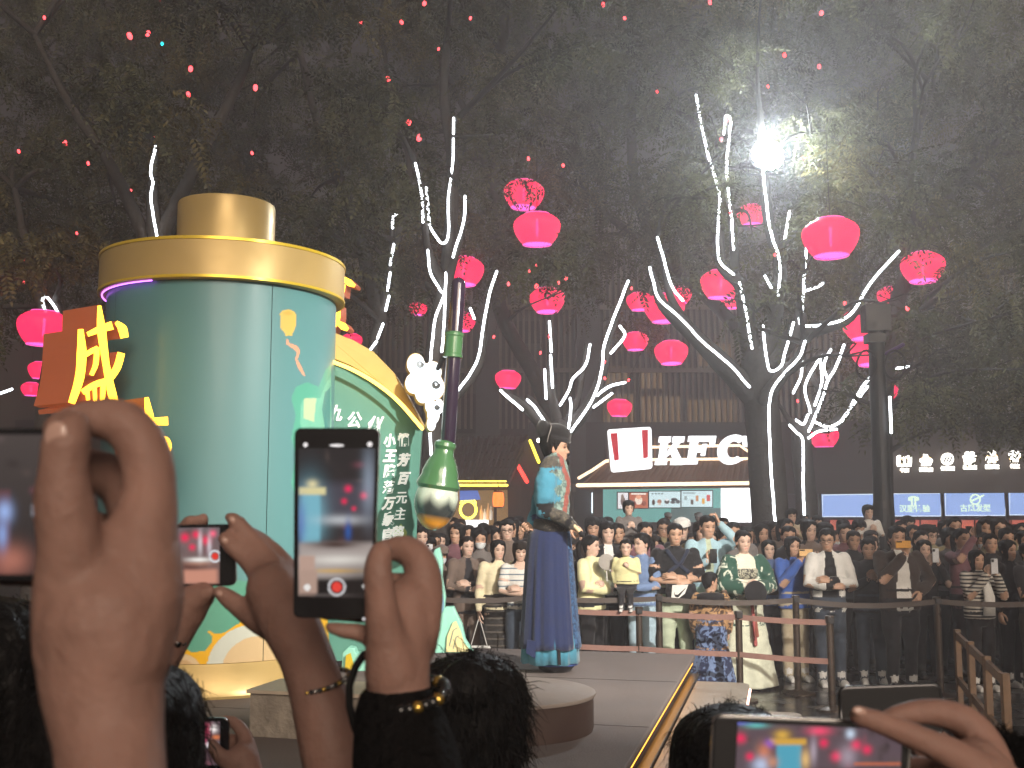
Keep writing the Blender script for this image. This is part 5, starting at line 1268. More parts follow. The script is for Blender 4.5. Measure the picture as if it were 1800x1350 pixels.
def hand_geo(mb, wrist, direction, palm_n, curl=.5, size=1.0, mirror=1, region=9, spread=.12, n=6):
    """palm and five separate bent fingers; direction = wrist->knuckles, palm_n = direction the palm faces"""
    d = Vector(direction).normalized(); pn = Vector(palm_n); pn = (pn - d * pn.dot(d)).normalized(); s_ = d.cross(pn) * mirror
    w = Vector(wrist)
    mb.tube([w - d * .01, w + d * .03 * size, w + d * .075 * size, w + d * .09 * size], [.026 * size, .034 * size, .039 * size, .034 * size], 10, region=region, flat=(1.05, .48), up=s_)
    for i, (o, L) in enumerate([(-.030, .068), (-.010, .077), (.011, .072), (.030, .056)]):
        b = w + d * .085 * size + s_ * o * size; a = curl * (1 + .12 * i); dd = d + s_ * (o * spread * 10 * (1 - curl))
        p = [b]; ang = .2 * a
        for k, fr in enumerate((.45, .32, .23)):
            ang += a * (1.0 if k else .7); st = dd * math.cos(ang) + pn * math.sin(ang); p.append(p[-1] + st * L * fr * size)
        mb.tube(p, [.0095 * size, .009 * size, .008 * size, .0065 * size], n, region=region)
    tb = w + d * .022 * size - s_ * .030 * size
    mb.tube([tb, tb + (d * .6 - s_ * .75 + pn * .35) * .034 * size, tb + (d * 1.5 - s_ * (1.05 - curl * .5) + pn * (.6 + curl * .5)) * .036 * size, tb + (d * 2.2 - s_ * (.95 - curl * .7) + pn * (.7 + curl)) * .036 * size], [.014 * size, .0125 * size, .0105 * size, .0085 * size], n, region=region)
def remesh(mb, voxel, smooth_it=3):
    me = mb.mesh('tmp'); o = bpy.data.objects.new('tmp', me); COL.objects.link(o)
    r = o.modifiers.new('r', 'REMESH'); r.mode = 'VOXEL'; r.voxel_size = voxel
    if smooth_it: s_ = o.modifiers.new('s', 'SMOOTH'); s_.factor = .5; s_.iterations = smooth_it
    dg = bpy.context.evaluated_depsgraph_get(); dg.update()
    out = bpy.data.meshes.new_from_object(o.evaluated_get(dg)); bpy.data.objects.remove(o); bpy.data.meshes.remove(me)
    return out
POSES = {  # elbow, wrist, hand direction, palm facing   for the picture-right arm (x>0); other side mirrored unless given
 'down': ((.235, .02, 1.10), (.25, -.05, .87), (.0, -.15, -1), (-1, 0, 0), .35),
 'cross_r': ((.245, -.06, 1.11), (-.03, -.205, 1.15), (-1, .05, .12), (0, .8, -.6), .25),
 'cross_l': ((.245, -.07, 1.12), (.015, -.225, 1.09), (-1, .10, .05), (0, .8, -.4), .25),
 'phone': ((.225, -.17, 1.16), (.055, -.31, 1.43), (-.25, -.15, 1), (-.6, .6, 0), .75),
 'phone_high': ((.24, -.20, 1.36), (.10, -.30, 1.62), (-.25, -.1, 1), (-.6, .6, 0), .75),
 'chest': ((.24, -.08, 1.12), (.05, -.22, 1.24), (-.7, -.1, .7), (0, 1, 0), .6),
 'hip': ((.335, .06, 1.13), (.185, -.10, 1.02), (-.5, -.45, -.7), (-.4, .8, 0), .4),
 'head': ((.30, -.10, 1.42), (.115, -.06, 1.62), (-.35, .15, .9), (-.9, .2, 0), .5),
 'hold': ((.235, -.05, 1.12), (.09, -.24, 1.10), (-.8, -.4, .1), (0, .2, 1), .6),
 'fan': ((.235, -.05, 1.10), (.06, -.24, 1.09), (-.6, -.5, .3), (-.3, .6, .5), .8),
 'reach': ((.25, -.16, 1.42), (.13, -.34, 1.56), (-.2, -.5, .8), (-.7, 0, -.4), .6),
 'none': None}
REG = ['top', 'pants', 'shoes', 'skin', 'inner', 'extra']
def body_mesh(name, H=1.68, wide=1.0, armR='down', armL='down', top_len=.92, loose=1.0, legs='pants', sleeve='long', head_yaw=0, head_pitch=0, voxel=.0135,
              inner=None, skirt=None, hairstyle='short', seed=0, makeup=False, belly=0, lower=True, sleeve_w=1.0, fold=1.0, neckline=None, twist=0):
    """returns (body mesh with slots top,pants,shoes,skin,inner,extra ; hair mesh ; head matrix), local frame: feet at 0, facing -y"""
    k = H / 1.7; mb = MB(); W = wide
    L = loose
    mb.loft([(0, .01, top_len, .168 * W * L, .122 * W * L), (0, .01, 1.0, .160 * W * L, .115 * W * L + belly), (0, .01, 1.10, .155 * W * L, .108 * W * L + belly), (0, .0, 1.22, .168 * W * L, .115 * W * L), (0, 0, 1.32, .178 * W, .112 * W),
             (0, .005, 1.385, .182 * W, .095 * W), (0, .01, 1.425, .120 * W, .078), (0, .015, 1.455, .070, .066)], 26, region=0)
    if lower:
        mb.loft([(0, .015, .78, .150 * W, .110 * W), (0, .015, .86, .165 * W, .118 * W), (0, .012, .96, .155 * W, .112 * W), (0, .01, 1.06, .140 * W, .10 * W)], 22, region=1)
        for s_ in (-1, 1):
            if legs == 'pants':
                mb.tube([(s_ * .085 * W, .012, .84), (s_ * .09 * W, .0, .66), (s_ * .095, -.005, .47), (s_ * .098, .01, .25), (s_ * .10, .015, .085)], [.092 * W, .088 * W, .072, .066, .062], 14, region=1)
            else:
                mb.tube([(s_ * .085 * W, .012, .84), (s_ * .09, -.005, .47), (s_ * .095, .012, .28), (s_ * .095, .015, .09)], [.08, .056, .050, .036], 12, region=3)
            mb.tube([(s_ * .10, .045, .045), (s_ * .105, -.03, .05), (s_ * .115, -.12, .04), (s_ * .12, -.165, .034)], [.042, .048, .043, .032], 12, region=2, flat=(.9, 1), up=(0, 0, 1))
            mb.box((s_ * .108, -.055, .012), (.088, .27, .022)); 
            for i in range(8): mb.r[-1 - i] = 2
        if skirt:
            z0, flare = skirt
            n = 44; vs = []; zz = np.linspace(1.04, z0, 14)
            for z in zz:
                t = (1.04 - z) / (1.04 - z0)
                for a in range(n):
                    an = 2 * math.pi * a / n; pl = 1 + .055 * t * math.sin(an * 9 + 2 * math.sin(an * 2 + seed)) * (flare > .02)
                    vs.append((math.cos(an) * (.145 + (.03 + flare) * t) * W * pl, .012 + math.sin(an) * (.105 + (.03 + flare) * t) * W * pl, z))
            fs = [(i * n + a, i * n + (a + 1) % n, (i + 1) * n + (a + 1) % n, (i + 1) * n + a) for i in range(13) for a in range(n)]
            fs.append(tuple(range(n))); fs.append(tuple(13 * n + a for a in range(n))[::-1]); mb.add(vs, fs, region=1)
    mb.tube([(0, .015, 1.40), (0, .008, 1.50)], [.056, .052], 12, region=3)
    hands = MB()
    for s_, nm in ((1, armR), (-1, armL)):
        if nm is None or nm == 'none': continue
        po = POSES[nm] if isinstance(nm, str) else nm
        e, w, hd, pn, cu = po
        m = lambda v: Vector((v[0] * s_, v[1], v[2]))
        sh = Vector((s_ * .172 * W, .008, 1.385)); e = m(e); w = m(w); e.x += s_ * (.172 * (W - 1)); hd = m(hd); pn = m(pn)
        sw = sleeve_w
        if sleeve == 'long':
            mb.tube([sh, sh.lerp(e, .5), e, e.lerp(w, .55), e.lerp(w, .93)], [.074, .064 * sw, .056 * sw, .050 * sw, .042 * sw], 14, region=0); mb.tube([e, w], [.036, .027], 10, region=3)
        elif sleeve == 'short':
            mb.tube([sh, sh.lerp(e, .40), sh.lerp(e, .66)], [.068, .064, .066], 14, region=0); mb.tube([sh.lerp(e, .5), e, e.lerp(w, .4), w], [.046, .041, .041, .027], 12, region=3)
        else:
            mb.tube([sh, sh.lerp(e, .5), e, e.lerp(w, .4), w], [.050, .046, .040, .040, .027], 12, region=3)
        hand_geo(hands, w, hd, pn, cu, 1.0, mirror=s_, region=3)
    me = remesh(mb, voxel, 3)
    kd = kdtree.KDTree(mb.n)
    for i, v in enumerate(mb.v): kd.insert(v, i)
    kd.balance()
    V = np.empty(len(me.vertices) * 3); me.vertices.foreach_get('co', V); V = V.reshape(-1, 3)
    N = np.empty(len(me.vertices) * 3); me.vertices.foreach_get('normal', N); N = N.reshape(-1, 3)
    reg = np.empty(len(V), int)
    for i in range(len(V)):
        reg[i] = mb.r[kd.find(V[i])[1]]
    # cloth folds
    for i in np.where(reg != 3)[0]:
        if reg[i] == 2: continue
        p = Vector(V[i]) ; q = Vector((p.x * 7 + seed, p.y * 7, p.z * 13)); f2 = noise.noise(q) * .007 + noise.noise(q * 2.3) * .0035
        V[i] += N[i] * f2 * fold
    if inner is not None:    # open front: the shirt shows between the jacket edges
        z = V[:, 2]; wv = inner(z); msk = (reg == 0) & (np.abs(V[:, 0]) < wv) & (V[:, 1] < -.02) & (N[:, 1] < -.15) & (z > top_len - .02)
        reg[msk] = 4; V[msk, 1] += .012
    if neckline is not None:
        z = V[:, 2]; msk = (reg == 0) & (np.abs(V[:, 0]) < neckline[0]) & (V[:, 1] < 0) & (z > neckline[1] + np.abs(V[:, 0]) * neckline[2]); reg[msk] = 3
    polys = [tuple(p.vertices) for p in me.polygons]
    lv = np.empty(len(me.loops), int); me.loops.foreach_get('vertex_index', lv); ls = np.empty(len(polys), int); me.polygons.foreach_get('loop_start', ls)
    preg = reg[lv[ls]].tolist()
    # head
    HM = Matrix.Translation((0, .008, 1.49)) @ Euler((R(head_pitch), 0, R(head_yaw))).to_matrix().to_4x4() @ Matrix.Translation((0, 0, -.01))
    HV, HF, HT = head_geo(makeup)
    hv = np.array(HM)[:3, :3] @ HV.T; hv = hv.T + np.array(HM.translation)
    n0 = len(V); n1 = n0 + len(HV)
    allV = np.concatenate([V, hv, np.array(hands.v) if hands.n else np.zeros((0, 3))]) * k
    faces = polys + [tuple(i + n0 for i in f) for f in HF] + [tuple(i + n1 for i in f) for f in hands.f]
    mi = preg + [3] * len(HF) + [3] * len(hands.f)
    out = bpy.data.meshes.new(name); out.from_pydata(allV.tolist(), [], faces)
    for r_ in REG: out.materials.append(None)
    out.polygons.foreach_set('material_index', mi); out.polygons.foreach_set('use_smooth', [True] * len(faces))
    at = out.color_attributes.new('tint', 'FLOAT_COLOR', 'POINT'); T = np.ones((len(allV), 4)); T[n0:n1, :3] = HT; at.data.foreach_set('color', T.astype(np.float32).ravel())
    out.update(); bpy.data.meshes.remove(me)
    hm_ = None
    if hairstyle and hairstyle != 'bald':
        V2, F2 = hair_geo(hairstyle, seed); h2 = (np.array(HM)[:3, :3] @ V2.T).T + np.array(HM.translation)
        hm_ = bpy.data.meshes.new('hair'); hm_.from_pydata((h2 * k).tolist(), [], F2); hm_.materials.append(None); hm_.polygons.foreach_set('use_smooth', [True] * len(F2)); hm_.update()
    S_ = Matrix.Scale(k, 4)
    return out, hm_, S_ @ HM, k
def glasses_mesh(HM, round_=True):
    b = MB()
    for s_ in (-1, 1):
        b.tube([HM @ Vector((s_ * .034 + .021 * math.cos(a), -.098, .106 + .017 * math.sin(a))) for a in np.linspace(0, 2 * math.pi, 13)], .0022, 5, caps=False)
    me = b.mesh('g'); return b
def person(loc, rz, label, meshes, cols, group='people watching from behind the barrier', skin=0, hair=0, glasses=False, mask=False, cap=None, cat='person'):
    body, hm_, HM, k = meshes
    o = link('person', body); o.location = loc; o.rotation_euler = (0, 0, rz); tag(o, label, cat, group)
    sl = {'skin': M_skin[skin]}; sl.update(cols)
    for i, r_ in enumerate(REG):
        o.material_slots[i].link = 'OBJECT'; o.material_slots[i].material = sl.get(r_, sl.get('top'))
    if hm_ is not None:
        h = link('hair', hm_, o); h.material_slots[0].link = 'OBJECT'; h.material_slots[0].material = M_hair[hair] if isinstance(hair, int) else hair
    if glasses:
        b = MB()
        for s_ in (-1, 1):
            b.tube([HM @ Vector((s_ * .034 + .022 * math.cos(a), -.098 + .006 * abs(s_ * math.cos(a)), .106 + .018 * math.sin(a))) for a in np.linspace(0, 2 * math.pi, 13)], .0026 * k, 5, caps=False)
            b.tube([HM @ Vector((s_ * .056, -.092, .110)), HM @ Vector((s_ * .079, 0, .108))], .002 * k, 4)
        b.tube([HM @ Vector((-.012, -.102, .108)), HM @ Vector((.012, -.102, .108))], .002 * k, 4)
        link('glasses', b.mesh('glasses', True, [M_glassf]), o)
    if mask:
        def off(T, Z): return np.where((np.abs(T) < 62) & (Z < .083 - .012 * np.abs(T) / 60) & (Z > -.012 + np.abs(T) / 60 * .035), .010 + .008 * gs(T, 25), -.02)
        T, Z, X, Yv = head_grid(48, 30, off, -.03, .11); V = np.stack([X, Yv, Z], -1).reshape(-1, 3)
        V2 = (np.array(HM)[:3, :3] @ V.T).T + np.array(HM.translation)
        me = bpy.data.meshes.new('face_mask'); me.from_pydata(V2.tolist(), [], grid_faces(48, 30)); me.materials.append(M_maskw); me.polygons.foreach_set('use_smooth', [True] * len(me.polygons)); link('face_mask', me, o)
    if cap is not None:
        b = MB(); Vc = []
        def off(T, Z): return np.where(Z > .145 - .01 * np.cos(np.radians(T)), .034, -.03) * (1 - .96 * smooth01((Z - .188) / .036))
        T, Z, X, Yv = head_grid(36, 24, off, .09, .2255); V = np.stack([X * 1.0, Yv, Z + .008 + .026 * smooth01((Z - .14) / .08)], -1).reshape(-1, 3)
        b.add([HM @ Vector(v) for v in V], grid_faces(36, 24))
        br = [(.085 * math.sin(a), -.095 - .075 * math.cos(a), .150 - .012 * (1 - abs(math.sin(a)))) for a in np.linspace(-1.35, 1.35, 14)]
        fr = [HM @ Vector(v) for v in br]; b.prism(fr, (HM.to_3x3() @ Vector((0, 0, .008))))
        link('cap', b.mesh('cap', True, [cap]), o)
    return o
def ground_at(px, Y): v = P(px, 900, Y); return Vector((v.x, v.y, 0.006))
# ================================================================ front row of the crowd
C = lambda n, h, **k: cloth('cloth_' + n, srgb(h), **k)
c_black = C('black', '1d1c1f'); c_dark = C('charcoal', '2a292d'); c_navy = C('navy', '232a3d'); c_grey = C('grey', '6f6a68'); c_taupe = C('taupe', '6d5f57'); c_cream = C('cream', 'd9cfae'); c_butter = C('butter', 'e2dfae')
c_white = C('white', 'd8d8d4'); c_denim = C('denim', '6f86ad'); c_ltdenim = C('light_denim', 'a7bfcc'); c_sage = C('sage', 'b3bfa6'); c_sky = C('pale_blue', '9fc0cc'); c_blue = C('blue', '3f5fa8'); c_beige = C('beige', 'b3a78e'); c_brown = C('brown', '3a302b')
c_jean = C('dark_jean', '3d4653'); c_mauve = C('mauve', '75525a'); c_green = C('green', '2f5a4a'); c_khaki = C('khaki', '8a8264')
m_shoew = mat('white_leather', (.62, .62, .60), .4, noise_amt=.1, noise_scale=20); m_shoeb = mat('black_leather', (.02, .02, .02), .35)
def stripes(name, a, b, freq, axis=2, w=.5, obj=True):
    if name in MATS: return MATS[name]
    m = cloth(name, a); nt = m.node_tree; L = nt.links; bs = nt.nodes['Principled BSDF']
    tc = nt.nodes.new('ShaderNodeTexCoord'); sx = nt.nodes.new('ShaderNodeSeparateXYZ'); L.new(tc.outputs['Object'], sx.inputs[0])
    mu = nt.nodes.new('ShaderNodeMath'); mu.operation = 'MULTIPLY'; mu.inputs[1].default_value = freq; L.new(sx.outputs[axis], mu.inputs[0])
    fr = nt.nodes.new('ShaderNodeMath'); fr.operation = 'FRACT'; L.new(mu.outputs[0], fr.inputs[0])
    gt = nt.nodes.new('ShaderNodeMath'); gt.operation = 'GREATER_THAN'; gt.inputs[1].default_value = w; L.new(fr.outputs[0], gt.inputs[0])
    mx = nt.nodes.new('ShaderNodeMix'); mx.data_type = 'RGBA'; mx.inputs[6].default_value = (*a, 1); mx.inputs[7].default_value = (*b, 1)
    L.new(gt.outputs[0], mx.inputs[0]); L.new(mx.outputs[2], bs.inputs['Base Color']); return m
def plaid(name, a, b):
    m = stripes(name, a, b, 14, 2, .8); return m
def brocade(name, a, b, scale=14, w=.5):
    if name in MATS: return MATS[name]
    m = cloth(name, a); nt = m.node_tree; L = nt.links; bs = nt.nodes['Principled BSDF']
    tc = nt.nodes.new('ShaderNodeTexCoord'); v = nt.nodes.new('ShaderNodeTexNoise'); v.inputs['Scale'].default_value = scale; v.inputs['Detail'].default_value = 1.5; v.inputs['Distortion'].default_value = 1.6
    L.new(tc.outputs['Object'], v.inputs['Vector']); gt = nt.nodes.new('ShaderNodeMapRange'); gt.inputs[1].default_value = w - .02; gt.inputs[2].default_value = w + .02; L.new(v.outputs[0], gt.inputs[0])
    mx = nt.nodes.new('ShaderNodeMix'); mx.data_type = 'RGBA'; mx.inputs[6].default_value = (*a, 1); mx.inputs[7].default_value = (*b, 1)
    L.new(gt.outputs[0], mx.inputs[0]); L.new(mx.outputs[2], bs.inputs['Base Color']); bs.inputs['Roughness'].default_value = .5; return m
M_phone = mat('phone_black', (.012, .012, .014), .2, coat=.5)
def small_phone(c, rz, m, label, w=.075, h=.155, land=False):
    if land: w, h = h, w
    o = thing('phone', c, label, 'phone', 'phones held up in the crowd', rz)
    b = MB(); b.box(Vector(c), (w, .009, h), rz); bevel(b.build('case', m, o), .004, 1)
    MB().box(Vector(c) + Matrix.Rotation(rz, 3, 'Z') @ Vector((-w * .28, -.0055, h * .36)), (w * .36, .003, h * .18), rz).build('camera_bump', M_phone, o)
    return o
def place(px, Y, top_px, label, cols, rz=0, **kw):
    """stand a person at column px, distance Y, so that the crown of the head meets row top_px"""
    H = P(px, top_px, Y).z / .998 * (1.7 / 1.715); pk = {k: kw.pop(k) for k in ('skin', 'hair', 'glasses', 'mask', 'cap') if k in kw}
    ms = body_mesh('person', H=H, **kw); o = person(ground_at(px, Y), rz, label, ms, cols, **pk); return o, H, ms[2]
def wpt(o, H, v): return o.matrix_basis @ (Vector(v) * (H / 1.7))
jacket = lambda a, b: (lambda z: np.clip(a + (1.42 - z) * b, .0, .14))
# 1 blazer woman
o, H, _ = place(822, 8.75, 944, 'woman in a taupe blazer over a dark top, arms crossed', dict(top=c_taupe, inner=c_dark, pants=c_taupe, shoes=m_shoeb), rz=R(18), armR='cross_r', armL='cross_l', inner=jacket(.035, .16), top_len=.80, loose=1.06, hairstyle='tied', seed=1, hair=1, skin=2, makeup=True, head_yaw=6)
# 2 cream jacket woman with tote
o, H, _ = place(876, 8.55, 950, 'woman in a cream buttoned jacket and dark plaid skirt, long black hair over her shoulder', dict(top=c_cream, pants=plaid('plaid_skirt', srgb('2e2b29'), srgb('5c564f')), shoes=m_shoeb), rz=R(14), armR='down', armL='down', skirt=(.30, .06), legs='bare', top_len=.90, loose=1.1, hairstyle='long', seed=2, skin=2, makeup=True, head_yaw=8)
for i in range(5):
    MB().ball((0, -.132 * H / 1.7 - (.006 if i in (1, 2) else 0), (1.34 - i * .10) * H / 1.7), (.011, .006, .011), 8, 6).build('button', m_shoeb, o) if False else link('button', MB().ball((.0, -.128 * H / 1.7, (1.34 - i * .10) * H / 1.7), (.011, .007, .011), 8, 6).mesh('button', True, [m_shoeb]), o)
hl = wpt(o, H, (-.25, -.07, .80))
tb = thing('tote_bag', hl, 'white canvas tote bag hanging from the hand of the woman in the cream jacket', 'bag')
bg_ = MB(); bg_.loft([(hl.x, hl.y, hl.z - .62, .13, .05), (hl.x, hl.y, hl.z - .45, .14, .05), (hl.x, hl.y, hl.z - .30, .135, .03)], 16, power=3); bg_.build('sack', c_white, tb, smooth=True)
for s_ in (-1, 1): MB().tube(spline([hl + Vector((s_ * .09, -.02, -.31)), hl + Vector((s_ * .03, -.01, -.10)), hl + Vector((0, 0, 0))], 4), .010, 6, flat=(1.6, .5)).build('strap', c_white, tb, smooth=True)
small_phone(wpt(o, H, (.25, -.10, .80)), R(25), M_phone, 'black phone in the lowered hand of the woman in the cream jacket')
# 3 striped tee
o, H, _ = place(914, 8.45, 952, 'woman in a white tee with thin blue-grey stripes and dark jeans, arms crossed', dict(top=stripes('striped_tee', srgb('d5d3cd'), srgb('6d7d88'), 16, 2, .78), pants=c_jean, shoes=m_shoew), rz=R(10), armR='cross_r', armL='cross_l', sleeve='short', top_len=.94, hairstyle='fringe', seed=3, skin=2, hair=1, neckline=(.075, 1.375, .35), head_pitch=8)
# 5 butter hoodie woman in profile with fan
o, H, _ = place(1040, 8.5, 942, 'woman in a pale yellow hoodie standing sideways with folded arms', dict(top=c_butter, pants=c_black, shoes=m_shoew), rz=R(52), armR='cross_r', armL='cross_l', top_len=.86, loose=1.24, sleeve_w=1.35, hairstyle='tied', seed=4, skin=2, head_yaw=18)
fp = P(1066, 988, 8.32); fn = thing('round_fan', fp, 'small round grey hand fan held by the woman in the yellow hoodie', 'fan')
MB().lathe([(.0001, -.003), (.085, -.003), (.088, 0), (.085, .003), (.0001, .003)], fp, 28, axis=Euler((R(80), 0, R(10))).to_matrix()).build('fan_leaf', C('fan_grey', '9a9690'), fn, smooth=True)
MB().tube([fp + Vector((0, 0, -.085)), fp + Vector((.005, 0, -.20))], .006, 6).build('handle', c_white, fn)
# 6 man white tee black jacket
place(1068, 8.95, 918, 'young man in an open black jacket over a white tee, behind the yellow hoodie', dict(top=c_black, inner=c_white, pants=c_black, shoes=m_shoew), rz=R(6), inner=jacket(.05, .10), hairstyle='mop', seed=5, skin=2)
# 8 denim woman + toddler
o, H, _ = place(1126, 8.5, 938, 'woman in a denim jacket turned left towards the toddler she carries', dict(top=c_denim, pants=c_ltdenim, shoes=m_shoew), rz=R(-40), armR='hold', armL='hold', top_len=.90, loose=1.12, hairstyle='tied', seed=6, skin=2, head_yaw=-22)
tm = body_mesh('person', H=.80, wide=1.35, armR='chest', armL='down', head_yaw=0, hairstyle='crop', seed=7, top_len=.86, loose=1.3, voxel=.02)
tp = P(1100, 938, 8.26); tp.z -= .80 * 1.16
# children have larger heads: widen the head part of the toddler mesh
def child_head(ms, f=1.45, z0=1.455):
    body, hm_, HM, k = ms
    for me in (body, hm_):
        n_ = len(me.vertices); V = np.empty(n_ * 3); me.vertices.foreach_get('co', V); V = V.reshape(-1, 3); c = np.array(HM.translation)
        at = V[:, 2] > (z0 + .02) * k
        if me is hm_: at[:] = True
        V[at] = c + (V[at] - c) * f; me.vertices.foreach_set('co', V.ravel()); me.update()
    return body, hm_, HM @ Matrix.Scale(f, 4), k
def bend_legs(me, k, hip=.84, ang=70):
    V = np.empty(len(me.vertices) * 3); me.vertices.foreach_get('co', V); V = V.reshape(-1, 3); z = V[:, 2] / k; y = V[:, 1] / k
    m = z < hip + .05; t = np.clip((hip + .05 - z) / .18, 0, 1); a = np.radians(ang) * t; dz = z - hip
    z2 = np.where(m, hip + dz * np.cos(a) - y * np.sin(a) * 0, z); y2 = np.where(m, y + dz * np.sin(a), y)
    kn = dz < -.38; tk = np.clip((-.36 - dz) / .1, 0, 1); drop = (-.38 - dz) * tk
    y2 = np.where(kn, y2 + drop * np.sin(np.radians(ang)) * .9, y2); z2 = np.where(kn, z2 - drop * (1 - np.cos(np.radians(ang))) * .8, z2)
    V[:, 1] = y2 * k; V[:, 2] = z2 * k; me.vertices.foreach_set('co', V.ravel()); me.update()
tm = child_head(tm, 1.62); bend_legs(tm[0], tm[3], ang=66)
person(tp, R(-8), 'toddler in a pale yellow jacket held in the arms of the woman in denim', tm, dict(top=C('lemon', 'd8d3a0'), pants=c_dark, shoes=m_shoew), skin=2, cat='toddler')
# 9 man black tee
o, H, HMx = place(1186, 8.45, 920, 'sturdy man in a black tee with crossed straps and pale green trousers, arms crossed', dict(top=c_black, pants=c_sage, shoes=m_shoew), rz=R(4), armR='cross_r', armL='cross_l', sleeve='short', wide=1.14, top_len=.88, loose=1.08, hairstyle='crop', seed=8, skin=1, head_pitch=4)
kk_ = H / 1.7
for s_ in (-1, 1):
    link('strap', MB().tube([(s_ * .11 * kk_, -.10 * kk_, 1.42 * kk_), (s_ * .03 * kk_, -.152 * kk_, 1.30 * kk_), (-s_ * .10 * kk_, -.148 * kk_, 1.20 * kk_)], .022, 8, flat=(.35, 1), up=(0, 1, 0)).mesh('strap', True, [c_navy]), o)
wb = thing('waist_bag', wpt(o, H, (0, -.2, .95)), 'black waist bag with a big white tick worn by the man in the black tee', 'bag')
cb = wpt(o, H, (0.01, -.195, 1.0)); MB().loft([(cb.x, cb.y, cb.z - .09, .15, .05), (cb.x, cb.y, cb.z, .17, .06), (cb.x, cb.y, cb.z + .08, .15, .045)], 20, power=3).build('pouch', c_black, wb, smooth=True)
q = [cb + Vector((x, -.066, z)) for x, z in [(-.10, .07), (.07, .075), (.03, -.02), (-.06, -.085), (-.115, -.08)]]; MB().prism(q, (0, .008, 0)).build('white_patch', c_white, wb)
q = [cb + Vector((x, -.0675, z)) for x, z in [(-.085, .0), (-.07, -.03), (-.045, -.03), (.05, .05), (-.04, -.06), (-.075, -.05)]]; MB().prism(q, (0, .001, 0)).build('tick_mark', c_black, wb)
# 10 man pale blue shirt
o, H, _ = place(1243, 8.75, 906, 'tall man in an open pale blue shirt with one hand raised to his temple', dict(top=c_sky, inner=c_sage, pants=C('mint', 'a9c9bd'), shoes=m_shoew), rz=R(2), armR='head', armL='chest', inner=jacket(.03, .06), top_len=.80, loose=1.14, hairstyle='crop', seed=9, skin=1, head_yaw=12, head_pitch=6)
small_phone(wpt(o, H, (.0, -.27, 1.29)), 0, M_phone, 'black phone held at the chest by the man in the pale blue shirt')
# 11 boy in brocade seen from behind
ms = body_mesh('person', H=1.18, wide=1.2, armR='down', armL='down', skirt=(.12, .12), legs='bare', hairstyle='crop', seed=10, top_len=.66, loose=1.18, head_yaw=-55, voxel=.02, sleeve_w=1.4)
ms = child_head(ms, 1.22)
o = person(ground_at(1246, 8.22), R(168), 'small boy in a bronze and blue brocade robe seen from behind', ms, dict(top=brocade('bronze_brocade', srgb('a8845e'), srgb('4c3b30'), 16), pants=brocade('blue_brocade', srgb('6f83a8'), srgb('2b3350'), 14), shoes=m_shoeb), skin=1, cat='boy')
link('collar', MB().loft([(0, .01, .93, .16, .12), (0, .01, .99, .15, .11), (0, .01, 1.01, .08, .08)], 18).mesh('collar', True, [c_black]), o)
# 12 hanfu woman
c_hanfu = brocade('hanfu_green', srgb('2f5347'), srgb('c9cfc0'), 10, .60)
o, H, _ = place(1306, 8.35, 934, 'woman in a green flowered robe and long white pleated skirt holding a black fan', dict(top=c_hanfu, inner=C('hanfu_white', 'd9d5c4'), pants=C('hanfu_skirt', 'cdd0bb'), shoes=m_shoeb), rz=R(8), armR='fan', armL='fan', skirt=(.03, .14), legs='bare', inner=lambda z: np.full_like(z, .105), top_len=.72, loose=1.16, sleeve_w=1.8, wide=1.08, hairstyle='bun', seed=11, skin=2, makeup=True, neckline=(.09, 1.33, .2))
kk_ = H / 1.7
link('chest_band', MB().loft([(0, 0, 1.19 * kk_, .17, .135), (0, 0, 1.28 * kk_, .172, .138), (0, 0, 1.30 * kk_, .165, .13)], 22).mesh('chest_band', True, [brocade('band_brocade', srgb('b9b7a3'), srgb('4a4a46'), 30)]), o)
link('ribbon', MB().tube([(0, -.16, 1.10 * kk_), (.01, -.20, .85 * kk_), (.02, -.235, .5 * kk_)], .02, 8, flat=(.3, 1), up=(0, 1, 0)).mesh('ribbon', True, [C('ribbon_red', 'a85a58')]), o)
fp = wpt(o, H, (0, -.34, 1.06)); fn = thing('black_round_fan', fp, 'black round silk fan held in front by the woman in the green robe', 'fan')
MB().lathe([(.0001, -.004), (.115, -.004), (.12, 0), (.115, .004), (.0001, .004)], fp, 28, axis=Euler((R(84), 0, R(8))).to_matrix()).build('fan_leaf', c_black, fn, smooth=True)
MB().tube([fp + Vector((0, 0, -.11)), fp + Vector((0, .02, -.26))], .008, 6).build('handle', c_brown, fn); MB().tube([fp + Vector((0, .01, -.26)), fp + Vector((.005, .01, -.44))], [.006, .02], 6).build('tassel', C('tassel', '9a5a4c'), fn)
# 13 blue jacket woman with phone
o, H, _ = place(1392, 8.7, 944, 'woman in a blue jacket and beige trousers filming with a pale phone', dict(top=c_blue, pants=c_beige, shoes=m_shoew), rz=R(10), armR='phone', armL='phone', top_len=.86, loose=1.2, sleeve_w=1.25, hairstyle='long', seed=12, skin=1)
small_phone(wpt(o, H, (0, -.36, 1.53)), R(10), C('phone_gold', 'd9b27c'), 'pale gold phone held sideways by the woman in the blue jacket', land=True)
place(1350, 8.95, 950, 'woman in a slate coat between the robe wearer and the blue jacket', dict(top=C('slate', '51658c'), pants=c_dark, shoes=m_shoeb), rz=R(-5), armR='chest', armL='down', hairstyle='bob', seed=13, skin=2)
# 14 man white jacket
o, H, _ = place(1453, 8.45, 930, 'young man with glasses in a white zip jacket and jeans, arms crossed', dict(top=c_white, inner=c_black, pants=c_jean, shoes=m_shoew), rz=R(-2), armR='cross_r', armL='cross_l', inner=jacket(.045, .12), top_len=.84, loose=1.12, sleeve_w=1.2, hairstyle='short', seed=14, skin=1, glasses=True, head_yaw=-20, head_pitch=5)
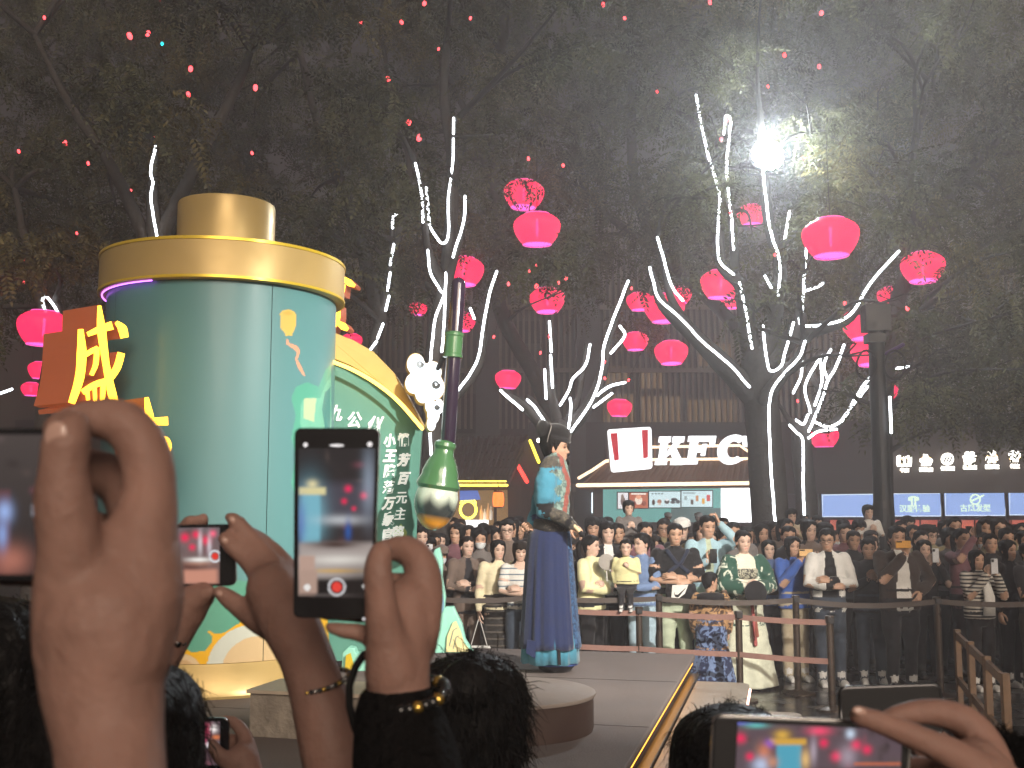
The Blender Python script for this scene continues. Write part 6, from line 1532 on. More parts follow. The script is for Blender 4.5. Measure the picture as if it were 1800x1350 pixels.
# 15 dark hoodie woman
place(1524, 8.55, 948, 'woman in a black hoodie between the white and brown jackets', dict(top=c_dark, pants=c_jean, shoes=m_shoew), rz=R(-8), armR='chest', armL='chest', top_len=.84, loose=1.2, hairstyle='short', seed=15, skin=1)
# 16 man brown jacket with phone
o, H, _ = place(1576, 8.25, 926, 'big man in an open dark brown jacket over a white tee, hand on hip', dict(top=c_brown, inner=c_white, pants=c_black, shoes=m_shoew), rz=R(4), armR='hip', armL='phone', inner=jacket(.055, .07), wide=1.16, top_len=.84, loose=1.16, sleeve_w=1.25, hairstyle='short', seed=16, skin=1)
small_phone(wpt(o, H, (-.10, -.37, 1.53)), 0, C('phone_orange', 'd8a04c'), 'orange phone held sideways at the face of the man in the brown jacket', land=True)
# 17 white phone woman
o, H, _ = place(1622, 8.9, 950, 'woman in dark clothes holding up a white phone behind the brown jacket', dict(top=c_dark, pants=c_black, shoes=m_shoeb), rz=0, armR='phone', armL='phone', hairstyle='long', seed=17, skin=2)
small_phone(wpt(o, H, (0, -.37, 1.53)), R(5), C('phone_white', 'cfd2d6'), 'white phone held upright behind the man in the brown jacket')
# 18 mauve
o, H, _ = place(1690, 8.8, 930, 'woman in a mauve sweater lifting a phone beside the striped sweater', dict(top=c_mauve, pants=c_dark, shoes=m_shoeb), rz=R(20), armR='down', armL='phone_high', top_len=.84, loose=1.15, hairstyle='tied', seed=18, skin=1)
small_phone(wpt(o, H, (-.08, -.35, 1.70)), R(20), M_phone, 'dark phone lifted above the face of the woman in the mauve sweater')
# 19 striped sweater
o, H, _ = place(1714, 8.25, 968, 'woman in a black and white striped sweater and black trousers filming with a white phone', dict(top=stripes('breton', srgb('c9c4ba'), srgb('2b2a2c'), 26, 2, .55), pants=c_black, shoes=m_shoew), rz=R(8), armR='phone', armL='phone', top_len=.88, loose=1.2, sleeve_w=1.2, hairstyle='long', seed=19, skin=1)
small_phone(wpt(o, H, (0, -.37, 1.53)), R(8), C('phone_white', 'cfd2d6'), 'white phone with round lenses held by the woman in the striped sweater')
link('scarf', MB().loft([(0.02, -.14, .92 * H / 1.7, .07, .03), (0.02, -.16, 1.15 * H / 1.7, .06, .03), (.0, -.13, 1.36 * H / 1.7, .04, .03)], 14).mesh('scarf', True, [c_white]), o)
# 20, 21
place(1770, 8.45, 950, 'woman in a black coat with long dark hair at the right edge', dict(top=c_black, inner=c_dark, pants=c_black, shoes=m_shoew), rz=R(24), armR='down', armL='down', inner=jacket(.02, .05), hairstyle='long', seed=20, skin=1, head_yaw=4)
place(1806, 8.2, 955, 'person in dark clothes cut off by the right edge of the picture', dict(top=c_dark, pants=C('olive', '3f3a30'), shoes=m_shoew), rz=R(24), armR='down', armL='chest', hairstyle='short', seed=21, skin=1)
place(776, 9.0, 962, 'masked woman in a soft brown hat and taupe coat behind the mountain cutout', dict(top=c_taupe, pants=c_dark, shoes=m_shoeb), rz=R(16), hairstyle='long', seed=22, skin=1, mask=True, cap=c_taupe)

# ================================================================ rows behind: copies of a few bodies
TPL = [body_mesh('person', H=1.70, hairstyle=hs, seed=30 + i, armR=aR, armL=aL, voxel=.02, top_len=.86, loose=lo, wide=wd, head_yaw=hy, head_pitch=hp)
       for i, (hs, aR, aL, lo, wd, hy, hp) in enumerate([('short', 'down', 'down', 1.05, 1.0, 0, 0), ('long', 'down', 'chest', 1.05, .95, 8, 3), ('bob', 'down', 'down', 1.1, .95, -10, 0), ('mop', 'chest', 'down', 1.08, 1.05, 12, 4), ('crop', 'down', 'down', 1.1, 1.1, -6, 5), ('fringe', 'phone', 'phone', 1.05, .95, 0, 0), ('short', 'phone_high', 'phone_high', 1.05, 1.0, 4, 6), ('tied', 'down', 'down', 1.05, .95, 14, 0)])]
tops = [c_black, c_dark, c_navy, c_grey, c_brown, c_taupe, c_black, c_dark, c_jean, c_khaki, c_mauve, c_black]
rc = random.Random(5)
occupied = []
def copy_person(px, Y, H, ti, label, rz, group='people packed behind the front row', colr=None, zoff=0, **kw):
    ms = TPL[ti]; s = H / 1.70
    o = person(ground_at(px, Y) + Vector((0, 0, zoff)), rz, label, ms, dict(top=colr or rc.choice(tops), pants=rc.choice([c_black, c_dark, c_jean]), shoes=m_shoeb, inner=c_white), group=group, skin=rc.choice([0, 1, 1, 2, 3]), hair=rc.choice([0, 0, 1]), **kw)
    o.scale = (s * rc.uniform(.96, 1.06), s * rc.uniform(.97, 1.08), s); o.rotation_euler = (R(rc.uniform(-2, 2)), R(rc.uniform(-3.5, 3.5)), rz)
    if ti in (5, 6):
        M_ = Matrix.Translation(o.location) @ Matrix.Rotation(rz, 4, 'Z'); q_ = M_ @ (Vector((0, -.37, 1.54) if ti == 5 else (0, -.35, 1.72)) * s)
        small_phone(q_, rz, rc.choice([M_phone, M_phone, C('phone_white', 'cfd2d6')]), 'phone raised to film by somebody deep in the crowd', land=rc.random() < .4)
    return o
PLAIN = 'person in the dim crowd packed behind the front row'
# ones that can be told apart
SPEC = [(1000, 9.1, 950, 6, 'man with glasses just right of the performer, half hidden in the crowd', dict(glasses=True)), (1296, 9.0, 916, 4, 'man with glasses and a white face mask behind the robe wearer', dict(glasses=True, mask=True)),
 (864, 9.3, 928, 2, 'woman in a white face mask behind the woman in the cream jacket', dict(mask=True)), (842, 9.2, 930, 1, 'woman in a face mask behind the woman in the blazer', dict(mask=True)), (1205, 9.4, 912, 0, 'man in a white cap behind the man in the black tee', dict(cap=c_white)), (1224, 9.2, 916, 3, 'young man with cropped hair between the black tee and the pale blue shirt', {}),
 (905, 9.3, 912, 0, 'man with glasses behind the woman in the striped tee', dict(glasses=True)), (1100, 9.4, 918, 4, 'man carrying a small child on his shoulders behind the toddler', {}), (1660, 9.1, 928, 3, 'man with pushed up hair left of the mauve sweater', {}), (1740, 9.1, 938, 0, 'man with bare forehead behind the striped sweater', {})]
for (px, Y, tpx, ti, lab, kw) in SPEC: copy_person(px, Y, P(px, tpx, Y).z / 1.012, ti, lab, R(rc.uniform(-8, 12)) , **kw); occupied.append((px, Y))
front_px = [822, 876, 914, 1040, 1068, 1126, 1186, 1243, 1306, 1350, 1392, 1453, 1524, 1576, 1622, 1690, 1714, 1770, 1806, 776]
NB = 0
for row, (Y, gap) in enumerate([(9.25, 52), (9.75, 44), (10.25, 44), (10.8, 42), (11.5, 40), (12.3, 38)]):
    px = 690 + row * 17
    while px < 1830:
        x = px + rc.uniform(-8, 8)
        if not any(abs(x - a) < 26 and abs(Y - b) < .4 for a, b in occupied) and not (abs(x - 1350) < 32 and Y > 11.8) and not (abs(x - 1550) < 18 and 10.1 < Y < 11):
            H = rc.uniform(1.52, 1.77); ti = rc.choice([0, 1, 2, 3, 4, 7, 0, 2, 5] if row < 5 else [0, 3, 4, 6, 6, 5])
            tc = rc.choice(tops); gl = rc.random() < .2; mk = rc.random() < .07
            zone = 'behind the left group' if x < 930 else 'behind the performer' if x < 1030 else 'before the lettered kiosk' if x < 1330 else 'around the big trunks' if x < 1440 else 'before the blue panels'
            copy_person(x, Y, H, ti, '%s%s %s top, %s in the crowd %s' % ('bespectacled ' if gl else '', 'masked person in' if mk else 'person in', tc.name.replace('cloth_', '').replace('_', ' '), 'nearer' if row < 2 else 'middle' if row < 4 else 'far back', zone), R(rc.uniform(-16, 22)), colr=tc, glasses=gl, mask=mk); NB += 1
        px += gap * rc.uniform(.85, 1.2)
# children on shoulders
def shoulder_child(px, Y, tpx, colr, label, seed):
    ms = child_head(body_mesh('person', H=1.0, wide=1.2, armR='chest', armL='chest', hairstyle='mop', seed=seed, top_len=.84, loose=1.15, voxel=.022), 1.3); bend_legs(ms[0], ms[3], ang=60)
    p = P(px, tpx, Y); person(Vector((p.x, p.y, p.z - 1.06)), R(8), label, ms, dict(top=colr, pants=c_dark, shoes=m_shoew), skin=2, cat='child', group='children riding on shoulders')
shoulder_child(1105, 9.55, 878, c_grey, 'small child in a grey top riding on shoulders in front of the menu screens', 41)
shoulder_child(1526, 10.2, 886, c_white, 'child in a white top riding on shoulders just left of the black post', 42)
shoulder_child(1391, 10.0, 893, c_beige, 'child in a beige top riding on shoulders below the slim lit tree', 43)
shoulder_child(1437, 11.0, 905, c_grey, 'child riding on shoulders below the left end of the blue panels', 44)
for px, lab in ((1168, 'kiosk worker in a white cap at the left of the counter'), (1234, 'kiosk worker in a white cap at the right of the counter')):
    copy_person(px, 21.4, P(px, 897, 21.4).z / 1.05, 0, lab, 0, 'kiosk workers', colr=c_white, cap=c_white)
# ================================================================ belt barriers
M_post = mat('post_bronze', srgb('4a4038'), .35, metal=.5, noise_amt=.1)
M_belt = mat('belt_web', srgb('8f6d64'), .75, noise_amt=.1, noise_scale=20); M_belt2 = mat('belt_dark', srgb('4b423d'), .75, noise_amt=.1, noise_scale=20)
def stanchion(p, h, label, group):
    o = thing('barrier_post', p, label, 'barrier post', group); x, y = p.x, p.y
    autosmooth(MB().lathe([(.17, .014), (.17, .03), (.06, .05), (.04, .06)], (x, y, 0), 28).build('base', M_post, o))
    autosmooth(MB().lathe([(.034, .05), (.034, h - .07), (.042, h - .068), (.042, h - .004), (.03, h)], (x, y, 0), 20).build('tube', M_post, o))
    MB().box((x, y - .045, h - .04), (.055, .03, .05)).build('belt_socket', M_black, o)
    return o
def belt(a, b, z, sag, label, m, group, zb=None):
    a = Vector(a); b = Vector(b); zb = z if zb is None else zb; n = 10; v = []; 
    for i in range(n + 1):
        t = i / n; p = a.lerp(b, t); zz = z + (zb - z) * t - sag * 4 * t * (1 - t); tw = .012 * math.sin(t * math.pi)
        v += [(p.x, p.y - .035, zz + .026), (p.x, p.y - .035 - tw, zz - .026), (p.x, p.y - .032 - tw, zz - .026), (p.x, p.y - .032, zz + .026)]
    f = []
    for i in range(n):
        for k_ in range(4): f.append((i * 4 + k_, i * 4 + (k_ + 1) % 4, i * 4 + 4 + (k_ + 1) % 4, i * 4 + 4 + k_))
    f += [(0, 3, 2, 1), (n * 4, n * 4 + 1, n * 4 + 2, n * 4 + 3)]
    o = MB().add(v, f).build('barrier_belt', m, None, origin=a); return tag(o, label, 'belt', group)
g1 = 'front line of barrier posts'; g2 = 'rear line of barrier posts'
A1 = GP(985, 8.3); A2 = GP(1121, 8.1); A3 = GP(1294, 7.78); A4 = GP(1452, 7.42)
for p, l in ((A1, 'bronze barrier post hidden behind the robe of the performer'), (A2, 'bronze barrier post in front of the woman in denim, at the stage corner'), (A3, 'bronze barrier post in front of the robe wearer with the black fan'), (A4, 'bronze barrier post at the right end of the front line')): stanchion(p, .88, l, g1)
for i, (a, b) in enumerate(((A1, A2), (A2, A3), (A3, A4))):
    w_ = ['from the performer to the stage corner post', 'between the stage corner post and the fan holder', 'at the right end of the front line'][i]
    belt(a, b, .82, .01, 'upper pinkish barrier belt ' + w_, M_belt, 'belts of the front line'); belt(a, b, .46, .006, 'lower pinkish barrier belt ' + w_, M_belt, 'belts of the front line')
Bp = [GP(px, y) for px, y in ((742, 8.28), (925, 8.25), (1156, 8.18), (1394, 8.06), (1640, 7.95), (1850, 7.9))]
for p, l in zip(Bp, ('dark barrier post left of the woman in the blazer', 'dark barrier post beside the woman in the striped tee, behind the performer', 'dark barrier post in front of the man in the black tee', 'dark barrier post in front of the woman in the blue jacket', 'dark barrier post right of the man in the brown jacket', 'dark barrier post beyond the right edge')): stanchion(p, 1.0, l, g2)
for i in range(5): belt(Bp[i], Bp[i + 1], .955, (.03, .02, .035, .05, .03)[i], 'dark barrier belt ' + ('in front of the woman in the cream jacket', 'behind the performer', 'in front of the black tee and the boy', 'in front of the white jacket', 'in front of the striped sweater')[i], M_belt2, 'belts of the rear line')
# wooden fence on the right
M_fence = mat('fence_wood', srgb('7a624c'), .6, noise_amt=.3, noise_scale=8, bump=.3)
wf = thing('wooden_fence', G(1715, 1275), 'low wooden rail fence at the right in front of the crowd', 'fence')
fp_ = [G(1688, 1240), G(1712, 1275), G(1742, 1318), G(1775, 1368)]
for p in fp_: bevel(MB().box((p.x, p.y, .36), (.055, .055, .72)).build('post', M_fence, wf), .005)
for i in range(3):
    for z in (.66, .24):
        a, b = fp_[i].copy(), fp_[i + 1].copy(); a.z = z; b.z = z; d = (b - a); c = (a + b) / 2
        MB().box(c, (d.length - .058, .03, .07), math.atan2(d.y, d.x)).build('rail', M_fence, wf)

# ================================================================ performer
base = G(967, 1180, SZ); PY = base.y / KD; s = S(1, PY) * 1.0
M_navy = cloth('robe_navy', srgb('222c4e'), .3); M_teal = cloth('robe_teal', srgb('44849c'), .2); M_purp = cloth('robe_purple', srgb('3d4270'), .2)
M_broc = brocade('vest_brocade', srgb('7f948c'), srgb('566a66'), 30, .5); M_lapel = brocade('lapel', srgb('8c4f48'), srgb('9a6a50'), 40, .62); M_dkpatch = brocade('shoulder_patch', srgb('45423f'), srgb('6c6657'), 60, .56)
M_trimb = brocade('skirt_trim', srgb('3c5c80'), srgb('263553'), 34, .5); M_belt_p = brocade('belt_patch', srgb('242122'), srgb('6f6858'), 50, .62)
zero = Vector((P(967, 1180, PY).x, base.y, SZ))
def Lp(px, py, d=0): q = P(px, py, PY); q.y += d; return q - zero
def ring(pxl, pxr, py, dep): a = Lp(pxl, py); b = Lp(pxr, py); return ((a.x + b.x) / 2, dep[1] if hasattr(dep, '__len__') else 0, a.z, (b.x - a.x) / 2, dep[0] if hasattr(dep, '__len__') else dep)
mb = MB()
mb.loft([ring(935, 1000, 940, .135), ring(942, 1000, 915, .125), ring(943, 1001, 890, .125), ring(942, 1004, 860, .14), ring(944, 1001, 832, .15), ring(950, 996, 812, .135), ring(958, 988, 799, .09), ring(964, 985, 790, .06)], 26, region=0)
# near arm: full teal sleeve, dark forearm with bracer
mb.tube([Lp(966, 818, -.12), Lp(958, 845, -.16), Lp(956, 876, -.17), Lp(953, 900, -.17)], [.072, .088, .092, .055], 18, region=1)
mb.tube([Lp(960, 900, -.19), Lp(982, 910, -.21), Lp(1000, 922, -.20)], [.058, .052, .044], 14, region=2)
mb.tube([Lp(984, 908, -.215), Lp(1002, 922, -.205)], [.056, .050], 14, region=3)
# far arm bent behind the waist
mb.tube([Lp(966, 818, .12), Lp(956, 858, .16), Lp(946, 898, .14), Lp(933, 922, .05)], [.07, .085, .065, .04], 14, region=1)
pm = remesh(mb, .014, 3)
kd = kdtree.KDTree(mb.n)
for i, v in enumerate(mb.v): kd.insert(v, i)
kd.balance()
V = np.empty(len(pm.vertices) * 3); pm.vertices.foreach_get('co', V); V = V.reshape(-1, 3); N = np.empty(len(V) * 3); pm.vertices.foreach_get('normal', N); N = N.reshape(-1, 3)
reg = np.array([mb.r[kd.find(v)[1]] for v in V]); x_ = V[:, 0] / s + 967; 
zt_ = lambda py: Lp(967, py).z
lap = np.interp(V[:, 2], [zt_(910), zt_(850), zt_(800)], [990, 1000, 984])
tor = reg == 0
reg[tor & (x_ > 964)] = 4; reg[tor & (x_ > lap - 3) & (x_ < lap + 5)] = 5
reg[tor & (V[:, 2] > zt_(830)) & (V[:, 2] < zt_(814)) & (x_ < 980) & (V[:, 1] < -.05)] = 6
reg[(reg == 1) & (V[:, 2] > zt_(822))] = 6
for i in range(len(V)):
    q = Vector((V[i][0] * 9, V[i][1] * 9, V[i][2] * 14)); V[i] += N[i] * (noise.noise(q) * .011 + noise.noise(q * 2.2) * .005)
polys = [tuple(p.vertices) for p in pm.polygons]; preg = [int(reg[p[0]]) for p in polys]
HM = Matrix.Translation(Lp(977, 812)) @ Euler((0, R(-4), R(86))).to_matrix().to_4x4() @ Matrix.Scale(1.12, 4)
HV, HF, HT = head_geo(False); hv = (np.array(HM)[:3, :3] @ HV.T).T + np.array(HM.translation)
hands = MB(); hand_geo(hands, Lp(1000, 922, -.20), (.8, .05, -.55), (-.3, .8, -.6), .85, 1.0, 1, region=7); hand_geo(hands, Lp(932, 922, .03), (-.45, -.6, -.3), (.6, 0, .6), .7, 1.0, 1, region=7)
n0 = len(V); n1 = n0 + len(hv); allV = np.concatenate([V, hv, np.array(hands.v)]); faces = polys + [tuple(i + n0 for i in f) for f in HF] + [tuple(i + n1 for i in f) for f in hands.f]
me = bpy.data.meshes.new('performer'); me.from_pydata(allV.tolist(), [], faces)
for m in (M_purp, M_teal, c_black, M_dkpatch, M_broc, M_lapel, M_dkpatch, M_skin[1]): me.materials.append(m)
me.polygons.foreach_set('material_index', preg + [7] * (len(HF) + len(hands.f))); me.polygons.foreach_set('use_smooth', [True] * len(faces))
at = me.color_attributes.new('tint', 'FLOAT_COLOR', 'POINT'); T = np.ones((len(allV), 4)); T[n0:n1, :3] = HT; at.data.foreach_set('color', T.astype(np.float32).ravel()); me.update()
perf = link('person', me, None, zero); tag(perf, 'performer in a blue robe and black cap standing sideways on the stage', 'person')
PARENT_INV[perf.name] = Matrix.Translation(zero)
def psub(name, mb, m, smooth=True): o = link(name, mb.mesh(name, smooth, m if isinstance(m, list) else [m]), perf); return o
# skirts
def skirt(rows, n=96, pleat=.02, seed=0, mats=1):
    b = MB(); vs = []
    for j, (l, r, py, dep, am) in enumerate(rows):
        a = Lp(l, py); c2 = Lp(r, py); cx = (a.x + c2.x) / 2; rx = (c2.x - a.x) / 2
        for k_ in range(n):
            an = 2 * math.pi * k_ / n; w = math.sin(an * 11 + 1.5 * math.sin(an * 3 + seed)) + .5 * math.sin(an * 23 + seed * 2)
            q = 1 + am * pleat * w; vs.append((cx + rx * math.cos(an) * q, dep * math.sin(an) * q, a.z + (.006 * math.sin(an * 7) if j == len(rows) - 1 else 0)))
    m_ = len(rows); fs = []; mi = []
    for i in range(m_ - 1):
        for k_ in range(n):
            k2 = (k_ + 1) % n; fs.append((i * n + k_, (i + 1) * n + k_, (i + 1) * n + k2, i * n + k2)); an = 2 * math.pi * k_ / n
            mi.append(1 if (abs((an + math.pi) % (2 * math.pi) - math.pi) < .62 and mats > 1) else 0)
    b.add(vs, fs); b.m = mi; b.f.append(tuple(range(n))); b.m.append(0); return b
rows = [(938, 1001, 928, .13, .0), (929, 1003, 940, .15, .5), (926, 1005, 960, .17, 1), (923, 1008, 1000, .19, 1.4), (920, 1012, 1050, .21, 1.8), (917, 1016, 1100, .225, 2.1), (915, 1020, 1138, .235, 2.3)]
rr2 = []
for i in range(len(rows) - 1):
    for t in (0, .34, .67): rr2.append(tuple(a + (b - a) * t for a, b in zip(rows[i], rows[i + 1])))
rr2.append(rows[-1])
o = psub('outer_skirt', skirt(rr2, mats=2), [M_navy, M_trimb]); so = o.modifiers.new('s', 'SOLIDIFY'); so.thickness = .006
o = psub('under_skirt', skirt([(925, 1010, 1080, .20, 1), (919, 1016, 1130, .215, 1.5), (917, 1018, 1164, .22, 1.6)], seed=3), M_teal); so = o.modifiers.new('s', 'SOLIDIFY'); so.thickness = .006
psub('belt', MB().loft([ring(938, 1002, 934, .145), ring(937, 1003, 928, .15), ring(938, 1003, 916, .145), ring(941, 1001, 912, .135)], 32), M_belt_p)
tt = Lp(944, 1138)
psub('sash_end', MB().prism([Lp(926, 1120, -.2), Lp(941, 1122, -.21), Lp(940, 1152, -.22), Lp(924, 1142, -.21)], (0, .012, 0)), M_navy, False)
psub('front_slit', MB().prism([Lp(978, 1136, -.232), Lp(983, 1136, -.232), Lp(984, 1162, -.235), Lp(979, 1162, -.235)], (0, .01, 0)), c_black, False)
# hat: soft black cap with a raised lobe at the back
hb = MB(); hb.ball(Lp(979, 762), (26 * s, 23 * s, 18 * s), 22, 14, M=Euler((0, R(14), 0)).to_matrix()); hb.ball(Lp(956, 756), (13 * s, 17 * s, 19 * s), 18, 12, M=Euler((0, R(-14), 0)).to_matrix())
hb.tube([Lp(978 + 22 * math.cos(a), 772 - 5 * math.cos(a) * -1 * .9 + 0, 0) + Vector((0, 20 * s * math.sin(a), 0)) for a in np.linspace(0, 2 * math.pi, 25)], 4.5 * s, 8, caps=False)
hm2 = remesh(hb, .010, 4); hm2.materials.append(cloth('hat_black', srgb('1c1a1c'), .4)); hm2.polygons.foreach_set('use_smooth', [True] * len(hm2.polygons)); hat = link('hat', hm2, perf)
psub('hat_piping', MB().tube(spline([Lp(966, 742), Lp(968, 752, -.11), Lp(964, 766, -.12), Lp(961, 778, -.10)], 4), .004, 6), mat('piping_grey', srgb('8b8580'), .5))
hV, hF = hair_geo('short', 3); hbm = MB(); hbm.add([HM @ Vector(v) for v in hV], hF); psub('hair', hbm, M_hair[0])
psub('beard', MB().tube(spline([HM @ Vector((0, -.080, .012)), HM @ Vector((0, -.088, -.012)), HM @ Vector((0, -.080, -.040))], 3), [.016, .017, .017, .014, .011, .007, .003], 10), M_hair[0])
psub('moustache', MB().tube([HM @ Vector((-.026, -.090, .044)), HM @ Vector((0, -.101, .052)), HM @ Vector((.026, -.090, .044))], [.003, .006, .003], 6), M_hair[0])
bt = thing('rolled_scroll', zero + Lp(1012, 930, -.22), 'small pale roll held in the hand of the performer', 'prop'); MB().tube([zero + Lp(1000, 917, -.235), zero + Lp(1020, 938, -.235)], .016, 10).build('roll', C('roll_cream', 'cdb995'), bt, smooth=True)
MB().tube([zero + Lp(1017, 935, -.235), zero + Lp(1021, 939, -.235)], .019, 10).build('end_cap', c_black, bt)
# tumbler stand
ts = thing('rocking_stand', zero, 'black round bottomed rocking stand under the robe of the performer', 'stand')
r0 = 35 * s
autosmooth(MB().lathe([(.02, .0), (.10, .008), (r0 * .8, .035), (r0, .075), (r0 * 1.03, .095), (r0 * .98, .10), (r0 * .7, .07)], zero + Lp(977, 1183), 40).build('bowl', mat('stand_black', (.02, .02, .025), .35), ts))
MB().tube([zero + Lp(977, 1166) + Vector((r0 * 1.05 * math.cos(a), r0 * 1.05 * math.sin(a), .0)) for a in np.linspace(0, 2 * math.pi, 33)], .009, 6, caps=False).build('rim', mat('stand_blue', srgb('3a4f86'), .4), ts)
MB().lathe([(.045, .03), (.045, .42)], zero + Lp(972, 1183), 16).build('pillar', M_black, ts)
# ================================================================ hands and phones close to the camera
M_handskin = mat('hand_skin', (.30, .172, .136), .6, sub=.15, noise_amt=.13, noise_scale=26, bump=.14, bump_scale=110, spec=.35)
M_nail = mat('nail', (.52, .33, .27), .25, coat=.3)
M_sleeve = mat('fuzzy_black', (.007, .006, .006), .95, noise_amt=.3, noise_scale=60, bump=.8, bump_scale=120, spec=.1)
def chain(mb, pts, region=0, n=16, flat=None):
    """pts: (px, py, Y, radius px)"""
    q = [P(x, y, Y) for x, y, Y, r in pts]; rd = [S(r, Y) for x, y, Y, r in pts]
    sm = spline(q, 4); rs = list(np.interp(np.linspace(0, len(rd) - 1, len(sm)), range(len(rd)), rd))
    mb.tube([Vector(v) for v in sm], rs, n, region=region, flat=flat)
def arm(parts, voxel, name='arm', smooth_it=5):
    mb = MB()
    for pt in parts: chain(mb, pt)
    me = remesh(mb, voxel, smooth_it); me.materials.append(M_handskin); me.polygons.foreach_set('use_smooth', [True] * len(me.polygons)); return me
def fg_person(px, Y, H, label, rz=180, style='short', top=None, seed=50, arms=('none', 'down'), hair=0):
    ms = body_mesh('person', H=H, hairstyle=style, seed=seed, armR=arms[0], armL=arms[1], voxel=.016, top_len=.82, loose=1.1)
    v = P(px, 900, Y); o = person(Vector((v.x, v.y, .006)), R(rz), label, ms, dict(top=top or c_black, pants=c_dark, shoes=m_shoeb), group='spectators close to the camera', skin=1, hair=hair)
    PARENT_INV[o.name] = Matrix.Translation((v.x, v.y, .006)) @ Matrix.Rotation(R(rz), 4, 'Z'); return o
def attach(o, name, me):
    me.transform(PARENT_INV[o.name].inverted()); c = link(name, me, o); PARENT_INV[c.name] = PARENT_INV[o.name]; return c
def strands(o, n=5000, length=.035, seed=0, w=.0005):
    """loose hairs standing off the hair mass"""
    h = [c for c in o.children if c.name.startswith('hair')][0]; me = h.data
    V = np.empty(len(me.vertices) * 3); me.vertices.foreach_get('co', V); V = V.reshape(-1, 3); N = np.empty(len(V) * 3); me.vertices.foreach_get('normal', N); N = N.reshape(-1, 3)
    r = np.random.default_rng(seed); idx = r.integers(0, len(V), n); keep = V[idx][:, 2] > np.percentile(V[:, 2], 15); idx = idx[keep]; n = len(idx)
    p0 = V[idx] + r.normal(0, .004, (n, 3)) - N[idx] * .002; down = np.array([0, 0, -1.0]); t = N[idx] * r.uniform(.05, .28, (n, 1)) + down * r.uniform(.2, 1, (n, 1)) + r.normal(0, .22, (n, 3))
    t /= np.linalg.norm(t, axis=1)[:, None]; L = length * r.uniform(.4, 1.2, (n, 1)); p1 = p0 + t * L * .55; p2 = p1 + (t * .6 + down * .5 + r.normal(0, .2, (n, 3))) * L * .5
    sd = np.cross(t, r.normal(size=(n, 3))); sd /= np.linalg.norm(sd, axis=1)[:, None] + 1e-9; sd *= w
    co = np.stack([p0 - sd, p0 + sd, p1 + sd * .8, p1 - sd * .8, p2 + sd * .2, p2 - sd * .2], 1).reshape(-1, 3); b = np.arange(n)[:, None] * 6
    F = np.concatenate([b + np.array([0, 1, 2, 3]), b + np.array([3, 2, 4, 5])]); s_ = new_mesh_np('loose_hair', co, F, [M_hair[0]]); tag(link('loose_hair', s_, o), kind='stuff')
def nail(o, px, py, Y, rx, ry, rot=0):
    c = P(px, py, Y); M = Euler((R(80), R(rot), 0)).to_matrix(); b = MB(); b.ball(c, (S(rx, Y), S(ry, Y), S(3, Y)), 12, 8, M=M); b.build('fingernail', M_nail, o, smooth=True)
def nail2(o, px, py, Y, r, rx, rz, rot=0):
    c = P(px, py, Y); c.y -= S(r, Y) - S(4, Y) * .5; b = MB(); b.ball(c, (S(rx, Y), S(5, Y), S(rz, Y)), 14, 10, M=Euler((0, R(rot), 0)).to_matrix()); b.build('fingernail', M_nail, o, smooth=True)
def phone_body(corners, Y, label, group='phones held up close to the camera', case=M_phone, rim=None, t=.0085):
    o = thing('phone', P(*[sum(c[i] for c in corners) / 4 for i in (0, 1)], Y), label, 'phone', group)
    rq = rounded_quad(corners, r=max(6, .10 * abs(corners[1][0] - corners[0][0]) if False else 14), n=5)
    b = MB(); b.prism([P(x, y, Y) for x, y in rq], (0, t, 0)); bevel(b.build('case', case, o), .0012, 2)
    if rim: MB().tube([P(x, y, Y + .002) for x, y in rq + [rq[0]]], S(4.2, Y), 8, caps=False).build('metal_rim', rim, o, smooth=True)
    return o
M_scr = vmat('phone_screen', emission=.85, rough=.1)
def screen(o, q, Y, paint, nu=90, nv=120):
    """q: corner pixels (left-bottom, right-bottom, left-top, right-top); paint(px,py) in the photo's own pixels"""
    pts = [P(x, y, Y - .0006) for x, y in q]; Q = np.array(q, float)
    def pt(u, v):
        xy = Q[0] * ((1 - u) * (1 - v))[:, None] + Q[1] * (u * (1 - v))[:, None] + Q[2] * ((1 - u) * v)[:, None] + Q[3] * (u * v)[:, None]; return paint(xy[:, 0], xy[:, 1])
    return painted('screen', nu, nv, quadmap(*pts), pt, M_scr, o)
class Pic:
    def __init__(s, x, y, base): s.x, s.y = x, y; s.c = np.tile(np.array(srgb(base)), (len(x), 1))
    def rect(s, a, b, c, d, col, soft=3):
        m = np.clip((s.x - a) / soft, 0, 1) * np.clip((c - s.x) / soft, 0, 1) * np.clip((s.y - b) / soft, 0, 1) * np.clip((d - s.y) / soft, 0, 1); s._b(m, col); return s
    def blob(s, cx, cy, rx, ry, col, a=1.0, hard=False):
        d = ((s.x - cx) / rx) ** 2 + ((s.y - cy) / ry) ** 2; m = (d < 1) * a if hard else a * np.exp(-d * 1.1); s._b(m, col); return s
    def ring(s, cx, cy, r0, r1, col): d = np.hypot(s.x - cx, s.y - cy); s._b(((d > r0) & (d < r1)) * 1.0, col); return s
    def grad(s, y0, y1, c0, c1):
        t = np.clip((s.y - y0) / (y1 - y0), 0, 1)[:, None]; s.c = np.array(srgb(c0)) * (1 - t) + np.array(srgb(c1)) * t; return s
    def speck(s, sc, amt, seed): 
        r = np.random.default_rng(seed)
        for _ in range(sc): s.blob(r.uniform(s.x.min(), s.x.max()), r.uniform(s.y.min(), s.y.max()), r.uniform(3, 12), r.uniform(3, 12), r.choice(['5a4c48', '6a5a58', '2c2424', '8a4a58', '3c3230']), amt)
        return s
    def _b(s, m, col): m = np.clip(m, 0, 1)[:, None]; s.c = s.c * (1 - m) + np.array(srgb(col)) * m
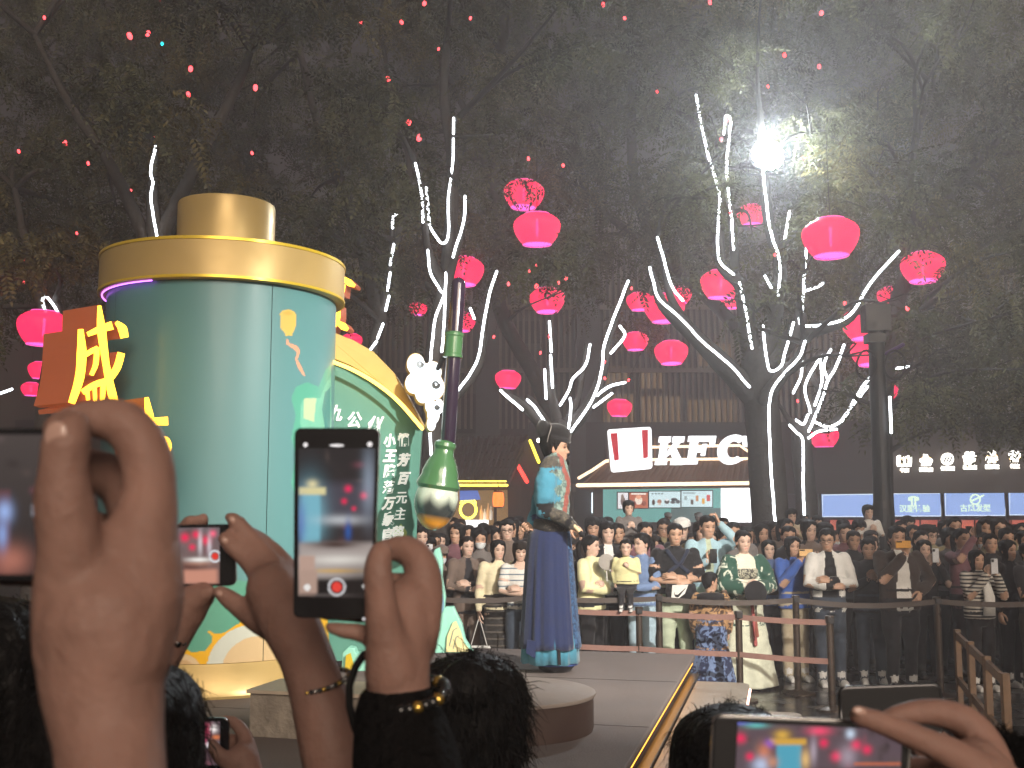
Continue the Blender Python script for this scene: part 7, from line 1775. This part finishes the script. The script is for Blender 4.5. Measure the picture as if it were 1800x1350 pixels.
M_bead = mat('black_bead', (.012, .012, .012), .15, coat=.6); M_goldbead = mat('gold_bead', (.75, .5, .12), .25, metal=.9); M_silver = mat('silver_bead', (.6, .58, .55), .25, metal=.9)
def bracelet(o, pts, r, mats_, name, label, group='bracelets'):
    b = thing(name, pts[0], label, 'bracelet', group)
    for i, p in enumerate(pts): MB().ball(p, r, 10, 7).build('bead', mats_[i % len(mats_)], b, smooth=True)
    return b
def ringpts(cx, cy, Y, rx, rd, tilt, n, a0=0, a1=360):
    c = P(cx, cy, Y); out = []
    for k_ in range(n):
        a = R(a0 + (a1 - a0) * k_ / n); out.append(c + Vector((S(rx, Y) * math.cos(a), S(rd, Y) * math.sin(a), S(tilt, Y) * math.cos(a) + S(rx * .28, Y) * -math.sin(a) * -1)))
    return out

# ---- left: hand filling the corner, holding a phone sideways
f1 = fg_person(-700, .14, 1.66, 'spectator at the far left whose raised fist holds a phone sideways', style='short', seed=51)
Y1 = .42
sh1 = f1.matrix_basis @ Vector((-.16, 0, 1.36)); 
me = arm([[(204, 1560, .38, 92), (200, 1420, .40, 90), (192, 1300, .415, 92), (180, 1190, .42, 106), (184, 1090, .42, 116)],
          [(128, 1150, .415, 66), (122, 1060, .415, 64), (122, 960, .408, 54), (112, 880, .404, 52), (112, 820, .402, 42), (118, 775, .402, 44), (128, 752, .404, 34)],
          [(190, 1140, .42, 112), (232, 1040, .425, 92), (250, 940, .43, 62), (262, 860, .434, 48), (252, 790, .434, 46), (212, 742, .432, 42), (152, 736, .43, 33), (104, 754, .43, 30)],
          [(230, 1040, .445, 70), (240, 900, .455, 50), (180, 830, .465, 38), (60, 820, .468, 32), (0, 840, .466, 26)],
          [(220, 1080, .45, 70), (225, 980, .46, 46), (150, 930, .468, 36), (40, 920, .47, 30), (-10, 930, .468, 24)],
          [(205, 1110, .45, 66), (205, 1040, .46, 42), (130, 1010, .468, 33), (50, 1005, .47, 27), (10, 1010, .468, 22)],
          [(190, 1060, .42, 100), (180, 980, .422, 62)]], .0032)
# continue the forearm to the shoulder
ext = MB(); ext.tube([P(198, 1500, .385), Vector((-.33, .32, 1.43)), sh1], [S(92, .39), .042, .058], 14)
attach(f1, 'sleeve', ext.mesh('sleeve', True, [c_black])); a1 = attach(f1, 'arm', me); nail2(f1, 114, 768, .4025, 40, 21, 25, 8)
ph1 = phone_body([(-390, 756), (122, 752), (118, 1022), (-392, 1022)], .436, 'phone held sideways in the big fist at the left edge')
screen(ph1, [(-380, 1010), (108, 1010), (-380, 764), (110, 764)], .436, lambda x, y: Pic(x, y, '3a3334').grad(764, 1010, '4a4240', '2a2526').speck(60, .5, 3).rect(-380, 860, 20, 1010, '5d3a38').blob(20, 985, 34, 28, 'b07060', .9).blob(8, 900, 14, 20, '9ab4e8').blob(4, 940, 9, 26, '8aa2d8').ring(80, 897, 16, 23, 'b9bcc8').blob(80, 897, 13, 13, 'd8413a', 1, True).c)
# ---- head of the person behind that arm, lower left
hd1 = fg_person(225, .86, P(225, 1158, .86).z / 1.012, 'dark haired head at the lower left behind the big fist', style='bob', seed=52, arms=('down', 'down')); strands(hd1, 6000, .03, 1)
hd0 = fg_person(2, 1.0, P(2, 1052, 1.0).z / 1.012, 'dark haired head in the bottom left corner behind the big fist', style='bob', seed=60, arms=('down', 'down')); strands(hd0, 5000, .03, 6)
# ---- two hands with the small sideways phone; right forearm with a bracelet
Y3 = .86
hd3 = fg_person(828, 1.2, P(828, 1150, 1.2).z / 1.012, 'bushy black head of hair in the middle in front of the round podium', style='bun', seed=59, arms=('down', 'down')); strands(hd3, 9000, .04, 2, .0007)
f3 = fg_person(40, .42, 1.56, 'spectator below the picture reaching out to film with a small sideways phone', style='mop', seed=53, arms=('none', 'none'))
me = arm([[(650, 1540, .80, 66), (612, 1420, .80, 62), (584, 1310, .80, 57), (556, 1210, .805, 48), (536, 1150, .815, 47), (505, 1085, .83, 52), (478, 1035, .845, 46)],
          [(480, 1050, .84, 42), (458, 1010, .85, 22), (432, 982, .858, 17), (405, 958, .86, 15), (393, 946, .86, 12)],
          [(495, 1030, .85, 36), (470, 985, .858, 19), (442, 948, .866, 16), (418, 920, .868, 15), (406, 910, .868, 12)],
          [(510, 1030, .86, 34), (492, 985, .868, 18), (465, 955, .874, 15), (440, 938, .878, 13), (420, 932, .88, 11)],
          [(520, 1045, .86, 34), (512, 1005, .87, 16), (490, 975, .876, 13), (466, 962, .88, 11)],
          [(500, 1100, .835, 40), (462, 1092, .84, 26), (430, 1073, .848, 20), (402, 1052, .852, 17), (386, 1040, .852, 13)]], .0042)
attach(f3, 'arm', me); nail2(f3, 398, 950, .86, 12, 6, 8, -40); nail2(f3, 411, 914, .868, 12, 6, 8, -40); nail2(f3, 389, 1043, .852, 12, 7, 6, 30)
sh3 = f3.matrix_basis @ Vector((-.17, 0, 1.25)); ext = MB(); ext.tube([P(640, 1500, .80), Vector((P(640, 900, .70).x, .97, 1.36)), sh3], [S(72, .8), .05, .06], 14); attach(f3, 'sleeve', ext.mesh('sleeve', True, [c_black]))
me = arm([[(200, 1330, .90, 50), (250, 1200, .89, 46), (300, 1110, .88, 40), (332, 1066, .875, 36), (356, 1046, .87, 24)], [(320, 1070, .88, 30), (300, 1010, .895, 18), (312, 950, .895, 15), (330, 922, .89, 13), (334, 914, .886, 11)], [(340, 1060, .885, 26), (340, 1000, .90, 17), (346, 945, .898, 14), (355, 918, .892, 12), (358, 912, .888, 11)], [(330, 1065, .87, 26), (352, 1050, .865, 18), (368, 1040, .86, 13)]], .0042)
attach(f3, 'arm', me)
bracelet(f3, [P(282 + 46 * math.cos(a), 1112 + 10 * math.cos(a) + 16 * math.sin(a), .885 - S(44, .88) * math.sin(a) / KD) for a in np.linspace(0, 2 * math.pi, 22, endpoint=False)], S(8, .88), [M_bead, M_bead, M_silver], 'bead_bracelet', 'dark bead bracelet on the wrist under the small sideways phone')
ph3 = phone_body([(225, 924), (412, 921), (414, 1030), (226, 1032)], .872, 'small phone held sideways by two hands in front of the scroll')
screen(ph3, [(232, 1027), (386, 1026), (232, 929), (386, 927)], .872, lambda x, y: Pic(x, y, '6b5a5c').grad(925, 1030, '6e6468', '7a5a52').speck(30, .5, 5).rect(318, 996, 386, 1030, 'c98d78', 8).blob(335, 996, 30, 6, '5b3b36').blob(350, 990, 26, 5, 'a87a68').blob(325, 945, 8, 8, 'f02a58').blob(345, 940, 7, 7, 'f02a58').blob(362, 950, 8, 8, 'f02a58').blob(374, 938, 6, 6, 'ff6a88').blob(338, 962, 6, 6, 'e8345c').blob(352, 955, 4, 22, 'ece4ea', .7).blob(368, 960, 4, 20, 'e4dce4', .7).blob(350, 984, 22, 4, 'f2eee8').ring(378, 978, 8, 11, 'dfe0e6').blob(378, 978, 6, 6, 'e0382e', 1, True).c)
bracelet(f3, [P(562 + 52 * math.cos(a), 1198 - 14 * math.cos(a) + 16 * math.sin(a), .806 - S(52, .8) * math.sin(a) / KD) for a in np.linspace(0, 2 * math.pi, 44, endpoint=False)], S(4.6, .8), [M_silver, M_bead, M_goldbead, M_bead], 'chain_bracelet', 'thin dark chain bracelet with pale beads on the reaching forearm')
# ---- centre: upright phone
Yc = .66
f4 = fg_person(1180, .34, 1.56, 'spectator below the picture whose hand holds up the big upright phone', style='short', seed=54)
me = arm([[(745, 1560, .58, 66), (728, 1420, .62, 62), (712, 1310, .65, 58), (700, 1220, .66, 56), (702, 1130, .668, 56), (716, 1060, .675, 46)],
          [(690, 1180, .655, 50), (676, 1110, .648, 34), (668, 1050, .643, 28), (664, 1000, .642, 26), (670, 972, .643, 22)],
          [(730, 1110, .675, 44), (744, 1040, .68, 36), (738, 990, .684, 31), (712, 966, .688, 26), (670, 968, .69, 18), (600, 985, .688, 14)],
          [(730, 1130, .68, 40), (742, 1075, .69, 28), (715, 1030, .694, 22), (640, 1030, .694, 17), (580, 1035, .69, 14)],
          [(722, 1150, .68, 38), (728, 1105, .69, 25), (690, 1080, .694, 20), (620, 1078, .694, 16), (570, 1078, .69, 13)],
          [(712, 1170, .67, 36), (690, 1130, .665, 22), (640, 1114, .662, 17), (600, 1108, .66, 14), (578, 1102, .66, 11)]], .0036)
attach(f4, 'arm', me)
sl = MB(); chain(sl, [(700, 1262, .66, 78), (712, 1330, .65, 92), (728, 1430, .62, 100), (750, 1560, .58, 104)]); sh4 = f4.matrix_basis @ Vector((.17, 0, 1.25)); sl.tube([P(750, 1540, .58), Vector((P(860, 900, .5).x, .68, 1.36)), sh4], [S(100, .58), .055, .062], 14)
me = remesh(sl, .006, 3); me.materials.append(M_sleeve); me.polygons.foreach_set('use_smooth', [True] * len(me.polygons)); attach(f4, 'sleeve', me)
bracelet(f4, [P(712 + 72 * math.cos(a), 1222 - 10 * math.cos(a) + 26 * math.sin(a) * -1 * -1, .66 - S(66, .66) * math.sin(a) / KD) for a in np.linspace(0, 2 * math.pi, 30, endpoint=False)], S(10.5, .66), [M_bead, M_bead, M_bead, M_goldbead, M_bead, M_bead, M_goldbead], 'bead_bracelet', 'bracelet of black and gold beads on the wrist holding the upright phone')
wb2 = thing('watch_strap', P(628, 1220, .70), 'loose black cord loop hanging between the two forearms', 'strap'); MB().tube([P(x, y, .70) for x, y in spline([(640, 1150, 0), (622, 1175, 0), (612, 1215, 0), (620, 1265, 0), (640, 1310, 0)], 5) and [(640, 1150), (625, 1172), (614, 1205), (614, 1240), (624, 1280), (640, 1312)]], S(7, .7), 8).build('cord', M_bead, wb2, smooth=True)
ph4 = phone_body([(517, 752), (667, 752), (655, 1090), (515, 1086)], Yc, 'large black phone held upright in the middle, filming the scroll', case=M_phone)
def pic4(x, y):
    p = Pic(x, y, '2c2728').grad(785, 1050, '2e2a2b', '3c3436').speck(40, .45, 9)
    p.rect(523, 840, 660, 930, '4a4650', 20).blob(545, 905, 26, 55, '7fb8c8').rect(527, 862, 566, 960, '79b3c4', 7).rect(523, 855, 575, 873, 'd9cf9c', 5).blob(549, 852, 10, 8, 'ddd2a4').blob(530, 920, 9, 40, '5d74b8', .7)
    p.blob(612, 860, 6, 6, 'f02a60').blob(605, 882, 5, 5, 'e82a58').blob(640, 872, 6, 6, 'f0305c').blob(622, 895, 4, 4, 'e8305c').blob(648, 850, 12, 60, 'a8b8cc', .5).blob(600, 915, 40, 9, 'd8dce0', .6).blob(612, 935, 6, 20, '30569a')
    p.rect(520, 950, 664, 1050, 'a89d98', 10).blob(590, 958, 46, 8, '4a3834').blob(600, 985, 60, 9, 'dad4cc').blob(590, 1004, 50, 4, 'c9a468').rect(523, 975, 556, 1050, 'b89a8c', 5).blob(640, 1040, 40, 40, '241e1e', .95).rect(520, 1012, 664, 1052, '221d1d', 10)
    p.rect(523, 1000, 560, 1046, 'b09486', 5).ring(592, 1032, 12, 16, 'c9c6c8').blob(592, 1032, 9, 9, 'e2453c', 1, True).blob(540, 1033, 6, 6, 'e8e4e0', 1, True).blob(642, 1031, 5, 5, 'd8d4d0', 1, True)
    return p.c
screen(ph4, [(524, 1048), (652, 1052), (525, 788), (660, 788)], Yc, pic4, 110, 190)
for (x, y, w_, h_) in ((592, 783, 26, 5), (537, 782, 8, 8), (650, 781, 9, 9), (640, 1088, 6, 5)):
    MB().ball(P(x, y, Yc - .0006), (S(w_ / 2, Yc), .0004, S(h_ / 2, Yc)), 12, 6).build('lit_mark', glow('ui_white', (.9, .85, .85), .9), ph4, smooth=True)
# ---- small phone at the bottom left
f5 = fg_person(470, 1.35, 1.36, 'short spectator at the bottom left holding a small upright phone', style='tied', seed=55, top=C('rose', 'b06a68'), arms=('none', 'down'))
me = arm([[(470, 1450, 1.28, 34), (440, 1380, 1.27, 30), (425, 1335, 1.27, 28)], [(435, 1340, 1.275, 22), (432, 1300, 1.285, 14), (415, 1272, 1.29, 11), (392, 1266, 1.29, 9), (372, 1270, 1.29, 7)], [(438, 1345, 1.28, 20), (438, 1315, 1.295, 12), (415, 1300, 1.30, 10), (380, 1300, 1.30, 8)], [(430, 1350, 1.28, 20), (430, 1335, 1.295, 12), (410, 1322, 1.30, 10), (380, 1322, 1.30, 8)], [(420, 1345, 1.265, 20), (395, 1335, 1.255, 15), (378, 1318, 1.25, 12), (374, 1306, 1.25, 9)]], .005)
attach(f5, 'arm', me); ph5 = phone_body([(352, 1262), (403, 1262), (400, 1362), (349, 1362)], 1.28, 'small upright phone at the bottom left with a bright screen', t=.009)
screen(ph5, [(352, 1345), (386, 1345), (354, 1268), (387, 1268)], 1.28, lambda x, y: Pic(x, y, '5a4a50').speck(14, .5, 2).blob(364, 1282, 8, 10, 'f02a68').blob(375, 1281, 7, 7, 'fff8f4').blob(368, 1310, 12, 6, 'e8e4e6').blob(380, 1296, 8, 4, 'd87a4a').blob(358, 1300, 6, 10, 'e04a78').c, 40, 60)
ext = MB(); ext.tube([P(468, 1440, 1.28), f5.matrix_basis @ Vector((-.17, 0, 1.36 * .8))], [S(36, 1.28), .05], 12); attach(f5, 'sleeve', ext.mesh('sleeve', True, [C('rose', 'b06a68')]))
# ---- lower right: head, sideways phone, hand with furry cuff
hd2 = fg_person(1275, 1.08, P(1275, 1240, 1.08).z / 1.012, 'dark haired head at the lower right in front of the stage steps', style='short', seed=56, arms=('down', 'down')); strands(hd2, 6000, .022, 4)
f7 = fg_person(2150, .42, 1.58, 'spectator at the lower right holding a phone sideways with a furry black cuff', style='long', seed=57, arms=('none', 'down'))
me = arm([[(1860, 1560, .56, 70), (1800, 1470, .58, 66), (1750, 1400, .60, 62), (1715, 1350, .61, 52)],
          [(1730, 1370, .60, 44), (1690, 1335, .595, 30), (1630, 1305, .592, 24), (1560, 1275, .590, 21), (1510, 1258, .590, 18)],
          [(1750, 1390, .62, 44), (1735, 1320, .625, 34), (1700, 1272, .63, 29), (1645, 1252, .632, 24), (1585, 1256, .632, 19), (1540, 1275, .632, 15)],
          [(1740, 1400, .63, 40), (1700, 1370, .64, 26), (1620, 1350, .644, 20), (1550, 1350, .644, 16)], [(1735, 1420, .63, 38), (1690, 1410, .64, 24), (1610, 1400, .644, 19), (1550, 1400, .64, 15)], [(1725, 1430, .62, 36), (1660, 1435, .615, 22), (1600, 1432, .61, 17), (1560, 1425, .61, 13)]], .0034)
attach(f7, 'arm', me); nail(f7, 1511, 1250, .59 - S(12, .59), 13, 8, 10)
fs_ = MB(); chain(fs_, [(1742, 1345, .655, 62), (1790, 1390, .64, 82), (1850, 1480, .61, 96), (1920, 1600, .58, 100)]); me = remesh(fs_, .006, 2); me.materials.append(M_sleeve); me.polygons.foreach_set('use_smooth', [True] * len(me.polygons)); fur = attach(f7, 'furry_cuff', me)
r = np.random.default_rng(3); V = np.empty(len(me.vertices) * 3); me.vertices.foreach_get('co', V); V = V.reshape(-1, 3); N = np.empty(len(V) * 3); me.vertices.foreach_get('normal', N); N = N.reshape(-1, 3)
ix = r.integers(0, len(V), 6000); n = len(ix); t = N[ix] + r.normal(0, .45, (n, 3)); t /= np.linalg.norm(t, axis=1)[:, None]; sd = np.cross(t, r.normal(size=(n, 3))); sd /= np.linalg.norm(sd, axis=1)[:, None]; sd *= .0006; p0 = V[ix]; p1 = p0 + t * r.uniform(.006, .016, (n, 1))
co = np.stack([p0 - sd, p0 + sd, p1], 1).reshape(-1, 3); tag(link('fur', new_mesh_np('fur', co, np.arange(n * 3).reshape(-1, 3), [M_sleeve]), fur), kind='stuff')
ext = MB(); ext.tube([P(1900, 1560, .58), f7.matrix_basis @ Vector((-.17, 0, 1.26))], [S(96, .58), .06], 12); attach(f7, 'sleeve', ext.mesh('sleeve', True, [M_sleeve]))
M_rim = mat('phone_rim', (.55, .54, .52), .22, metal=.9)
ph7 = phone_body([(1256, 1258), (1600, 1272), (1592, 1430), (1248, 1418)], .598, 'phone held sideways at the lower right showing the scroll on its screen', rim=M_rim)
def pic7(x, y):
    p = Pic(x, y, '5a4a52').speck(60, .5, 12).rect(1290, 1266, 1345, 1276, '6a6ad0', 4).blob(1330, 1275, 20, 5, '60b8b0')
    p.rect(1362, 1302, 1412, 1420, '4fa0b8', 6).rect(1350, 1296, 1420, 1312, 'd0a040', 5).blob(1375, 1292, 14, 9, 'd8aa48').blob(1352, 1308, 9, 8, '8050c8').blob(1343, 1322, 12, 16, 'c87858').blob(1338, 1345, 16, 14, 'b8c4e0').blob(1358, 1340, 10, 10, 'c08a70').blob(1416, 1335, 8, 18, 'e0b878')
    p.blob(1302, 1298, 9, 9, 'e8285c').blob(1318, 1330, 7, 7, 'e8285c').blob(1448, 1306, 8, 8, 'e82a5c').blob(1470, 1330, 9, 9, 'e82a5c').blob(1505, 1310, 9, 9, 'e82a5c').blob(1524, 1318, 8, 8, 'e82a5c').blob(1440, 1285, 20, 8, 'f04a70').blob(1495, 1290, 8, 9, 'c8d8ec').blob(1430, 1320, 6, 24, 'c8b8c8', .6).blob(1490, 1330, 16, 20, 'c8b8c8', .5).rect(1500, 1340, 1585, 1346, 'c86a4a', 2).rect(1420, 1348, 1590, 1420, '3a3032', 12)
    return p.c
screen(ph7, [(1290, 1412), (1580, 1422), (1297, 1270), (1586, 1283)], .598, pic7, 160, 80)
f8 = fg_person(1640, 1.05, 1.46, 'short spectator in front at the lower right holding up a black phone', style='short', seed=58, arms=('none', 'down'))
ph8 = phone_body([(1476, 1210), (1652, 1204), (1656, 1290), (1480, 1296)], .98, 'black phone seen from behind the sideways phone at the lower right', case=M_phone, rim=mat('dark_rim', (.08, .08, .085), .2, metal=.8))
me = arm([[(1700, 1460, 1.0, 40), (1670, 1380, 1.0, 36), (1650, 1320, 1.0, 34)], [(1650, 1330, 1.0, 26), (1640, 1290, 1.005, 16), (1620, 1262, 1.006, 13), (1590, 1255, 1.006, 10)], [(1640, 1335, .99, 24), (1610, 1310, .975, 15), (1590, 1290, .968, 12), (1585, 1280, .968, 9)], [(1655, 1330, 1.005, 22), (1655, 1300, 1.012, 14), (1630, 1280, 1.012, 11), (1600, 1278, 1.01, 9)]], .005); attach(f8, 'arm', me)
# ================================================================ haze
hm = bpy.data.materials.new('haze'); hm.use_nodes = True; hn = hm.node_tree
hn.nodes.remove(hn.nodes['Principled BSDF'])
pv = hn.nodes.new('ShaderNodeVolumePrincipled'); pv.inputs['Color'].default_value = (.97, .95, .97, 1); pv.inputs['Density'].default_value = .0115; pv.inputs['Anisotropy'].default_value = .35
hn.links.new(pv.outputs[0], hn.nodes['Material Output'].inputs['Volume'])
haze = MB().box((0, 18, 6.75), (62, 64, 15.5)).build('haze', hm); tag(haze, 'thin pale night haze over the whole square', 'haze', kind='stuff')
# ---------------------------------------------------------------- which glowing things are sampled as lamps
KEEP = {'led_rope_white', 'lantern_silk', 'char_face', 'cloud_face', 'flood_white', 'poster_white', 'led_gold_strip', 'led_warm_strip', 'violet_strip', 'sign_white', 'warm_white_line', 'icon_halo_led', 'panel_blue'}
for m in bpy.data.materials:
    if m.name not in KEEP: m.cycles.emission_sampling = 'NONE'
for o in COL.objects:
    if o.parent is None and len(o.get('label', '').split()) > 16: print('LONG', o['label'])
